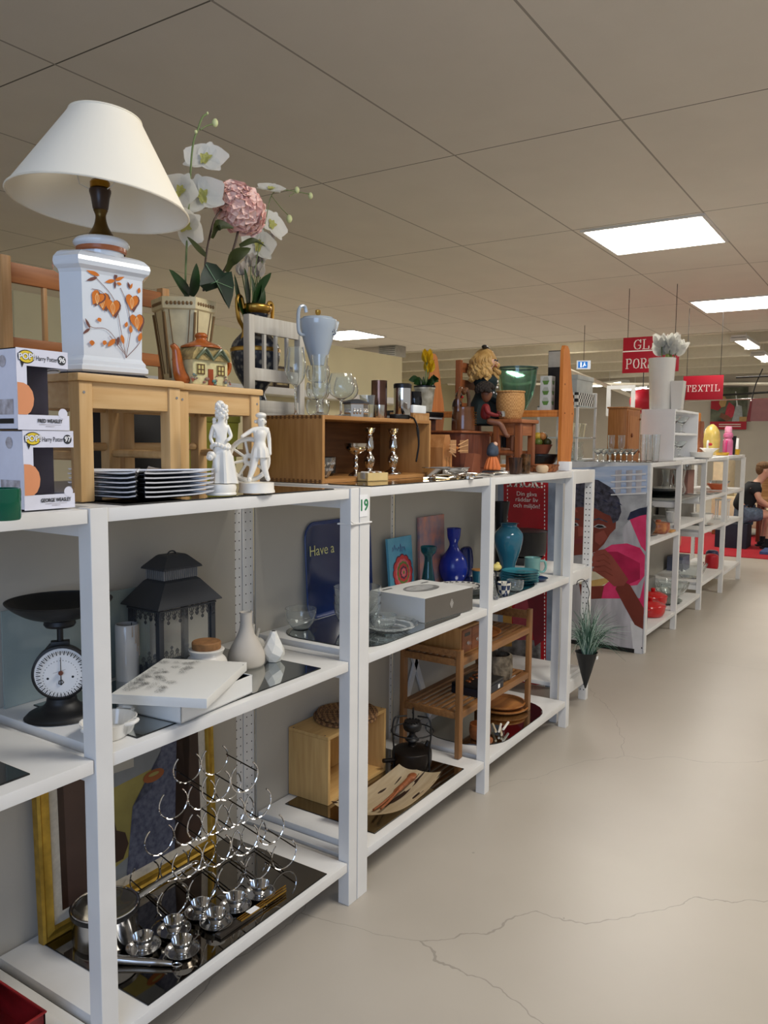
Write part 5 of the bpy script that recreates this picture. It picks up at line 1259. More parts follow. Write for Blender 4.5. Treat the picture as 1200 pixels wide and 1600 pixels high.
# hanging plant in a black cone
p = at(905, 893, 'Y', 1.515)
t = thing('hanging_grass_plant', 'artificial grass plant in a black cone pot, hooked on the side-on shelf unit', 'plant', (4.22, 1.44, .0))
HK = .72; CX = 0
lathe('cone_pot', shell([(.004, .2), (.03, .29), (.058, .40), (.062, .405)], .002), mat('cone_black', (30, 32, 34), .5), t, 32)
for k in range(3): a = 2*PI*k/3; tube('wire', [(.06*math.cos(a), .06*math.sin(a), .40), (0, 0, .70)], .0012, iron, t)
tube('hook', curve([(0, 0, .70), (.012, 0, .74), (.012, .03, .80), (0, .06, .795), (0, .068, .77)], 6), .0022, iron, t)
box('price_tag', -.012, .014, -.062, -.060, .372, .388, paper, t, .0)
random.seed(5)
gm = [mat('grass_green', (56, 96, 76), .5, noise=.1), mat('grass_pale', (176, 200, 184), .5, noise=.1)]
for mi in (0, 1):
    bm = new()
    for k in range(150 if mi == 0 else 90):
        a = random.uniform(0, 2*PI); R_ = random.uniform(.02, .24)*(1.0 if mi == 0 else 1.15); H_ = random.uniform(.17, .33)
        c, s_ = math.cos(a), math.sin(a)*(.55 if math.sin(a) > 0 else 1)
        b0 = Vector((.03*c*random.random(), .03*s_*random.random(), .38)); tip = Vector((R_*c, R_*s_, .38+H_-R_*random.uniform(.2, .9)))
        tb(bm, curve([b0, b0.lerp(tip, .45)+Vector((0, 0, .07)), tip], 4), .0016, 3, radii=[.0022-.00023*i for i in range(9)])
    o = mk('grass_blades', bm, gm[mi], t); o['kind'] = 'stuff'
t.location = (4.22, 1.425, -.055)

# ================================================================ second unit, top: dovetailed crate and what stands on it
t = thing('wooden_crate', 'open-fronted dovetailed wooden crate lying on its side on the top board', 'crate', (2.14, 1.655, 1.352))
w, d, h, th = .73, .25, .232, .014
box('side_panel', 0, th, 0, d, 0, h, oakz, t, .001); box('side_panel', w-th, w, 0, d, 0, h, oakz, t, .001)
box('top_panel', th, w-th, 0, d, h-th, h, oak, t, .001); box('bottom_panel', th, w-th, 0, d, 0, th, oak, t, .001); box('back_panel', th, w-th, d-.008, d, th, h-th, wood('crate_back', (120, 82, 48), (96, 64, 36), 0), t, .001)
for z in (0, h-th):
    bm = new(); bx(bm, -.0003, .0004, .004, d-.004, z+.005, z+.007)
    for k in range(13): y = .006+(d-.02)*k/12; bx(bm, -.0006, .0004, y, y+.009, z+.001, z+th-.001)
    mk('finger_joint', bm, wood('joint_dark', (120, 80, 44), (96, 62, 34), 1), t, False)
zc = 1.352+h+.0005
tag(sheet(2.13, 2.93, 1.445, 1.62, 1.3505, 'x', mat('brass_sheet', (196, 170, 120), .12, 1, noise=.05)), 'brass-toned mirror sheet in front of the wooden crate on the top board', 'mirror')

def stem_glass(label, loc, prof, group=None, sc=1):
    o = tag(lathe('wine_glass', prof, glass, None, 40, loc=loc), label, 'glass', group); o.scale = (sc,)*3; return o
def gob(foot, stem, bowl_, t_=.0012):
    # foot radius, stem (r, height), bowl outer profile from stem upward
    p = [(0, 0), (foot, 0), (foot, .0015), (stem[0]*1.6, .006), (stem[0], .012), (stem[0], stem[1])]+bowl_
    inner = [(max(r-t_, .0008), z) for r, z in bowl_[1:]][::-1]
    return p+inner+[(0, bowl_[0][1]+.004)]
P1 = gob(.036, (.0042, .095), S((.006, .10), (.024, .118), (.034, .145), (.036, .175), (.030, .215), (.027, .235)))
x = at(462, 640, 'Y', 1.69)
stem_glass('tallest wine glass, at the left end on top of the wooden crate', (2.175, 1.80, zc), P1)
P2 = gob(.040, (.012, .05), S((.014, .055), (.024, .075), (.028, .11), (.026, .16), (.030, .21)), .0015)
stem_glass('tall pressed-glass beer goblet, second from the left on the crate', (2.235, 1.74, zc), P2)
for k, (x, y, l) in enumerate(((2.32, 1.71, 'large brandy glass directly behind the relief tin on the crate'), (2.47, 1.80, 'brandy glass behind and right of the relief tin on the crate'))):
    stem_glass(l, (x, y, zc), gob(.030, (.004, .045), S((.006, .05), (.034, .068), (.042, .09), (.036, .12), (.032, .132))), None, 1.15)
tag(lathe('glass_tumbler', shell([(.024, 0), (.027, .05), (.030, .085)], .0018), glass, None, 32, loc=(2.50, 1.72, zc)), 'short clear glass tumbler right of the relief tin', 'glass')
t = thing('glass_stand', 'stack of clear stemmed glass bowls carrying the pale blue coffee pot', 'glass stand', (2.345, 1.835, zc))
for k in range(3): lathe('glass_bowl', shell(S((.018, 0), (.036, .010), (.044, .035), (.040, .062)), .002), glass, t, 32, loc=(0, 0, .062*k))
t = thing('coffee_pot', 'pale grey-blue porcelain coffee pot with curled handle and gold lid knob', 'coffee pot', (2.345, 1.835, zc+.187))
cb = mat('pot_blue', (168, 180, 192), .1, noise=.01, coat=.5)
lathe('pot_body', S((.0, 0), (.022, 0), (.026, .01), (.044, .07), (.058, .125), (.062, .15), (.060, .158), (.04, .163), (.0, .165)), cb, t, 48)
lathe('lid', [(.052, .160), (.050, .165), (.02, .168), (0, .168)], cb, t)
lathe('knob', [(.004, .166), (.004, .172), (.009, .18), (.009, .19), (.004, .193), (0, .193)], gold, t, 20)
tube('handle', curve([(-.05, .0, .10), (-.072, 0, .11), (-.074, 0, .17), (-.066, 0, .195), (-.05, 0, .197), (-.044, 0, .178)], 6), .006, cb, t)
tube('spout', curve([(.055, 0, .12), (.066, 0, .142), (.076, 0, .158)], 5), .01, cb, t, 10, radii=[.016-.0009*i for i in range(11)])
P = [(0, leafp(-.016+.008*k, .09+.006*math.sin(k*2), .011, .003, k*1.3)) for k in range(9)]
t.rotation_euler = (0, 0, math.radians(-20)); t.scale = (1.12, 1.12, 1.05)
bm = new()
for k in range(9): sp(bm, (.055*math.cos(-1.1+.07*k), .055*math.sin(-1.1+.07*k), .115+.01*math.sin(k*2.3)), .0035, 6)
mk('flower_motif', bm, mat('motif_slate', (110, 120, 134), .3), t)
t = thing('relief_tin', 'low six-sided pewter tin with relief scenes on top of the crate', 'tin', (2.42, 1.715, zc))
bm = new(); octo(bm, [(.045, 0), (.045, .046), (.048, .048)], ph=.2); mk('tin_body', bm, silver, t, False)
bm = new(); octo(bm, [(.05, .048), (.05, .053), (.03, .062), (.01, .066)], ph=.2); mk('lid', bm, darkgrey, t, False)
bm = new()
for k in range(6):
    a = .2+PI/6+k*PI/3
    for j in (-1, 0, 1): c = Vector((math.cos(a), math.sin(a), 0))*.0395+Vector((-math.sin(a), math.cos(a), 0))*.011*j; sp(bm, c+Vector((0, 0, .028)), .003, 8); sp(bm, c+Vector((0, 0, .018)), .005, 8, (1, 1, 1.6))
mk('relief_figures', bm, silver, t)
for k, (l, x, y, hh, r, m) in enumerate((('slim dark metal beaker right of the glasses on the crate', 2.57, 1.75, .088, .014, mat('dark_steel', (90, 86, 84), .2, 1)), ('tall brushed copper-grey canister behind the coffee grinder', 2.70, 1.80, .155, .032, mat('copper_steel', (150, 112, 96), .22, 1, noise=.25, ns=5)))):
    tag(lathe('metal_canister', shell([(r*.9, 0), (r, .004), (r, hh)], .0015), m, None, 40, loc=(x, y, zc)), l, 'canister')
tag(lathe('brass_tumbler', shell([(.016, 0), (.018, .004), (.020, .05)], .0015), silver, None, 24, loc=(2.555, 1.70, zc)), 'tiny steel beaker beside the white appliance base on the crate', 'beaker')
t = thing('coffee_grinder', 'stainless steel cylinder grinder with black lid at the right end of the crate', 'grinder', (2.79, 1.745, zc))
lathe('steel_body', [(0, 0), (.034, 0), (.036, .004), (.036, .128), (0, .128)], chrome, t, 48); lathe('lid', [(0, .128), (.0375, .128), (.0375, .143), (.034, .147), (0, .147)], black, t, 48)
t = thing('kitchen_appliance', 'flat white and black appliance base with round button on the crate front edge', 'appliance', (2.615, 1.665, zc))
box('black_foot', 0, .105, 0, .03, 0, .018, black, t, .004); box('white_cover', -.002, .10, -.002, .03, .018, .032, mat('appliance_white', (236, 240, 242), .2), t, .005)
lathe('button', [(0, 0), (.004, 0), (.004, .0015), (0, .0015)], black, t, 16); t.children[-1].rotation_euler = (PI/2, 0, 0); t.children[-1].location = (.075, -.002, .026)
tube('power_cord', curve([(.10, .0, .010), (.12, -.012, 0), (.135, -.02, -.04), (.142, -.02, -.1), (.138, -.016, -.14), (.128, -.018, -.165), (.133, -.025, -.10), (.126, -.02, -.03)], 6), .0035, black, t)

# inside the crate
zi = 1.352+th+.0005
t = thing('crystal_bowl', 'heavy cut-crystal bowl inside the crate at its left end', 'bowl', (2.215, 1.725, zi))
lathe('bowl_body', shell(S((.026, 0), (.034, .008), (.052, .05), (.056, .072)), .005), glass, t, 48, wob=lambda a, z: 1+.03*math.cos(12*a))
bm = new()
for r, z in ((.044, .03), (.051, .052)):
    for k in range(20): a = 2*PI*k/20; sp(bm, (r*math.cos(a), r*math.sin(a), z), .0055, 6)
mk('cut_facets', bm, crystal, t, False)
for x, y, r, hh, l in ((2.23, 1.83, .05, .125, 'tall black pot at the back left inside the crate'), (2.38, 1.84, .05, .07, 'low black bowl in the middle of the crate')):
    tag(lathe('black_bowl', shell([(r*.8, 0), (r, .01), (r*1.02, hh)], .003), black, None, 40, loc=(x, y, zi)), l, 'bowl')
t = thing('silver_goblet', 'silver bowl on a knopped stem standing inside the crate', 'goblet', (2.455, 1.74, zi))
lathe('goblet_body', S((.0, 0), (.026, 0), (.022, .008), (.007, .02), (.010, .035), (.006, .05), (.009, .065), (.006, .078), (.018, .084), (.038, .1), (.044, .122))+[(.042, .122), (.03, .098), (0, .088)], silver, t, 40)
for k, (x, y) in enumerate(((2.575, 1.76), (2.715, 1.74))):
    lb_ = ('left', 'right')[k]+' of two ornate silver candlesticks inside the crate'
    if k == 0:
        t = thing('silver_candlestick', lb_, 'candlestick', (x, y, zi))
        lathe('stem', S((.0, 0), (.034, 0), (.03, .008), (.012, .022), (.018, .04), (.021, .06), (.012, .08), (.008, .09), (.016, .105), (.014, .14), (.010, .155), (.016, .165), (.02, .175))+[(.0, .175)], silver, t, 28, wob=lambda a, z: 1+.10*math.cos(7*a)*math.sin(z*160))
        bm = new(); la(bm, [(.010, .172), (.022, .176), (.024, .181), (.009, .182)], 12, wob=lambda a, z: 1+.2*math.cos(6*a)); mk('drip_pan', bm, silver, t); cd = t
    else: dup(cd, (x, y, zi), 1.0, lb_)
t = thing('napkin_box', 'tiny pale wooden box filled with small rolls in front of the crate opening', 'box', (2.33, 1.60, 1.3545), math.radians(-14))
bm = new(); w_, d_, h_ = .10, .055, .03
for a in ((0, w_, 0, d_, 0, .003), (0, w_, 0, .003, 0, h_), (0, w_, d_-.003, d_, 0, h_), (0, .003, 0, d_, 0, h_), (w_-.003, w_, 0, d_, 0, h_)): bx(bm, *a)
mk('box_body', bm, mat('balsa', (216, 194, 140), .6), t, False)
for k in range(6): tube('small_roll', [(.012+.015*k, .01, .026), (.012+.015*k, .045, .026)], .008, mat('cork', (150, 106, 64)) if k % 2 else bisque, t)
bm = new(); bx(bm, .0, .002, .012, .04, .008, .03); mk('sticker', bm, paper, t)

# steel tray and a tangle of cutlery
t = thing('steel_pan', 'shallow rectangular steel pan behind the loose cutlery', 'pan', (2.905, 1.60, 1.3525), math.radians(-8))
bm = new(); rr = []
for s_, z in ((.86, .002), (.9, .003), (1, .036), (1.05, .037), (1.05, .039), (.99, .039), (.88, .006)):
    rr.append([bm.verts.new((x*s_, y*s_, z)) for x, y in ((-.09, -.05), (.09, -.05), (.09, .05), (-.09, .05))])
for a, b_ in zip(rr, rr[1:]):
    for i in range(4): bm.faces.new((a[i], a[(i+1) % 4], b_[(i+1) % 4], b_[i]))
bm.faces.new(rr[0][::-1]); bm.faces.new(rr[-1]); mk('pan_body', bm, steel, t, False)
random.seed(21)
def spoon(kind):
    t = thing('silver_'+kind, '', kind, (0, 0, 0), 0, 'loose silver cutlery on the top board')
    L = .15
    bm = new(); tb(bm, curve([(-.075, 0, .004), (-.02, 0, .007), (.03, 0, .004), (.045, 0, .003)], 5), .003, 8, radii=[.0052-.00018*i for i in range(16)]); mk('handle', bm, silver, t)
    if kind == 'spoon':
        bm = new(); sp(bm, (.065, 0, .003), .02, 14, (1.3, .75, .28)); mk('bowl', bm, silver, t)
    else:
        for q in (-.006, -.002, .002, .006): tube('tine', [(.042, q*.8, .003), (.085, q, .005)], .0012, silver, t, 6)
    return t
proto = {'spoon': spoon('spoon'), 'fork': spoon('fork')}; used = set()
wh = ['nearest the crate corner', 'second from the crate', 'in front of the steel pan', 'tucked under the steel pan edge', 'at the front edge of the board', 'in the middle of the heap', 'on top of the heap', 'pointing at the third post', 'at the far right of the heap', 'lowest in the heap', 'lying crosswise over the others', 'nearest the camping side of the heap']
for k in range(12):
    kd = 'spoon' if k % 3 else 'fork'; loc = (2.68+.036*k, 1.50+.05*math.sin(k*2.1), 1.3535+.004*(k % 3)); rz_ = random.uniform(-.9, .9)+(PI if k % 2 else 0)
    l = 'silver %s in the loose cutlery, %s' % (kd, wh[k].replace('camping side of the heap', 'right-hand end'))
    if kd not in used: o = proto[kd]; o.location = loc; o.rotation_euler = (0, 0, rz_); o['label'] = l; used.add(kd)
    else: dup(proto[kd], loc, rz_, l)
t = thing('glass_tea_dish', 'large shallow glass dish beneath the silver cutlery', 'dish', (2.80, 1.53, 1.3508))
lathe('dish_body', [(0, .0), (.06, .0), (.10, .002), (.10, .003), (0, .0025)], glass, t, 40)

# ================================================================ open unit, top
def leafy(name, parent, base, n, L, w, m, sd=1, up=.8):
    random.seed(sd); bm = new()
    for k in range(n):
        a = 2*PI*k/n+random.uniform(-.3, .3); c, s_ = math.cos(a), math.sin(a)
        b0 = Vector(base); tip = b0+Vector((c*L*.8, s_*L*.8, L*up*random.uniform(.3, 1))); mid = b0.lerp(tip, .5)+Vector((0, 0, L*.25)); lf(bm, [b0, mid, tip], w)
    solid(bm); return mk(name, bm, m, parent)
# wooden box / cabinet bits behind the crate end
YQ = 1.74
t = thing('small_cabinet', 'small plain wooden drawer box behind the right end of the crate', 'box', (2.95, 1.79, 1.3525))
box('cabinet_body', 0, .14, 0, .12, 0, .27, oakz, t); box('front_panel', .012, .128, -.003, 0, .012, .258, wood('panel_tan', (190, 146, 92), (168, 124, 72), 2), t)
# windmill house and its sails
t = thing('toy_windmill', 'wooden toy windmill house with lattice sails right of the crate', 'toy windmill', (2.965, 1.65, 1.3525), math.radians(4)); t.scale = (.72, 1, 1)
bm = new(); extr(bm, [(0, 0), (.13, 0), (.13, .12), (.09, .175), (.03, .175), (0, .12)], .07); mk('house_body', bm, wood('mill_wood', (186, 130, 78), (164, 108, 58), 2), t, False)
box('door_frame', .05, .055, -.004, 0, 0, .08, oakz, t); box('door_frame', .095, .10, -.004, 0, 0, .08, oakz, t)
hubp = Vector((.115, -.02, .118)); tube('axle', [hubp+Vector((0, .03, 0)), hubp-Vector((0, .012, 0))], .006, honey, t)
for k in range(2):
    s_ = 1 if k else -1
    bm = new(); x0, x1 = (.02, .16) if s_ > 0 else (-.11, -.02)
    for q in (-.024, 0, .024): tb(bm, [hubp+Vector((x0, -.008, q*.55)), hubp+Vector((x1, -.008, q+.012*s_))], .003, 5)
    for j in range(7): x = x0+(x1-x0)*(.2+.8*j/6); tb(bm, [hubp+Vector((x, -.008, -.022)), hubp+Vector((x, -.008, .034))], .0025, 5)
    mk('sail', bm, wood('sail_wood', (206, 160, 110), (186, 138, 90), 0), t)
# dark red-brown chest
t = thing('wooden_chest', 'dark red-brown wooden chest stand with open shelf, under the copper jug', 'chest', (3.20, 1.69, 1.3525))
box('chest_body', 0, .30, 0, .20, .02, .185, redwood, t, .003); box('plinth', -.012, .312, -.012, .212, 0, .02, redwood, t, .003); box('chest_top', -.01, .31, -.01, .21, .185, .195, teakx, t, .003)
zq = 1.3525+.1955
t = thing('copper_jug', 'brown glazed basket-handled jug with gold leaf mark on the dark chest', 'jug', (3.335, 1.75, zq))
gl = mat('brown_glaze', (112, 70, 42), .2, noise=.15, ns=9, coat=.5)
lathe('jug_body', shell(S((.050, 0), (.055, .006), (.054, .06), (.050, .105), (.052, .112)), .004), gl, t, 40)
tube('basket_handle', curve([(-.05, 0, .09), (-.052, 0, .15), (-.03, 0, .195), (0, 0, .175), (.03, 0, .195), (.052, 0, .15), (.05, 0, .09)], 6), .009, gl, t)
bm = new()
for k in range(6):
    for s_ in (-1, 1): sp(bm, (.022+s_*.007, -.052, .03+.011*k), .0045, 6, (1.3, .4, .7))
mk('gold_leaf_mark', bm, gold, t)
t = thing('red_bird_figure', 'small dark painted rooster ornament behind the copper jug handle', 'ornament', (3.475, 1.86, zq))
bm = new(); sp(bm, (0, 0, .12), .03, 14, (.8, .8, 1.4)); sp(bm, (.0, -.01, .175), .017, 12); mk('body', bm, mat('rooster_dark', (60, 34, 26), .3, noise=.3, ns=30), t)
bm = new(); sp(bm, (0, -.01, .195), .009, 8, (.5, 1.3, 1)); sp(bm, (0, -.03, .165), .006, 8); mk('comb', bm, red, t)
tube('stand', [(0, 0, 0), (0, 0, .09)], .02, redwood, t)
# black flower bowls & tulips on the cabinet row
t = thing('black_stand', 'low black stand with white edge carrying the flower pots', 'stand', (3.10, 1.915, 1.3525))
box('white_base', 0, .33, 0, .16, .252, .262, white_paint, t); box('black_top', -.005, .335, -.005, .165, .262, .285, black, t); box('support', .02, .32, .03, .13, 0, .252, redwood, t)
zf = 1.3525+.2855
for k, (x, y, l) in enumerate(((3.145, 1.955, 'left one of two rounded black cups on the black stand'), (3.215, 1.945, 'right one of two rounded black cups on the black stand'))):
    tag(lathe('black_cup', shell(S((.02, 0), (.033, .02), (.036, .05), (.032, .09)), .003), mat('black_gloss', (18, 20, 26), .1, coat=.5), None, 32, loc=(x, y, zf)), l, 'cup')
t = thing('tulip_pot', 'white speckled flower pot with two yellow tulips', 'flower pot', (3.375, 1.985, zf-.0))
lathe('pot_body', shell([(.036, 0), (.05, .11), (.052, .112), (.052, .125)], .004), mat('speckled_white', (206, 202, 186), .4, noise=.2, ns=26, col2=(150, 140, 116)), t, 40)
lathe('black_rim', [(.051, .118), (.0535, .12), (.0535, .127), (.05, .127)], black, t)
leafy('leaf', t, (0, 0, .11), 9, .10, .022, leafg, 4, .5)
yt = mat('tulip_yellow', (242, 206, 40), .5, noise=.06, sss=.1)
for (dx_, dz_) in ((.005, .27), (.025, .225)):
    bm = new(); c = Vector((dx_, -.01, dz_))
    for k in range(6): a = k*PI/3; petal(bm, c-Vector((0, 0, .03)), Vector((math.cos(a), math.sin(a), .15)), Vector((math.cos(a)*.3, math.sin(a)*.3, 1)), .066, .024, -.5)
    solid(bm, .0008); mk('flower', bm, yt, t); tube('stem', [c-Vector((0, 0, .02)), (0, 0, .1)], .003, stemg, t)
# child's chair
t = slat_chair('red_child_chair', "red-brown child's chair with slatted back on which the blond doll sits", 3.555, 3.80, 1.885, 1.3525, .19, .55, teak, teakx, 0, [(.49, .54), (.41, .455), (.28, .34)], .17, .024, 'chair', -1)
# blond doll
t = thing('blond_doll', 'porcelain doll with long blond curls and dark green dress, seated high on the chair', 'doll', (3.665, 1.80, 1.3525+.215), math.radians(8)); t.scale = (1.3,)*3
skinm = mat('doll_skin', (226, 182, 156), .45, noise=.02); dress = mat('dress_green', (16, 38, 40), .8, noise=.2); hairb = mat('hair_blond', (206, 168, 104), .55, noise=.25, ns=30, col2=(160, 120, 62))
lathe('dress', S((.0, .01), (.085, .01), (.088, .03), (.07, .07), (.045, .12), (.038, .15), (.048, .18), (.036, .198), (.016, .205)), dress, t, 32, wob=lambda a, z: 1+.07*math.sin(9*a)*(z < .1))
pts = F([(0, 0, .19, .014), (0, 0, .215, .012), (0, -.006, .25, (.034, .036)), (0, -.008, .272, (.03, .032))]); skin('head', pts, [(0, 1), (1, 2), (2, 3)], skinm, t)
for s_ in (-1, 1): skin('arm', F([(s_*.036, 0, .18, .013), (s_*.058, -.015, .13, .012), (s_*.045, -.06, .095, .010), (s_*.034, -.078, .092, .008)]), [(0, 1), (1, 2), (2, 3)], dress, t)
for s_ in (-1, 1): skin('hand', F([(s_*.034, -.076, .092, .008), (s_*.028, -.092, .088, .008), (s_*.022, -.102, .082, .004)]), [(0, 1), (1, 2)], skinm, t)
bm = new(); random.seed(8)
for k in range(34):
    a = PI*.02+k*2*PI*.62/34-.0; a = math.radians(-30+240*k/33); c, s_ = math.cos(a), math.sin(a)
    st = Vector((.012*c, .012*s_, .292)); o_ = Vector((.04*c, .042*s_, .27)); L = random.uniform(.045, .085)
    path = [st, o_]+[Vector(((.046+.012*j/6)*c+.006*math.cos(j*2.2+k), (.048+.012*j/6)*s_+.006*math.sin(j*2.2+k), .262-L*j/6)) for j in range(1, 7)]
    P_ = curve(path, 4); tb(bm, P_, .009, 7, radii=[.010+.002*math.sin(i*1.1+k) for i in range(len(P_))])
sp(bm, (0, .006, .272), .040, 16, (1, 1, .85)); mk('curly_hair', bm, hairb, t)
bm = new(); sp(bm, (-.02, .0, .308), .014, 10, (1.6, .8, .6)); sp(bm, (.012, 0, .306), .010, 10, (1.6, .8, .6)); mk('hair_bow', bm, black, t)
bm = new(); sp(bm, (-.012, -.040, .258), .004, 8); sp(bm, (.012, -.040, .258), .004, 8); mk('eyes', bm, mat('doll_eye', (50, 60, 80), .2), t)
bm = new(); sp(bm, (0, -.044, .248), .004, 8, (1, 1.3, 1)); mk('nose', bm, skinm, t); bm = new(); sp(bm, (0, -.040, .237), .005, 8, (1.5, .7, .6)); mk('lips', bm, mat('doll_lips', (190, 80, 80), .4), t)
for z in (.13, .155, .178): bm = new(); sp(bm, (0, -.046, z), .005, 8); mk('button', bm, bisque, t)
for s_ in (-1, 1): skin('leg', F([(s_*.03, -.03, .02, .018), (s_*.034, -.06, .02, .015), (s_*.034, -.068, -.03, .012), (s_*.034, -.068, -.07, .012), (s_*.034, -.08, -.075, .011)]), [(0, 1), (1, 2), (2, 3), (3, 4)], mat('stocking', (30, 32, 36), .7), t)
# second doll
t = thing('dark_haired_doll', 'small doll with dark curly hair and red shirt, below the blond doll', 'doll', (3.385, 1.66, 1.3525+.21), math.radians(22)); t.scale = (1.15,)*3
sk2 = mat('doll_skin_brown', (120, 74, 50), .45); rs = mat('shirt_red', (130, 26, 28), .6, noise=.1)
skin('body', F([(0, 0, .03, (.03, .026)), (0, 0, .075, (.028, .022)), (0, 0, .10, .014)]), [(0, 1), (1, 2)], rs, t)
for s_ in (-1, 1):
    skin('arm', F([(s_*.025, 0, .09, .011), (s_*.042, -.01, .06, .010), (s_*.03, -.04, .05, .008), (s_*.02, -.05, .052, .006)]), [(0, 1), (1, 2), (2, 3)], rs, t)
    skin('leg', F([(s_*.018, -.005, .03, .015), (s_*.022, -.06, .018, .013), (s_*.022, -.085, -.03, .010), (s_*.022, -.10, -.035, .009)]), [(0, 1), (1, 2), (2, 3)], sk2, t)
skin('head', F([(0, 0, .10, .011), (0, -.003, .135, (.026, .028)), (0, -.004, .15, .024)]), [(0, 1), (1, 2)], sk2, t)
bm = new()
for k in range(70):
    a = k*2.4; z = 1-1.1*k/70; r = math.sqrt(max(0, 1-z*z)); q = Vector((.033*r*math.cos(a), .004+.034*r*math.sin(a), .150+.030*z))
    if q.y < -.018 and q.z < .162: continue
    sp(bm, q, .010, 6)
mk('curly_hair', bm, mat('hair_dark', (40, 32, 26), .8), t)
bm = new(); sp(bm, (-.009, -.031, .142), .003, 6); sp(bm, (.009, -.031, .142), .003, 6); mk('eyes', bm, paper, t)
tag(box('silver_tin', 3.44, 3.475, 1.60, 1.63, 1.3525+.262, 1.3525+.29, silver), 'small silver tin held in the lap of the dark-haired doll', 'tin')
# slim stool with basket
stool('wooden_stool', 'narrow brown wooden stool carrying the round woven basket', 3.55, 3.735, 1.555, 1.70, 1.3525, .255, teak, wood('stool_seat', (168, 104, 62), (140, 80, 44), 0), .03, .012, False)
wv = weave('basket_weave', (200, 152, 94), (176, 126, 72), 105)
t = thing('woven_basket', 'round birch-bark woven basket standing on the narrow wooden stool', 'basket', (3.605, 1.635, 1.3525+.256)); t.scale = (.88, .88, .96)
lathe('basket_body', shell(S((.058, 0), (.064, .01), (.076, .05), (.079, .09), (.074, .135)), .004), wv, t, 40); tube('rim', [(.076*math.cos(2*PI*k/36), .076*math.sin(2*PI*k/36), .137) for k in range(36)], .005, wv, t, 6, True)
# left wall shelf end, boards and right end: one wall shelf
t = thing('wall_shelf', 'orange pine wall shelf with wavy side panels standing at the row end', 'wall shelf', (4.02, 1.53, 1.3525))
side = [(0, 0), (.155, 0), (.155, .08), (.175, .16), (.165, .22), (.18, .30), (.165, .38), (.14, .44), (.12, .52), (.085, .63), (.06, .65), (.02, .65), (0, .62)]
for y in (0, .80):
    bm = new(); extr(bm, side, .018, Matrix.Translation((0, y, 0))); mk('side_panel', bm, honey, t, False)
for z in (.005, .30): box('shelf', .01, .15, .018, .80, z, z+.016, honey, t)
box('rail', .01, .02, .018, .80, .28, .30, honey, t)
for x, z in ((.1, .02), (.04, .30), (.15, .30), (.03, .45)): bm = new(); sp(bm, (x, -.001, z), .005, 8, (1, .5, 1)); mk('screw_cap', bm, teak, t)
zb1, zb2 = 1.3525+.0215, 1.3525+.3165
t = thing('green_glass_vase', 'large clear green glass vase with dark rim on the wall shelf board', 'vase', (4.12, 1.83, zb2)); t.scale = (.9, .9, .96)
lathe('vase_body', shell(S((.045, 0), (.06, .012), (.095, .08), (.113, .16), (.12, .24)), .004), mat('pale_green_glass', (176, 214, 196), .03, trans=.95, noise=.0), t, 48)
lathe('rim', [(.116, .238), (.126, .240), (.126, .248), (.116, .248)], mat('rim_green', (60, 84, 74), .15), t, 48)
t = thing('hexagon_box', 'tall white carton printed with three green hexagons on the wall shelf board', 'box', (4.045, 1.605, zb2)); t.scale = (.6, .6, .9)
box('carton', 0, .1, 0, .10, 0, .20, mat('carton_grey', (206, 206, 200), .5), t)
P = []
for k in range(3): z = .03+.06*k; P += [(0, [(.02, z+.022), (.035, z), (.07, z), (.085, z+.022)]), (1, [(.02, z+.022), (.085, z+.022), (.07, z+.044), (.035, z+.044)])]
flat('hexagon_print', P, [mat('hex_green', (96, 134, 66), .4), mat('hex_grey', (176, 180, 168), .4)], t, (0, -.0004, 0), (1, 0, 0), (0, 0, 1)); flat('hexagon_print', P, [MATS['hex_green'], MATS['hex_grey']], t, (-.0004, .1, 0), (0, -1, 0), (0, 0, 1))
t = thing('fruit_cactus_pot', 'terracotta bowl piled with green and yellow fruits on the lower wall shelf board', 'bowl', (4.10, 1.68, zb1+.062))
lathe('terracotta_bowl', shell([(.045, 0), (.065, .045), (.068, .05)], .004), mat('terracotta', (150, 84, 58), .7), t)
random.seed(2)
fm = [mat('fruit_green', (96, 110, 44), .45), mat('fruit_yellow', (206, 172, 60), .45), mat('fruit_dark', (70, 72, 38), .45), mat('fruit_orange', (190, 130, 70), .45)]
for k in range(11):
    a = k*2.4; r = .042 if k < 7 else .018; bm = new(); sp(bm, (r*math.cos(a), r*math.sin(a), .062+(.0 if k < 7 else .032)), .022, 12); mk('fruit', bm, fm[k % 4], t)
tag(lathe('black_bowl', shell(S((.05, 0), (.08, .012), (.10, .045), (.102, .060)), .005), black, None, 40, loc=(4.10, 1.68, zb1)), 'black bowl under the terracotta fruit bowl on the wall shelf', 'bowl')
t = thing('slate_sign', 'narrow dark slate board with pale heading, standing against the wall shelf side', 'sign', (4.21, 1.60, zb2))
box('board', 0, .012, -.02, .09, 0, .33, mat('slate', (44, 40, 38), .6, noise=.2, ns=20), t); box('heading', -.0008, 0, -.018, .088, .24, .325, mat('slate_head', (176, 170, 158), .6, noise=.1), t, 0)
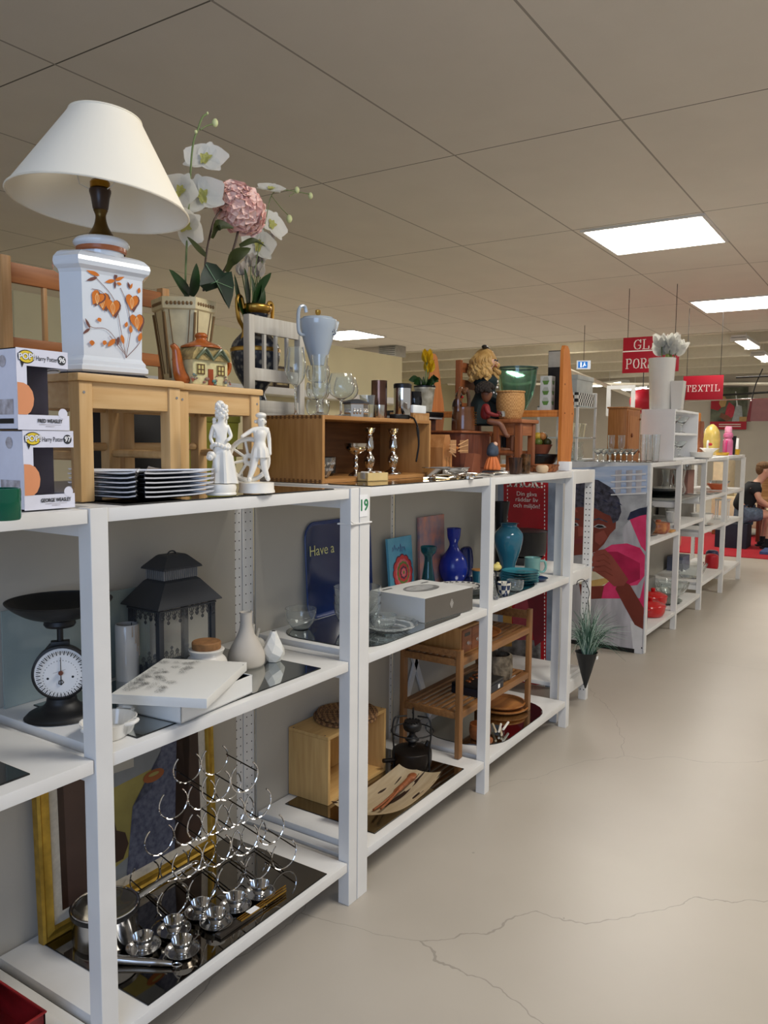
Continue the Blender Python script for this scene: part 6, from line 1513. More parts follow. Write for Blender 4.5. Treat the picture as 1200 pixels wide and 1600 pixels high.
# small things along the front edge
t = thing('woven_tray', 'low round woven tray along the front edge of the top board', 'tray', (3.80, 1.535, 1.3525))
bm = new(); la(bm, shell([(.075, 0), (.09, .03), (.093, .034)], .004), 40, Matrix.Diagonal((1.15, .8, 1, 1))); mk('tray_body', bm, weave('tray_weave', (160, 96, 52), (120, 66, 32), 60), t)
tag(lathe('round_box', S((0, 0), (.02, 0), (.029, .012), (.029, .028), (.018, .036), (0, .037)), mat('pale_turned', (216, 188, 152), .5), None, 32, loc=(3.635, 1.475, 1.3525)), 'small pale round lidded box in front of the woven tray', 'box')
for k, (x, y, r, hh, m, l) in enumerate(((3.40, 1.51, .032, .075, mat('twig_brown', (84, 52, 32), .5, noise=.3, ns=40, stretch=(3, 3, .3)), 'dark brown twig-wrapped candle holder, left of the amber glasses'), (3.475, 1.49, .022, .09, mat('amber_glass', (190, 140, 90), .1, trans=.7, noise=.3, ns=30), 'amber mottled glass candle holder beside the twig-wrapped one'), (3.53, 1.515, .024, .085, mat('amber_glass', (190, 140, 90)), 'second amber mottled glass holder, right of the first'))):
    tag(lathe('candle_holder', shell([(r*.8, 0), (r*.85, .004), (r*.9, hh*.6), (r, hh)], .002), m, None, 24, loc=(x, y, 1.3525), wob=lambda a, z: 1+.05*math.sin(5*a+z*50)), l, 'candle holder')
t = thing('orange_skirt_figure', 'tiny figure with pleated orange skirt and blue scarf at the front edge', 'figurine', (3.25, 1.555, 1.3525))
lathe('skirt', S((.0, .022), (.034, .022), (.03, .05), (.02, .075), (.010, .085)), mat('skirt_orange', (214, 118, 60), .6), t, 48, wob=lambda a, z: 1+.1*math.sin(12*a))
lathe('scarf', S((.012, .08), (.026, .09), (.024, .12), (.012, .14), (0, .143)), mat('scarf_blue', (70, 84, 100), .7, noise=.2, ns=30), t)
bm = new(); sp(bm, (0, -.012, .135), .011, 10); mk('face', bm, skinm, t)
box('dark_stand', -.045, .05, -.035, .03, 0, .018, darkgrey, t, .006)
tag(box('white_box', 3.95, 3.99, 1.455, 1.515, 1.353, 1.40, paper), 'small plain white carton at the foot of the pine wall shelf', 'box')
t = thing('brown_book_end', 'reddish brown wedge of wood leaning at the front of the dark chest', 'wedge', (3.13, 1.60, 1.3525))
bm = new(); extr(bm, [(0, 0), (.09, 0), (.09, .09), (.03, .095)], .04); mk('wedge_body', bm, mat('wedge_brown', (140, 84, 60), .5, noise=.1), t, False)

# things standing on the back-to-back row, seen between the legs
t = thing('green_fabric_bin', 'olive green fabric bin behind the pine stools', 'bin', (1.88, 2.02, 1.3525))
bm = new(); extr(bm, [(0, 0), (.22, 0), (.245, .24), (-.025, .24)], .2); mk('bin_body', bm, mat('olive_cloth', (118, 118, 36), .85, noise=.08), t, False); box('folded_rim', -.028, .248, -.004, .204, .205, .245, mat('olive_rim', (104, 104, 34), .85), t, .004)
tag(box('black_case', 1.62, 1.83, 2.03, 2.25, 1.3525, 1.60, mat('case_black', (26, 26, 28), .6)), 'black case behind the pine stools, left of the olive bin', 'case')
t = thing('twig_basket', 'loose tangle of dark wire twigs behind the tall pine chair', 'wire decoration', (1.42, 2.47, 1.3525))
random.seed(9); bm = new()
for k in range(26):
    a = random.uniform(0, 2*PI); R_ = random.uniform(.1, .26); z = random.uniform(.28, .42)
    P_ = [(R_*math.cos(a+j*.35)*1.3, R_*math.sin(a+j*.35)*.25, z+.06*math.sin(j*.8+k)) for j in range(9)]
    tb(bm, curve(P_, 3), .0022, 4)
for k in range(5): tb(bm, [(-.2+.1*k, 0, 0), (-.2+.1*k, 0, .34)], .003, 4)
o = mk('wire_tangle', bm, mat('wire_brown', (40, 30, 24), .6), t); o['kind'] = 'stuff'
for k, (x, w_, h_, l) in enumerate(((2.30, .07, .07, 'left one of two tiny picture frames seen through the white chair back'), (2.45, .06, .085, 'right one of two tiny picture frames, beyond the white chair'))):
    t = thing('small_picture', l, 'picture', at(417+24*k, 592, 'Y', 6.0))
    s_ = 3.1; box('frame', -.08*s_/2, .08*s_/2, 0, .02, -.1, .14, mat('frame_dark', (56, 40, 26), .4), t); box('picture', -.03*s_, .03*s_, -.002, 0, -.07, .11, mat('sepia', (190, 170, 120), .5, noise=.3, ns=8), t, 0)
t = thing('wall_ledge', 'long white ledge far behind, carrying small frames', 'ledge', at(430, 606, 'Y', 6.0))
box('ledge_board', -3, 3, -.1, .2, -.08, 0, white_paint, t); box('ledge_wall', -3, 3, .2, .24, -t.location.z, .62, wy, t)

# ================================================================ posters and signs
serif = {'G': [[(.9, .78), (.78, .93), (.55, 1), (.3, .93), (.1, .7), (.08, .35), (.25, .08), (.5, 0), (.78, .06), (.9, .18), (.9, .42)], [(.6, .42), (1.0, .42)], [(.92, 1), (.92, .7)]],
 'L': [[(.2, 0), (.2, 1)], [(.0, 1), (.42, 1)], [(0, 0), (.85, 0), (.85, .28)]], 'A': [[(.1, 0), (.48, 1), (.88, 0)], [(.22, .33), (.76, .33)], [(-.05, 0), (.28, 0)], [(.68, 0), (1.03, 0)]],
 'S': [[(.82, .78), (.7, .94), (.45, 1), (.2, .93), (.14, .72), (.3, .56), (.65, .46), (.84, .28), (.74, .07), (.45, 0), (.2, .06), (.08, .22)], [(.84, 1), (.84, .7)], [(.07, 0), (.07, .3)]],
 'P': [[(.2, 0), (.2, 1), (.6, 1), (.84, .9), (.86, .68), (.7, .5), (.2, .47)], [(0, 0), (.42, 0)], [(0, 1), (.3, 1)]], 'O': [[(.5, 1), (.2, .9), (.06, .5), (.2, .1), (.5, 0), (.8, .1), (.94, .5), (.8, .9), (.5, 1)]],
 'R': [[(.2, 0), (.2, 1), (.6, 1), (.84, .88), (.84, .68), (.66, .52), (.2, .5)], [(.5, .5), (.85, 0), (1.0, 0)], [(0, 0), (.42, 0)], [(0, 1), (.3, 1)]], 'I': [[(.3, 0), (.3, 1)], [(.08, 0), (.52, 0)], [(.08, 1), (.52, 1)]],
 'N': [[(.15, 0), (.15, 1), (.82, 0), (.82, 1)], [(0, 0), (.32, 0)], [(-.02, 1), (.2, 1)], [(.66, 1), (.98, 1)]], 'T': [[(.48, 0), (.48, 1)], [(.02, .72), (.02, 1), (.94, 1), (.94, .72)], [(.28, 0), (.68, 0)]],
 'E': [[(.2, 0), (.2, 1)], [(0, 1), (.8, 1), (.8, .74)], [(0, 0), (.84, 0), (.84, .28)], [(.2, .52), (.58, .52)], [(.58, .4), (.58, .64)]], 'X': [[(.14, 1), (.84, 0)], [(.84, 1), (.14, 0)], [(0, 1), (.34, 1)], [(.66, 1), (1, 1)], [(-.02, 0), (.32, 0)], [(.66, 0), (1, 0)]],
 'C': [[(.84, .76), (.72, .94), (.48, 1), (.2, .88), (.08, .5), (.2, .12), (.48, 0), (.74, .07), (.88, .24)], [(.86, 1), (.86, .7)]], 'K': [[(.18, 0), (.18, 1)], [(0, 0), (.4, 0)], [(0, 1), (.4, 1)], [(.2, .45), (.76, 1)], [(.36, .58), (.8, 0)], [(.62, 1), (.96, 1)], [(.66, 0), (1, 0)]],
 '!': [[(.25, .3), (.25, 1)], [(.25, 0), (.25, .08)]]}
def slab(name, word, hgt, m, parent, mtx, wt=.085, gap=1.18, wx=.78):
    bm = new(); x = 0; tot = sum((.72 if c in 'I!' else 1)*gap for c in word)-gap+1
    for c in word:
        for ln in serif[c]:
            P_ = [Vector(((x-tot/2+a)*hgt*wx, b_*hgt-hgt/2, 0)) for a, b_ in ln]
            for a, b_ in zip(P_, P_[1:]):
                dd = b_-a; L = dd.length; dd.normalize(); ww = wt*hgt*(1.35 if abs(dd.y) > .5 else .75)/1.0; an = math.atan2(dd.y, dd.x)
                bx(bm, 0, L, -ww/2, ww/2, 0, .0015, mtx=Matrix.Translation(a) @ Matrix.Rotation(an, 4, 'Z') @ Matrix.Translation((-ww*.3, 0, 0)) @ Matrix.Diagonal(((L+ww*.6)/L, 1, 1, 1)))
        x += (.72 if c in 'I!' else 1)*gap
    bmesh.ops.transform(bm, matrix=mtx, verts=bm.verts[:]); return mk(name, bm, m, parent, False)
lw = mat('letter_white', (240, 232, 226), .5, noise=.0); sr = mat('sign_red', (170, 14, 40), .45, noise=.02)
# hanging department signs face the camera side, across the aisle direction
def hang_sign(name, label, x, pl, pr, rows, sep=None):
    a, b_ = at(pl[0], pl[1], 'X', x), at(pr[0], pr[1], 'X', x)   # top-left, bottom-right
    W_, H_ = a.y-b_.y, a.z-b_.z; t = thing(name, label, 'sign', ((x, (a.y+b_.y)/2, (a.z+b_.z)/2)))
    box('board', 0, .012, -W_/2, W_/2, -H_/2, H_/2, sr, t, .001)
    for word, cy, hgt, dx_ in rows: slab('lettering', word, hgt*H_, lw, t, face_mtx((-.002, -dx_*W_, cy*H_), (0, -1, 0), (0, 0, 1)), wx=.66 if len(word) > 6 else .8)
    if sep is not None: box('dividing_line', -.0012, 0, -W_/2, W_/2, sep*H_-.008, sep*H_+.008, lw, t, 0)
    top = (CH if x < 15.6 else CH+.42)-t.location.z
    for s_ in (-1, 1): tube('hanging_wire', [(.006, s_*W_*.42, H_/2), (.006, s_*W_*.42, top)], .004, iron, t, 5)
    return t
hang_sign('department_sign', 'red hanging sign with white letters GLAS and PORSLIN behind the white flowers', 10.6, (974, 528), (1060, 580), [('GLAS', .29, .26, .0), ('PORSLIN', -.24, .265, .0)], .11)
hang_sign('department_sign', 'smaller red hanging sign reading TEXTIL in white letters', 12.6, (1068, 588), (1129, 624), [('TEXTIL', -.02, .26, 0)])
# emergency exit sign
c = at(912, 570, 'X', 13.5); t = thing('exit_sign', 'small blue-white illuminated exit sign hanging above the pale gift boxes', 'sign', c, math.radians(25)); t.scale = (.72,)*3
box('housing', 0, .05, -.16, .16, -.10, .10, mat('exit_white', (225, 235, 245), .5, emit=.5), t, .005)
bl = mat('exit_blue', (30, 110, 190), .4, emit=.9); box('lit_panel', -.004, 0, -.09, .13, -.075, .075, bl, t, 0)
flat('running_figure', [(0, disc(.04, .045, .014, 12)), (0, [(.02, .03), (.045, .03), (.06, 0), (.075, -.02), (.06, -.03), (.04, -.01), (.01, -.05), (-.01, -.045), (.02, 0)]), (0, [(-.06, -.06), (-.025, -.06), (-.025, .06), (-.06, .06)])], [mat('pictogram', (240, 250, 255), .5, emit=1)], t, (-.0045, .02, 0), (0, -1, 0), (0, 0, 1))
tube('hanging_wire', [(.02, 0, .1), (.02, 0, (CH-c.z)/.72)], .006, iron, t)

# the large picture covering the near end of the far row
XP = 5.672
t = thing('photo_poster', 'large poster on the far row end showing a dark-haired child drinking from a bowl', 'poster', (XP, 1.515, 0))
box('poster_board', 0, .012, -.012, 1.12, .02, 1.36, mat('poster_back', (210, 212, 214), .5), t, 0)
def pp_(px_, py_): q = at(px_, py_, 'X', XP); return (-(q.y-1.515), q.z)
PM = [mat('p_sky', (150, 172, 204), .35, noise=.06, ns=4, stretch=(1, 1, 9), col2=(186, 198, 218)), mat('p_blur', (176, 178, 182), .35, noise=.15, ns=9), mat('p_hair', (26, 26, 36), .3, noise=.4, ns=30, col2=(74, 74, 92)), mat('p_skin', (120, 54, 42), .35, noise=.08, ns=6),
      mat('p_skin2', (146, 74, 62), .35, noise=.08, ns=8), mat('p_pink', (216, 62, 112), .35, noise=.1, ns=7, col2=(190, 34, 84)), mat('p_pink2', (176, 28, 76), .35, noise=.1, ns=9), mat('p_grey', (186, 184, 190), .35, noise=.12, ns=5, stretch=(1, 3, .6)), mat('p_dark', (28, 30, 40), .4, noise=.2), mat('p_bowl', (214, 206, 178), .3), mat('p_tan', (196, 160, 96), .35), mat('p_eye', (24, 14, 14), .3), mat('p_lip', (120, 46, 50), .3), mat('p_navy', (34, 44, 74), .4, noise=.2), mat('p_white', (214, 214, 216), .4, noise=.05)]
P = []
def pq(mi, *pts): P.append((mi, [pp_(*q) for q in pts]))
pq(0, (780, 735), (1012, 727), (1010, 800), (780, 830)); pq(1, (780, 800), (1012, 790), (1010, 900), (780, 900)); pq(7, (780, 900), (1010, 890), (1004, 1022), (780, 1010))
pq(1, (930, 775), (1011, 770), (1010, 800), (930, 805)); pq(13, (985, 800), (1000, 794), (1011, 792), (1010, 812), (990, 815), (980, 812))
pq(5, (984, 812), (1000, 806), (1010, 804), (1009, 862), (995, 846)); pq(7, (972, 826), (984, 812), (1000, 850), (1004, 860), (975, 850))
pq(5, (944, 858), (956, 851), (980, 849), (1000, 856), (1008, 868), (1007, 900), (996, 914), (978, 916), (962, 905), (950, 885))
pq(6, (950, 862), (965, 862), (985, 872), (1000, 880), (1000, 905), (980, 914), (962, 905)); pq(5, (938, 905), (962, 902), (972, 930), (1000, 935), (1007, 905), (1006, 960), (985, 935), (940, 935))
pq(7, (925, 935), (962, 936), (1000, 1020), (925, 1012)); pq(14, (985, 970), (1004, 975), (1003, 1022), (990, 1020)); pq(7, (895, 925), (930, 930), (928, 1010), (895, 1005))
pq(3, (880, 790), (895, 778), (925, 782), (955, 800), (962, 815), (955, 832), (944, 850), (932, 862), (915, 866), (895, 868), (870, 862), (862, 840), (862, 800))
pq(3, (952, 812), (963, 812), (962, 826), (954, 834)); pq(2, (862, 802), (862, 770), (880, 752), (905, 746), (935, 750), (955, 762), (968, 780), (971, 800), (966, 813), (958, 818), (954, 806), (944, 802), (930, 794), (905, 792), (885, 795))
pq(1, (884, 820), (892, 816), (902, 817), (905, 821), (895, 823)); pq(11, (887, 820), (893, 817), (900, 818), (902, 821), (894, 822)); pq(1, (927, 823), (934, 819), (943, 820), (948, 824), (937, 826)); pq(11, (930, 823), (935, 820), (941, 821), (945, 824), (936, 825)); pq(2, (882, 812), (892, 808), (906, 811), (905, 812.6), (892, 810.5), (883, 814)); pq(2, (925, 812), (936, 809), (950, 815), (949, 816.5), (936, 811.5), (926, 814))
pq(12, (896, 842), (912, 841), (910, 848), (898, 850)); pq(4, (903, 822), (912, 824), (914, 836), (904, 838))
pq(3, (905, 912), (946, 905), (940, 935), (920, 936), (908, 930)); pq(3, (968, 905), (985, 914), (1006, 950), (1005, 983), (992, 976), (975, 945), (962, 920))
pq(9, (905, 888), (928, 893), (950, 898), (952, 908), (944, 915), (925, 916), (905, 912)); pq(10, (924, 907), (951, 902), (950, 910), (940, 915), (924, 916))
pq(4, (926, 870), (932, 860), (945, 858), (956, 868), (968, 885), (982, 905), (975, 915), (960, 916), (948, 905), (930, 893), (927, 882)); pq(3, (928, 882), (948, 888), (948, 891), (928, 885)); pq(3, (930, 873), (950, 882), (950, 884), (930, 876))
for (x0, y0, x1, y1, x2, y2) in ((927, 864, 944, 858, 950, 866), (925, 872, 944, 867, 952, 875), (924, 880, 945, 876, 954, 884), (926, 888, 946, 885, 956, 893)):
    pq(4, (x0, y0), (x1, y1), (x2, y2), (x2+2, y2+6), (x1, y1+7), (x0+1, y0+5)); pq(3, (x0+2, y0+5), (x1, y1+7), (x2+2, y2+6), (x2+2, y2+7.4), (x1, y1+8.4))
for (x, y) in ((895, 760), (905, 772), (918, 757), (930, 768), (940, 780), (948, 768), (955, 790), (962, 784), (905, 784), (922, 784)): pq(13, (x, y), (x+7, y+2), (x+11, y+6), (x+6, y+4))
pq(4, (930, 834), (944, 828), (950, 840), (938, 852), (930, 846)); pq(4, (880, 796), (900, 794), (904, 800), (884, 803))
for x in (1000, 985, 968): pq(7, (x-6, 735), (x+4, 734), (x+2, 770), (x-6, 771))
for y in (742, 752, 762, 772): pq(14, (955, y), (1010, y-3), (1010, y), (955, y+2))
fl_ = flat('printed_picture', P, PM, t, (-.001, 0, 0), (0, -1, 0), (0, 0, 1), .00012)
box('black_edge', -.004, -.001, .05, 1.1, .0, .03, black, t, 0)
box('corner_screw', -.004, -.001, -.005, .003, .04, .05, black, t, 0)

# charity banner behind the open unit
XQ = 4.56
t = thing('charity_banner', 'red banner with stitched edge reading TACK! and a message in white, behind the teal pitcher', 'banner', (XQ, 1.74, 0))
a, b_ = at(787, 750, 'X', XQ), at(857, 750, 'X', XQ)
def qq(px_, py_): q = at(px_, py_, 'X', XQ); return (-(q.y-1.74), q.z)
box('banner_board', 0, .008, 1.74-1.74+(b_.y-1.74)-.06, a.y-1.74+.12, .04, 1.34, mat('poster_back', (210, 212, 214)), t, 0)
P = []
def pw(mi, *pts): P.append((mi, [qq(*q) for q in pts]))
pw(1, (778, 740), (872, 746), (872, 1110), (778, 1110)); pw(0, (787, 738), (857, 744), (853, 1040), (850, 1095), (787, 1080)); 
pw(2, (800, 960), (812, 925), (838, 905), (848, 925), (840, 960), (826, 1000), (805, 1000)); pw(3, (778, 1000), (845, 1000), (845, 1060), (778, 1060)); pw(4, (815, 880), (850, 930), (850, 1000), (836, 1010)); pw(5, (786, 948), (800, 940), (800, 1010), (786, 1010))
pw(0, (832, 1030), (853, 1030), (851, 1092), (832, 1086))
P.append((6, [qq(835, 1070), qq(850, 1070), qq(850, 1080), qq(835, 1080)]))
flat('printed_picture', P, [mat('banner_red', (180, 16, 30), .4), mat('b_sky', (150, 164, 186), .4, noise=.1), mat('b_rose', (180, 70, 84), .4, noise=.1), mat('b_stone', (150, 144, 140), .4, noise=.25, ns=20), mat('b_maroon', (118, 24, 40), .4), mat('b_ochre', (200, 150, 70), .4), mat('b_white', (225, 225, 225), .4)], t, (-.001, 0, 0), (0, -1, 0), (0, 0, 1), .00012)
bm = new()
for xx in (793, 851):
    for k in range(56):
        y = 758+k*6; 
        if xx == 793 and y > 940: continue
        q0, q1 = at(xx, y, 'X', XQ-.002), at(xx, y+3.2, 'X', XQ-.002); bx(bm, -.003, -.0022, q0.y-1.74-.003, q0.y-1.74+.003, q1.z, q0.z)
mk('stitched_line', bm, lw, t, False)
def qm(px_, py_): q = at(px_, py_, 'X', XQ); return face_mtx((-.0025, q.y-1.74, q.z), (0, -1, 0), (0, 0, 1))
kk = mpp(at(820, 770, 'X', XQ))
slab('heading', 'TACK!', 17*kk, lw, t, qm(822, 752), .13, 1.05)
for ln, y in (('Din gåva', 772), ('räddar liv', 781), ('och miljön!', 790.5)): text('message', ln, 9.5*kk, lw, t, qm(823, y), .0005, sx=1.05)
# grass and tan pole glimpsed below
tag(box('pine_board', 4.60, 4.62, 1.98, 2.1, 0, .78, honey), 'plain orange pine board standing behind the bamboo rack', 'board')

# wall poster far behind
c = at(1112, 606, 'X', 26.9); d_ = at(1166, 671, 'X', 26.9)
t = thing('wall_poster', 'poster of a woman with a plate and red caption strip on the far back wall', 'poster', (26.9, (c.y+d_.y)/2, (c.z+d_.z)/2)); W_, H_ = c.y-d_.y, c.z-d_.z
box('sheet', 0, .02, -W_/2, W_/2, -H_/2, H_/2, mat('poster_dark', (44, 50, 40), .5, noise=.4, ns=3, col2=(110, 116, 96)), t, 0)
def rq(mi, *pts): P.append((mi, [(a*W_/2, b_*H_/2) for a, b_ in pts]))
P = []; rq(0, (-1, -1), (1, -1), (1, -.62), (-1, -.62)); rq(0, (-1, .5), (-.3, .55), (-.2, .2), (-.6, -.1), (-1, .0)); rq(1, (-.5, .55), (-.3, .65), (-.12, .4), (-.2, .1), (-.42, .05), (-.55, .25)); rq(2, (0, .3), (.3, .1), (.35, -.3), (.1, -.5), (-.2, -.3), (-.1, .1)); rq(3, (.2, -.62), (.4, .2), (.7, .1), (.8, -.62)); rq(4, (.3, .8), (.36, .8), (.5, .1), (.42, .1)); rq(5, (-.4, -.2), (0, -.35), (.2, -.5), (-.1, -.6), (-.5, -.4)); rq(1, (.6, -.4), (1, -.4), (1, -.62), (.6, -.62))
for j in (-.74, -.84): rq(6, (-.5, j), (.7, j), (.7, j-.035), (-.5, j-.035))
flat('printed_picture', P, [MATS['sign_red'], mat('w_tan', (186, 150, 96), .5), mat('w_pink', (190, 50, 70), .5), mat('w_grey', (170, 176, 180), .5), mat('w_pale', (220, 224, 226), .5), mat('w_skin', (130, 80, 60), .5), MATS['letter_white']], t, (-.002, 0, 0), (0, -1, 0), (0, 0, 1), .001)
tube('hanging_rod', [(-.02, W_/2+.3, H_/2+.1), (-.02, -W_/2, H_/2+.1)], .05, black, t)
# rail and bags at the far right
a, b_ = at(940, 628, 'X', 20), at(1200, 612, 'X', 20)
tag(tube('clothes_rail', [at(1060, 622, 'X', 20), at(1260, 609, 'X', 20)], .025, iron), 'dark clothes rail crossing behind the red TEXTIL sign', 'rail')
rail2 = tube('clothes_rail', [at(1060, 627, 'X', 15), at(1215, 622, 'X', 15)], .012, steel); tag(rail2, 'thin bright rail under the red TEXTIL sign', 'rail')
bagm = mat('bag_rose', (140, 92, 92), .5, noise=.05)
for k, (x, l, m2) in enumerate(((1185, 'left dusty-rose handbag with dark red side, hanging at the right edge', mat('bag_red', (110, 22, 32), .5)), (1224, 'right dusty-rose handbag, mostly cut off by the photo edge', bagm))):
    c = at(x, 658, 'X', 12.2); t = thing('hanging_bag', l, 'handbag', c, 0)
    bm = new(); extr(bm, [(-.14, 0), (.14, 0), (.12, .30), (-.10, .30)], .09, Matrix.Rotation(-PI/2, 4, 'Z') @ Matrix.Translation((0, -.045, 0))); mk('bag_body', bm, bagm, t, False)
    bm = new(); extr(bm, [(-.15, -.005), (-.10, -.005), (-.085, .305), (-.105, .305)], .095, Matrix.Rotation(-PI/2, 4, 'Z') @ Matrix.Translation((0, -.05, 0))); mk('side_panel', bm, m2, t, False)
    tube('strap', curve([(0, .10, .29), (0, .06, .5), (0, -.02, .72)], 6), .008, iron, t); bm = new(); sp(bm, (-.05, .10, .28), .014, 8); mk('ring', bm, chrome, t)
tag(tube('bag_rail', [at(1150, 590, 'X', 12.2), at(1240, 586, 'X', 12.2)], .012, iron), 'short dark rail from which the rose handbags hang', 'rail')

# ================================================================ far row, top
ZR = 1.3605
Yr = 1.62
def fx(px_, y): return at(px_, 715, 'Y', y).x
sheet(5.74, 6.50, 1.53, 2.0, 1.36, 'mirror sheet on the far row top under the small coupe glasses', tinted)
# wooden cabinet
x0, x1 = fx(947, 1.86), fx(1001, 1.70)
t = thing('small_wooden_cabinet', 'small honey-coloured wooden cabinet with a round knob on the far row top', 'cabinet', (6.30, 1.865, ZR)); t.scale = (1.12, .62, 1.1)
box('carcass', 0, .32, 0, .24, 0, .37, wood('cab_wood', (186, 124, 66), (162, 100, 46), 2), t); box('top_board', -.012, .332, -.014, .25, .37, .382, MATS['cab_wood'], t)
box('door', .012, .308, -.010, 0, .015, .355, wood('cab_door', (176, 112, 58), (150, 92, 42), 2), t); box('door_panel', .05, .27, -.013, -.010, .05, .32, MATS['cab_wood'], t)
for z in (.06, .18, .30): bm = new(); sp(bm, (.29 if z != .18 else .10, -.022, z), .015 if z == .18 else .010, 10); mk('knob' if z == .18 else 'hinge', bm, teak, t)
# coupes and flutes
P3 = gob(.020, (.0028, .026), [(.004, .03), (.020, .05), (.031, .066)], .001)
pr = None
for k in range(7):
    q = at(934+9*k, 722.0, 'Z', ZR); X, y = q.x, q.y
    o = tag(lathe('coupe_glass', P3, glass, None, 24, loc=(X, y, ZR+.003)), '', 'glass', 'small coupe glasses in a row')
    o['label'] = ('first', 'second', 'third', 'fourth', 'fifth', 'sixth', 'last')[k]+' from the left in the row of seven small coupe glasses'; o.scale = (1.4,)*3
P4 = gob(.026, (.003, .055), S((.005, .06), (.017, .08), (.023, .12), (.022, .155), (.024, .175)), .001)
for k, px_ in enumerate((954, 970)):
    q = at(px_, 720.5, 'Z', ZR); X, y = q.x, q.y; o = tag(lathe('champagne_flute', P4, glass, None, 24, loc=(X, y, ZR+.003)), ('left', 'right')[k]+' of two tall champagne flutes in front of the wooden cabinet', 'glass', 'two champagne flutes'); o.scale = (1.1,)*3
# white box shelf, its closed side towards the camera
t = thing('white_wall_cabinet', 'open-fronted white box shelf carrying the tall white vase on the far row', 'cabinet', (6.72, 1.60, ZR))
cw, cd_, chh = .86, .27, .415
box('side_panel', 0, .018, 0, cd_, 0, chh, paper, t); box('back_panel', .018, cw-.018, cd_-.012, cd_, 0, chh, paper, t); box('side_panel', cw-.018, cw, 0, cd_, 0, chh, paper, t)
for z in (0, chh*.5, chh-.018): box('shelf', .018, cw-.018, .0, cd_-.012, z, z+.018, paper, t)
def sg(x, y, z, l, prof=None, nm='stem_glass', s_=1): o = tag(lathe(nm, prof or P3, glass, None, 20, loc=(x, y, z)), l, 'glass'); o.scale = (s_,)*3; return o
for k, (x, z, l) in enumerate(((6.95, .019, 'low glass bowl on the lower shelf of the white box shelf'), (7.25, .019, 'second low glass on the lower shelf of the white box shelf'), (7.0, .227, 'left stem glass on the upper shelf of the white box shelf'), (7.3, .227, 'right stem glass on the upper shelf of the white box shelf'))): sg(x, 1.68, ZR+z, l, s_=2.1)
vm_ = mat('white_planter', (232, 230, 224), .25, noise=.01, coat=.3)
zt_ = ZR+.4155
vase('tall white tapered vase filled with white lilies, standing on the white box shelf', (6.84, 1.75, zt_), [(.084, 0), (.088, .005), (.108, .415), (.110, .42)], vm_, .004)
vase('shorter square-shouldered white vase in front of the tall white vase', (6.84, 1.585+.03, zt_), [(.05, 0), (.055, .004), (.072, .225), (.073, .23)], vm_, .003, seg=4)
vase('clear tapered glass vase beside the shorter white vase, above the box shelf', (7.14, 1.68, zt_), [(.04, 0), (.045, .01), (.062, .21), (.064, .215)], glass, .004)
t = thing('white_lilies', 'bunch of white artificial lilies with green buds in the tall white vase', 'artificial flower', (6.86, 1.73, zt_+.39))
for k, (a, tx, ty) in enumerate(((0, .0, -.03), (1, .08, 0), (2, -.02, .03), (3, .03, .04), (4, .09, -.06), (5, -.02, -.04), (6, .04, -.07), (7, .06, .0))):
    c = Vector((tx, ty, .095+.03*(k % 3)))
    bm = new()
    for j in range(6): a2 = j*PI/3+k; petal(bm, c-Vector((0, 0, .03)), Vector((math.cos(a2), math.sin(a2), .4)), Vector((math.cos(a2)*.8+tx*6, math.sin(a2)*.8+ty*6, 1)), .125, .046, -.35)
    solid(bm, .0008); mk('flower', bm, petal_w, t); tube('stem', [(tx*.3, ty*.3, -.15), c-Vector((0, 0, .02))], .004, stemg, t)
for (x, y) in ((-.03, -.02), (.02, -.035)): bm = new(); sp(bm, (x, y, .035), .018, 10, (1, 1, 1.8)); mk('bud', bm, mat('lily_bud', (150, 166, 84), .5), t)
# stacked tumblers
for k in range(4):
    px_ = (1005, 1014, 1024, 1018)[k]; q = at(px_, (721, 720, 721.5, 718.5)[k], 'Z', ZR); X, y = q.x, q.y
    o = tag(lathe('tall_tumbler', shell([(.020, 0), (.023, .004), (.030, .20)], .0018), glass, None, 28, loc=(X, y, ZR+.002)), ('leftmost tall clear tumbler before the white box shelf', 'second tall clear tumbler before the white box shelf', 'rightmost tall clear tumbler before the white box shelf', 'rear tall clear tumbler close against the white box shelf')[k], 'glass', 'tall clear tumblers')
# right end: small things
def px2(px_, y, z=ZR+.0): return Vector((min(9.3, at(px_, 715, 'Y', y).x), y, z))
q = px2(1095, 1.72); t = thing('carved_shelf', 'dark brown wall shelf with scalloped sides standing beyond the white box shelf', 'shelf', (q.x-.05, 1.72, 1.371))
bm = new(); extr(bm, [(0, 0), (.13, 0), (.12, .06), (.15, .10), (.12, .15), (.15, .2), (.12, .25), (.15, .3), (.13, .345), (0, .345)], .015); mk('scalloped_side', bm, teak, t, False); box('back_board', 0, .015, .015, .3, 0, .34, teak, t)
for z in (.1, .22, .33): box('shelf', .01, .12, .015, .28, z, z+.012, teak, t)
tag(box('orange_gift_box', q.x, q.x+.12, 1.76, 1.88, 1.371+.3455, 1.371+.43, mat('gift_orange', (226, 140, 40), .5)), 'orange gift box with pale ribbon on top of the dark carved shelf', 'box')
q = px2(1110, 1.75); t = thing('yellow_vase', 'tall pale yellow bottle-shaped vase right of the dark carved shelf', 'vase', (q.x+.02, 1.75, 1.371)); lathe('vase_body', shell(S((.06, 0), (.075, .03), (.085, .15), (.078, .24), (.05, .30), (.02, .325), (.012, .33)), .004), mat('yellow_glaze', (214, 188, 104), .2, noise=.08), t, 40)
q = px2(1107, 1.60); t = thing('swan_dish', 'white porcelain bird dish with red flower standing at the end of the far row', 'dish', (q.x, 1.60, 1.371))
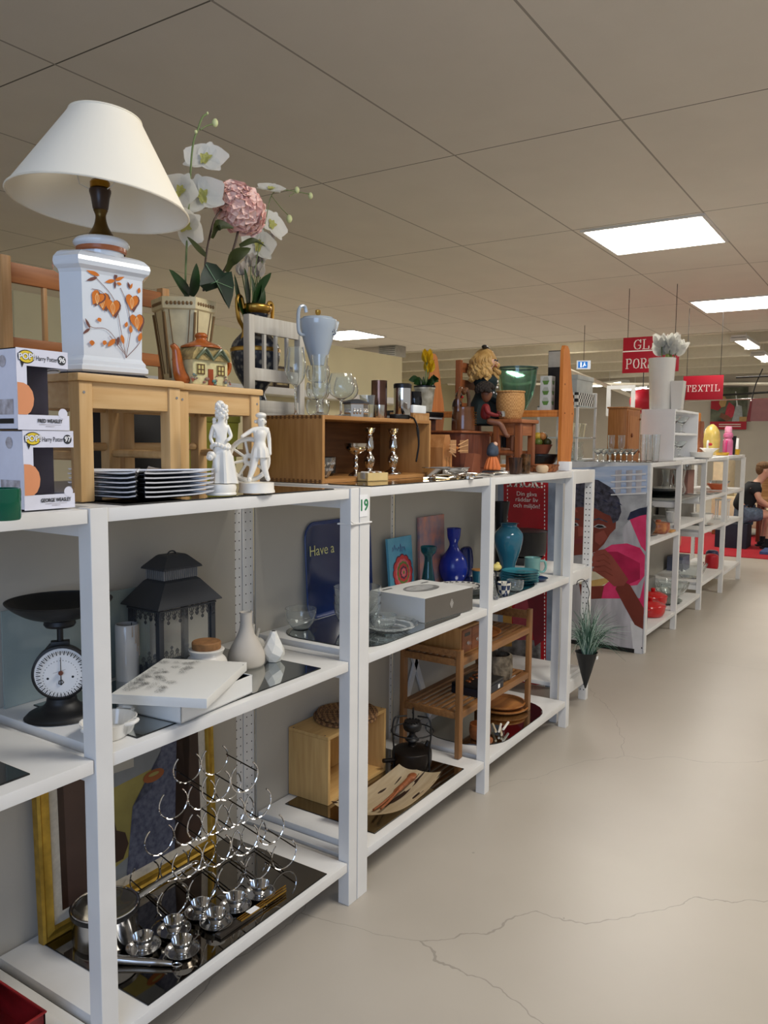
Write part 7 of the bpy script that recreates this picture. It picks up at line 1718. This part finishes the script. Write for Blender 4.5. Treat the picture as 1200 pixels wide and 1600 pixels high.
lathe('dish', shell(S((.03, 0), (.032, .03), (.055, .06), (.09, .085)), .003), porcelain, t, 32, wob=lambda a, z: 1+.08*math.cos(5*a)); tube('bird_neck', curve([(-.05, 0, .07), (-.075, 0, .11), (-.06, 0, .15), (-.035, 0, .145)], 5), .010, porcelain, t); bm = new()
for k in range(5): sp(bm, (.02+.012*math.cos(k*1.3), .012*math.sin(k*1.3), .12), .014, 8)
mk('red_flower', bm, red, t)
for k, (px_, y, r, hh, m, l) in enumerate(((1096, 1.56, .10, .05, porcelain, 'white oval dish with dark leaf pattern near the end of the far row'), (1128, 1.58, .07, .03, mat('dish_yellow', (226, 176, 50), .3), 'flat yellow dish near the end of the far row top'), (1147, 1.60, .08, .06, MATS['dish_yellow'] if 'dish_yellow' in MATS else porcelain, 'deeper yellow casserole dish at the very end of the far row'))):
    q = px2(px_, y); tag(lathe('serving_dish', shell([(r*.8, 0), (r*.9, .006), (r, hh)], .004), m, None, 32, loc=(q.x, y, 1.381 if k else 1.371)), l, 'dish')
q = px2(1138, 1.72); t = thing('pink_bottle', 'pink transparent drinking bottle with cap on the far row end', 'bottle', (9.02, 1.60, 1.381)); pk = mat('pink_plastic', (236, 130, 176), .15, trans=.35, noise=.05)
lathe('bottle_body', S((.0, 0), (.045, 0), (.05, .02), (.05, .14), (.038, .17), (.048, .19), (.045, .22), (.03, .235), (0, .236)), pk, t); lathe('cap', [(0, .236), (.036, .236), (.036, .28), (.028, .30), (0, .30)], mat('pink_cap', (240, 160, 190), .3), t); tube('wrist_loop', curve([(-.05, 0, .15), (-.09, 0, .10), (-.085, 0, .03), (-.06, 0, .02)], 5), .008, mat('magenta', (200, 30, 110), .5), t)
q = px2(1152, 1.72); tag(lathe('black_tumbler', [(0, 0), (.038, 0), (.048, .19), (.05, .2), (0, .2)], black, None, 32, loc=(9.22, 1.60, 1.381)), 'matt black travel tumbler beside the pink bottle', 'tumbler')
q = px2(1161, 1.72); tag(box('white_book', 9.40, 9.42, 1.56, 1.70, 1.381, 1.56, paper), 'thin white book standing right of the black tumbler', 'book')

# etagere behind the passage with gift boxes
t = thing('white_etagere', 'tall white metal rack full of glassware, behind the far row end', 'rack', (6.02, 2.16, 0), 0)
tag(t, 'tall white metal rack full of glassware, under the pale gift boxes', None)
for x in (0, .42):
    for y in (0, .32): box('post', x, x+.018, y, y+.018, 0, 1.89 if x else 1.785, white_paint, t, .002)
for z in (.5, 1.0, 1.36, 1.54, 1.785): box('shelf', 0, .438, 0, .338, z-.012, z, mat('shelf_glass', (215, 225, 225), .1, trans=.3), t)
tube('top_rail', [(.429, 0, 1.89), (.429, .33, 1.89)], .010, white_paint, t)
for k in range(6):
    x, y, z = (6.08, 6.2, 6.32, 6.1, 6.24, 6.36)[k], 2.26, (1.361, 1.361, 1.361, 1.541, 1.541, 1.541)[k]
    tag(lathe('glass_vase', shell(S((.03, 0), (.05, .04), (.035, .10), (.045, .14)), .003) if k < 3 else shell([(.035, 0), (.05, .11)], .003), glass, None, 24, loc=(x, y, z+.0), ), ('left', 'middle', 'right')[k % 3]+' glass '+('vase on the lower glass shelf' if k < 3 else 'bowl on the upper glass shelf')+' of the white rack', 'vase' if k < 3 else 'bowl')
t = thing('patterned_gift_box', 'low box with black and white zigzag pattern stacked on the white rack', 'box', (6.025, 2.17, 1.7855)); box('box_body', 0, .38, 0, .31, 0, .10, weave('zigzag', (30, 30, 30), (226, 226, 220), 38, .5, 0), t, 0)
t = thing('grey_gift_box', 'pale grey gift box on top of the zigzag box, red bow above it', 'box', (6.03, 2.18, 1.886)); box('box_body', 0, .37, 0, .29, 0, .13, mat('gift_grey', (186, 190, 186), .6), t); box('lid', -.004, .374, -.006, .296, .10, .135, MATS['gift_grey'], t)
bm = new()
for k in range(6): a = k*1.05; sp(bm, (.19+.045*math.cos(a), .2+.045*math.sin(a), .15), .026, 8, (1, 1, .6))
mk('red_bow', bm, red, t)
tag(box('lilac_box_stack', 6.44, 6.56, 2.18, 2.46, 1.36, 1.365, paper), 'thin white tray beside the white rack', 'tray')
t = thing('white_frame_stand', 'white square picture stand far behind the wooden cabinet', 'frame', at(970, 632, 'X', 8.5), 0)
bm = new(); s_ = .24
for a in ((-.02, 0, -s_/2-.03, s_/2+.03, -.12, -.08), (-.02, 0, -s_/2-.03, s_/2+.03, .16, .20), (-.02, 0, -s_/2-.03, -s_/2+.01, -.08, .16), (-.02, 0, s_/2-.01, s_/2+.03, -.08, .16)): bx(bm, *a)
mk('frame', bm, white_paint, t); tube('pole', [(0, 0, -.1), (0, 0, -t.location.z)], .02, white_paint, t)
c = at(1004, 627, 'X', 18); tag(lathe('red_round_shade', S((0, -.28), (.18, -.22), (.28, 0), (.18, .22), (0, .28)), sr, None, 24, loc=c), 'round dark red lamp shade hanging behind the tall white vase', 'lamp shade')
o = bpy.data.objects['red_round_shade']; tube('cord', [(0, 0, .27), (0, 0, CH+.42-c.z)], .01, iron, o)

# ================================================================ far row, contents
def put(name, label, cat, prof, m, x, y, z, seg=28, **k): return tag(lathe(name, prof, m, None, seg, loc=(x, y, z), **k), label, cat)
dk = mat('plate_dark', (60, 64, 60), .3); 
# unit 1 (X 5.74-6.58) middle .80, bottom .15 ; a glass shelf between 1.02
put('glass_serving_tray', 'round glass tray edge-on in the first far unit', 'tray', [(0, 0), (.2, 0), (.2, .006), (0, .006)], glass, 6.15, 1.76, .803, 40)
for k in range(4): tag(lathe('dark_plate', shell([(.08, 0), (.12, .014)], .004), dk, None, 32, loc=(6.36, 1.78, 1.0+.014*k)), ('lowest', 'second', 'third', 'top')[k]+' dark green plate in the stack in the first far unit', 'plate', 'dark green plates')
tag(box('storage_tin', 6.12, 6.50, 1.68, 1.88, .985, 1.0, dk), 'flat dark serving board carrying the dark green plates', 'board')
tag(box('storage_box', 6.13, 6.49, 1.69, 1.87, .93, .9845, mat('grey_green', (110, 112, 100), .5)), 'grey-green storage box under the dark plates', 'box')
tag(box('storage_box', 6.13, 6.49, 1.69, 1.87, .801, .9295, mat('grey_green2', (92, 92, 82), .5)), 'darker grey-green storage box, lowest under the dark plates', 'box')
t = thing('painted_casserole', 'flower-painted round casserole with lid in the first far unit', 'casserole', (6.33, 1.60, .801))
ps = mat('casserole_paint', (190, 130, 80), .3, noise=.5, ns=26, col2=(130, 40, 40)); lathe('casserole_body', S((0, 0), (.06, 0), (.085, .03), (.085, .07), (.078, .085), (0, .088)), ps, t); lathe('lid_knob', [(0, .088), (.02, .09), (.02, .105), (0, .11)], ps, t)
tag(box('painted_tray', 6.42, 6.56, 1.52, 1.60, .801, .815, mat('tan_tray', (206, 150, 80), .5)), 'small tan tray at the front right of the painted casserole', 'tray')
t = thing('black_bag', 'crumpled black bag at the left of the first far unit', 'bag', (5.93, 1.62, .801)); bm = new(); q_ = bmesh.ops.create_icosphere(bm, subdivisions=3, radius=.11)
for v in q_['verts']: v.co = Vector((v.co.x*1.1, v.co.y*.9, max(-.11, v.co.z)*.8+.088))*(1+.06*math.sin(v.co.x*60)*math.cos(v.co.y*50)); v.co.z = max(0, v.co.z)
mk('bag_body', bm, mat('bag_black', (22, 22, 26), .35), t)
rp_ = mat('pot_red', (196, 22, 26), .15, coat=.6, noise=.02)
for k, (x, y, l) in enumerate(((6.30, 1.63, 'glossy red enamel casserole on the bottom board of the first far unit'), (6.62+.10, 1.72, 'second glossy red casserole, just beyond the dividing post'))):
    t = thing('red_casserole', l, 'casserole', (x, y, .1505)); lathe('pot_body', S((0, 0), (.085, 0), (.11, .03), (.118, .08)), rp_, t, 40); lathe('lid', S((.12, .08), (.11, .095), (.06, .115), (.03, .12), (0, .122)), rp_, t, 40); lathe('lid_knob', [(0, .12), (.016, .122), (.02, .14), (.012, .148), (0, .148)], rp_, t)
    for s_ in (-1, 1): tube('handle', curve([(s_*.11, -.03, .07), (s_*.145, -.02, .072), (s_*.145, .02, .072), (s_*.11, .03, .07)], 5), .008, rp_, t)
put('red_ladle_dish', 'small red spoon rest beside the nearest red casserole', 'dish', shell([(.03, 0), (.05, .02)], .004), rp_, 6.06, 1.80, .1505)
t = thing('blue_bottle', 'tall dark blue bottle on the bottom board of the first far unit', 'bottle', (5.85, 1.58, .1505)); lathe('bottle_body', S((0, 0), (.045, 0), (.047, .2), (.03, .25), (.014, .27), (.014, .31), (0, .312)), mat('bottle_blue', (24, 40, 110), .2), t)
tag(box('green_carton', 5.77, 5.81, 1.55, 1.62, .1505, .27, mat('carton_green', (90, 170, 110), .5)), 'small green carton left of the tall blue bottle', 'carton')
put('black_roasting_dish', 'wide black pan behind the red casseroles', 'pan', shell([(.12, 0), (.145, .03)], .005), black, 6.30, 1.855-.02, .271, 40)
tag(box('wire_crate', 6.10, 6.5, 1.78, 1.93, .1505, .27, darkgrey), 'dark box under the wide black pan in the first far unit', 'box')
# unit 2 (6.62-7.5), z .84 & .15
for k in range(5): tag(lathe('serving_platter', shell([(.10, 0), (.15, .014)], .004), dk if k < 3 else porcelain, None, 32, loc=(6.98, 1.74, 1.045+.016*k)), ('lowest', 'second', 'third', 'fourth', 'top')[k]+' platter in the dark and white stack in the second far unit', 'plate', 'platters in the second far unit')
t = thing('glass_shelf', 'sheet-glass shelf carrying the platters in the second far unit', 'shelf', (7.05, 1.74, 1.0)); box('shelf_board', -.42, .42, -.2, .17, .03, .042, mat('shelf_grey', (150, 152, 148), .3), t)
for s_ in (-1, 1): box('bracket', s_*.40-.01, s_*.40+.01, -.2, .17, -.02, .03, white_paint, t)
for k, (x, y, l) in enumerate(((7.30, 1.68, 'front clear pressed-glass vase in the second far unit'), (7.38, 1.80, 'rear clear pressed-glass vase in the second far unit'))): put('glass_vase', l, 'vase', shell(S((.04, 0), (.06, .05), (.04, .12), (.055, .22)), .004), glass, x, y, 1.0425)
for k, (x, y, l) in enumerate(((6.85, 1.62, 'white mug with fox face print in the second far unit'), (7.05, 1.66, 'plain white cup right of the fox-print mug'), (7.22, 1.72, 'white cup third along in the second far unit'))):
    t = thing('white_cup', l, 'cup', (x, y, .841)); lathe('cup_body', shell([(.035, 0), (.045, .01), (.055, .09)], .003), porcelain, t); tube('handle', curve([(.05, 0, .07), (.08, 0, .065), (.075, 0, .03), (.045, 0, .02)], 5), .006, porcelain, t)
    if k == 0: flat('print', [(0, disc(0, .05, .028, 12, .8)), (1, disc(0, .045, .012, 10, .8))], [mat('fox', (170, 90, 40), .4), ink], t, (-.02, -.052, 0), (1, 0, 0), (0, 0, 1))
t = thing('cut_glass_bowl', 'large cut-glass bowl on the bottom board of the second far unit', 'bowl', (7.22, 1.70, .1505)); lathe('bowl_body', shell(S((.07, 0), (.13, .06), (.16, .13)), .006), glass, t, 64, wob=lambda a, z: 1+.02*math.cos(24*a))
put('glass_lid_bowl', 'smaller glass bowl standing inside the large cut-glass bowl', 'bowl', shell(S((.05, 0), (.09, .06), (.10, .12)), .004), glass, 7.22, 1.70, .158)
put('large_grey_dish', 'wide pale glass platter at the left of the cut-glass bowl', 'platter', shell([(.16, 0), (.21, .02)], .005), mat('pale_glass', (150, 160, 150), .1, trans=.3), 6.92, 1.74, .1505+.0, 40)
tag(box('grey_storage_box', 6.70, 7.1, 1.80, 1.93, .172, .34, mat('box_grey', (120, 118, 112), .5)), 'grey storage box behind the pale glass platter', 'box')
# unit 3
tag(box('brown_pouch', 7.72, 7.98, 1.70, 1.86, 1.021, 1.25, mat('pouch_mauve', (150, 108, 96), .6)), 'mauve-brown square canister in the third far unit', 'canister')
t = thing('cutlery_jars', 'row of jars stuffed with cutlery on the box in the third far unit', 'jar', (7.85, 1.75, 1.2505)); 
for k in range(3): lathe('jar', shell([(.03, 0), (.034, .06)], .003), glass, t, 20, loc=(-.08+.08*k, 0, 0))
for k in range(12): tube('cutlery_handle', [(-.09+.016*k, 0, .01), (-.10+.018*k, .01*math.sin(k), .10+.015*(k % 3))], .004, silver, t, 5)
for k, (x, nm) in enumerate(((7.78, 'left'), (8.0, 'middle'), (8.22, 'right'))): put('soup_plate', nm+' white plate with blue print at the front of the third far unit', 'plate', shell([(.06, 0), (.10, .015)], .003), porcelain, x, 1.64-.03*k, 1.0215 if k != 99 else 0)
t = thing('white_tureen', 'white gravy boat on a saucer in the third far unit', 'gravy boat', (8.05, 1.63, .7215)); lathe('saucer', shell([(.07, 0), (.11, .012)], .003), porcelain, t); lathe('boat', shell(S((.04, .012), (.085, .06), (.10, .11)), .004), porcelain, t, 32, wob=lambda a, z: 1+.18*abs(math.cos(a)))
tag(box('white_bin', 7.70, 8.3, 1.76, 1.95, .7215, .95, mat('bin_grey', (150, 148, 140), .5)), 'grey-white plastic bin at the back of the third far unit', 'bin')
t = thing('glass_salad_bowl', 'ribbed glass bowl on the bottom board of the third far unit', 'bowl', (7.80, 1.66, .2405)); lathe('bowl_body', shell(S((.08, 0), (.12, .06), (.15, .14)), .006), glass, t, 64, wob=lambda a, z: 1+.02*math.cos(20*a))
tag(box('blue_crate', 8.1, 8.4, 1.80, 1.95, .2405, .38, mat('crate_blue', (96, 102, 124), .5)), 'pale blue crate at the back of the third far unit', 'crate')
# unit 4
for k, (x, y, m, l) in enumerate(((8.78, 1.66, red, 'red and white jar on the bottom board of the last far unit'), (9.1, 1.72, mat('jar_navy', (40, 44, 80), .3), 'dark blue jar on the bottom board of the last far unit'))): put('storage_jar', l, 'jar', S((0, 0), (.06, 0), (.065, .12), (.04, .15), (0, .152)), m, x, y, .2005)
t = thing('white_lantern', 'white metal lantern frame on the middle board of the last far unit', 'lantern', (9.0, 1.62, .7005))
for x in (-.06, .05):
    for y in (-.06, .05): box('post', x, x+.012, y, y+.012, 0, .2, white_paint, t)
box('roof', -.07, .07, -.07, .07, .2, .215, white_paint, t); box('base', -.07, .07, -.07, .07, 0, .012, white_paint, t)
put('orange_bowl', 'orange and white bowl on the upper board of the last far unit', 'bowl', shell([(.06, 0), (.11, .06)], .004), mat('bowl_orange', (226, 110, 60), .3), 8.9, 1.66, 1.0205)
put('glass_bowl', 'clear bowl beside the orange bowl in the last far unit', 'bowl', shell([(.06, 0), (.11, .08)], .004), glass, 9.2, 1.70, 1.0205)

# ================================================================ seating corner and the boy
rug = mat('rug_red', (176, 24, 40), .95, noise=.1, ns=60)
c = at(1160, 873, 'Z', 0)
tag(box('red_rug', 11.35, 14.2, -.4, 3.4, .0, .012, rug), 'bright red rug on the floor beyond the last shelf unit', 'rug')
tag(box('blue_floor_cushion', 11.75, 12.25, 1.1, 1.62, .0125, .05, mat('mat_blue', (70, 90, 140), .9, noise=.15)), 'folded blue mat lying on the red rug at the photo edge', 'mat')
t = thing('armchair', 'cream upholstered armchair seen over the end of the far row', 'armchair', (14.3, 2.2, .0), math.radians(0))
up = mat('upholstery_cream', (222, 206, 170), .85, noise=.05)
box('seat_cushion', -.35, .35, -.35, .35, .2, .45, up, t, .05); box('backrest', -.36, .36, .25, .5, .2, 1.28, up, t, .09); box('armrest', -.45, -.33, -.35, .4, .15, .65, up, t, .05); box('armrest', .33, .45, -.35, .4, .15, .65, up, t, .05)
for x in (-.4, .36):
    for y in (-.3, .4): box('leg', x, x+.05, y, y+.05, .0125, .16, teak, t)
t = thing('display_bench', 'low dark wooden bench with boxes behind the seated boy', 'bench', (13.4, 1.0, 0))
box('bench_top', -.2, .3, -.5, .9, .62, .68, wood('bench_wood', (170, 130, 86), (140, 104, 62), 1), t); box('bench_back', .25, .3, -.5, .9, .68, 1.12, MATS['bench_wood'], t)
for y in (-.48, .84): box('leg', -.18, -.12, y, y+.05, .0125, .62, redwood, t); box('leg', .22, .28, y, y+.05, .0125, .62, redwood, t)
tag(box('white_wrapped_roll', 13.5, 13.72, .9, 1.9, 1.125, 1.22, paper), 'white roll lying on the bench back at the right photo edge', 'roll')
tag(box('pouffe', 12.2, 12.62, 1.86, 2.28, .0125, .36, mat('pouffe_dark', (40, 44, 60), .8)), 'dark stool-like pouffe the boy sits on, at the right edge', 'pouffe')
# boy: faces right in the photo, leaning forward, forearms on his knees
B = Vector((12.45, 2.02, .43)); fwd = Vector((.35, -.94, 0)).normalized(); sid = Vector((fwd.y, -fwd.x, 0))
t = thing('person', 'boy in black T-shirt, denim shorts and black shoes, seated leaning forward at the right edge', 'person', (B.x, B.y, 0), 0)
def bp(f, s_, z): v = fwd*f+sid*s_; return (v.x, v.y, z)
sk = mat('boy_skin', (214, 164, 140), .5, noise=.02, sss=.1); hr = mat('boy_hair', (120, 88, 56), .8, noise=.2, ns=60)
pts = [(bp(0, 0, .50), .12), (bp(.06, 0, .66), .115), (bp(.16, 0, .82), .12), (bp(.22, 0, .93), .075), (bp(.27, 0, .985), .048), (bp(.31, 0, 1.06), .075), (bp(.325, 0, 1.13), .085), (bp(.33, 0, 1.18), .07)]
ed = [(0, 1), (1, 2), (2, 3), (3, 4), (4, 5), (5, 6), (6, 7)]
for s_ in (-1, 1):
    k = len(pts)
    pts += [(bp(.18, s_*.15, .88), .055), (bp(.22, s_*.20, .72), .042), (bp(.36, s_*.17, .62), .036), (bp(.50, s_*.10, .60), .028), (bp(.56, s_*.06, .58), .03)]
    ed += [(2, k), (k, k+1), (k+1, k+2), (k+2, k+3), (k+3, k+4)]
    k = len(pts)
    pts += [(bp(.06, s_*.10, .48), .085), (bp(.42, s_*.15, .50), .062), (bp(.40, s_*.15, .30), .052), (bp(.37, s_*.15, .13), .036), (bp(.42, s_*.15, .07), .035)]
    ed += [(0, k), (k, k+1), (k+1, k+2), (k+2, k+3), (k+3, k+4)]
skin('body', pts, ed, sk, t, 2)
tsh = mat('tee_black', (26, 28, 32), .9); den = mat('denim', (104, 120, 140), .9, noise=.15, ns=30)
skin('t_shirt', [(bp(0, 0, .52), .135), (bp(.06, 0, .66), .145), (bp(.16, 0, .81), .16), (bp(.22, 0, .90), .115), (bp(.18, -.15, .875), .085), (bp(.205, -.19, .78), .072), (bp(.18, .15, .875), .085), (bp(.205, .19, .78), .072)], [(0, 1), (1, 2), (2, 3), (2, 4), (4, 5), (2, 6), (6, 7)], tsh, t)
skin('shorts', [(bp(0, 0, .50), .15), (bp(.08, -.10, .485), .115), (bp(.32, -.14, .50), .10), (bp(.08, .10, .485), .115), (bp(.32, .14, .50), .10)], [(0, 1), (1, 2), (0, 3), (3, 4)], den, t)
for s_ in (-1, 1):
    bm = new(); q = Vector(bp(.41, s_*.15, .055)); R3 = Matrix.Rotation(math.atan2(fwd.y, fwd.x), 4, 'Z'); sp(bm, q, .05, 16, (2.3, .95, .85), rot=R3); bx(bm, -.13, .15, -.048, .048, .0125, .035, .008, mtx=Matrix.Translation((q.x, q.y, 0)) @ R3); mk('shoe', bm, tsh, t)
    tube('sock', [bp(.372, s_*.15, .16), bp(.375, s_*.15, .09)], .042, tsh, t)
    # five fingers and a thumb, loosely clasped
    for j in range(4): tube('finger', [bp(.565, s_*(.065-.006*j), .585-.014*j), bp(.60, s_*(.05-.008*j), .565-.014*j), bp(.605, s_*(.028-.004*j), .548-.013*j)], .0085, sk, t)
    tube('thumb', [bp(.555, s_*.05, .605), bp(.585, s_*.03, .61)], .010, sk, t)
bm = new(); R3 = Matrix.Rotation(math.atan2(fwd.y, fwd.x), 4, 'Z'); sp(bm, Vector(bp(.305, 0, 1.185)), .094, 20, (1.08, .92, .72), rot=R3); sp(bm, Vector(bp(.262, 0, 1.14)), .078, 16, (.8, 1, 1.15), rot=R3); mk('hair', bm, hr, t)
for s_ in (-1, 1):
    bm = new(); sp(bm, Vector(bp(.315, s_*.084, 1.115)), .022, 12, (.7, .45, 1.1), rot=R3); mk('ear', bm, sk, t)
    bm = new(); sp(bm, Vector(bp(.398, s_*.03, 1.135)), .011, 10); mk('eye', bm, paper, t)
bm = new(); sp(bm, Vector(bp(.418, 0, 1.108)), .016, 10, (1.3, .8, 1.2), rot=R3); mk('nose', bm, sk, t)
bm = new(); sp(bm, Vector(bp(.392, 0, 1.065)), .018, 10, (.5, 1.3, .5), rot=R3); mk('mouth', bm, mat('lip', (180, 100, 96), .5), t)
# second child glimpsed through the last unit
t = thing('person', 'child in black top with green sleeve, glimpsed through the last far shelf unit', 'person', (11.5, 2.72, 0), 0)
skin('body', [((0, 0, .5), .10), ((0, 0, .75), .11), ((0, 0, .92), .07), ((0, 0, 1.0), .04), ((.02, -.02, 1.12), .085), ((0, .12, .86), .045), ((.04, .17, .68), .036), ((.12, .1, .58), .028), ((0, -.12, .86), .045), ((.04, -.17, .68), .036), ((.12, -.1, .58), .028), ((0, .08, .42), .07), ((.0, .09, .2), .05), ((0, .09, .05), .04), ((0, -.08, .42), .07), ((.0, -.09, .2), .05), ((0, -.09, .05), .04)],
     [(0, 1), (1, 2), (2, 3), (3, 4), (1, 5), (5, 6), (6, 7), (1, 8), (8, 9), (9, 10), (0, 11), (11, 12), (12, 13), (0, 14), (14, 15), (15, 16)], sk, t)
skin('top', [((0, 0, .5), .125), ((0, 0, .75), .13), ((0, 0, .9), .085), ((0, .13, .85), .06), ((.02, .16, .74), .05), ((0, -.13, .85), .06), ((.02, -.16, .74), .05)], [(0, 1), (1, 2), (1, 3), (3, 4), (1, 5), (5, 6)], tsh, t)
bm = new(); sp(bm, (0, -.165, .72), .07, 12, (1, .8, .9)); mk('green_sleeve', bm, mat('sleeve_green', (60, 190, 80), .8), t)
bm = new(); sp(bm, (0, 0, 1.16), .098, 16, (1, 1, .8)); mk('hair', bm, hr, t)
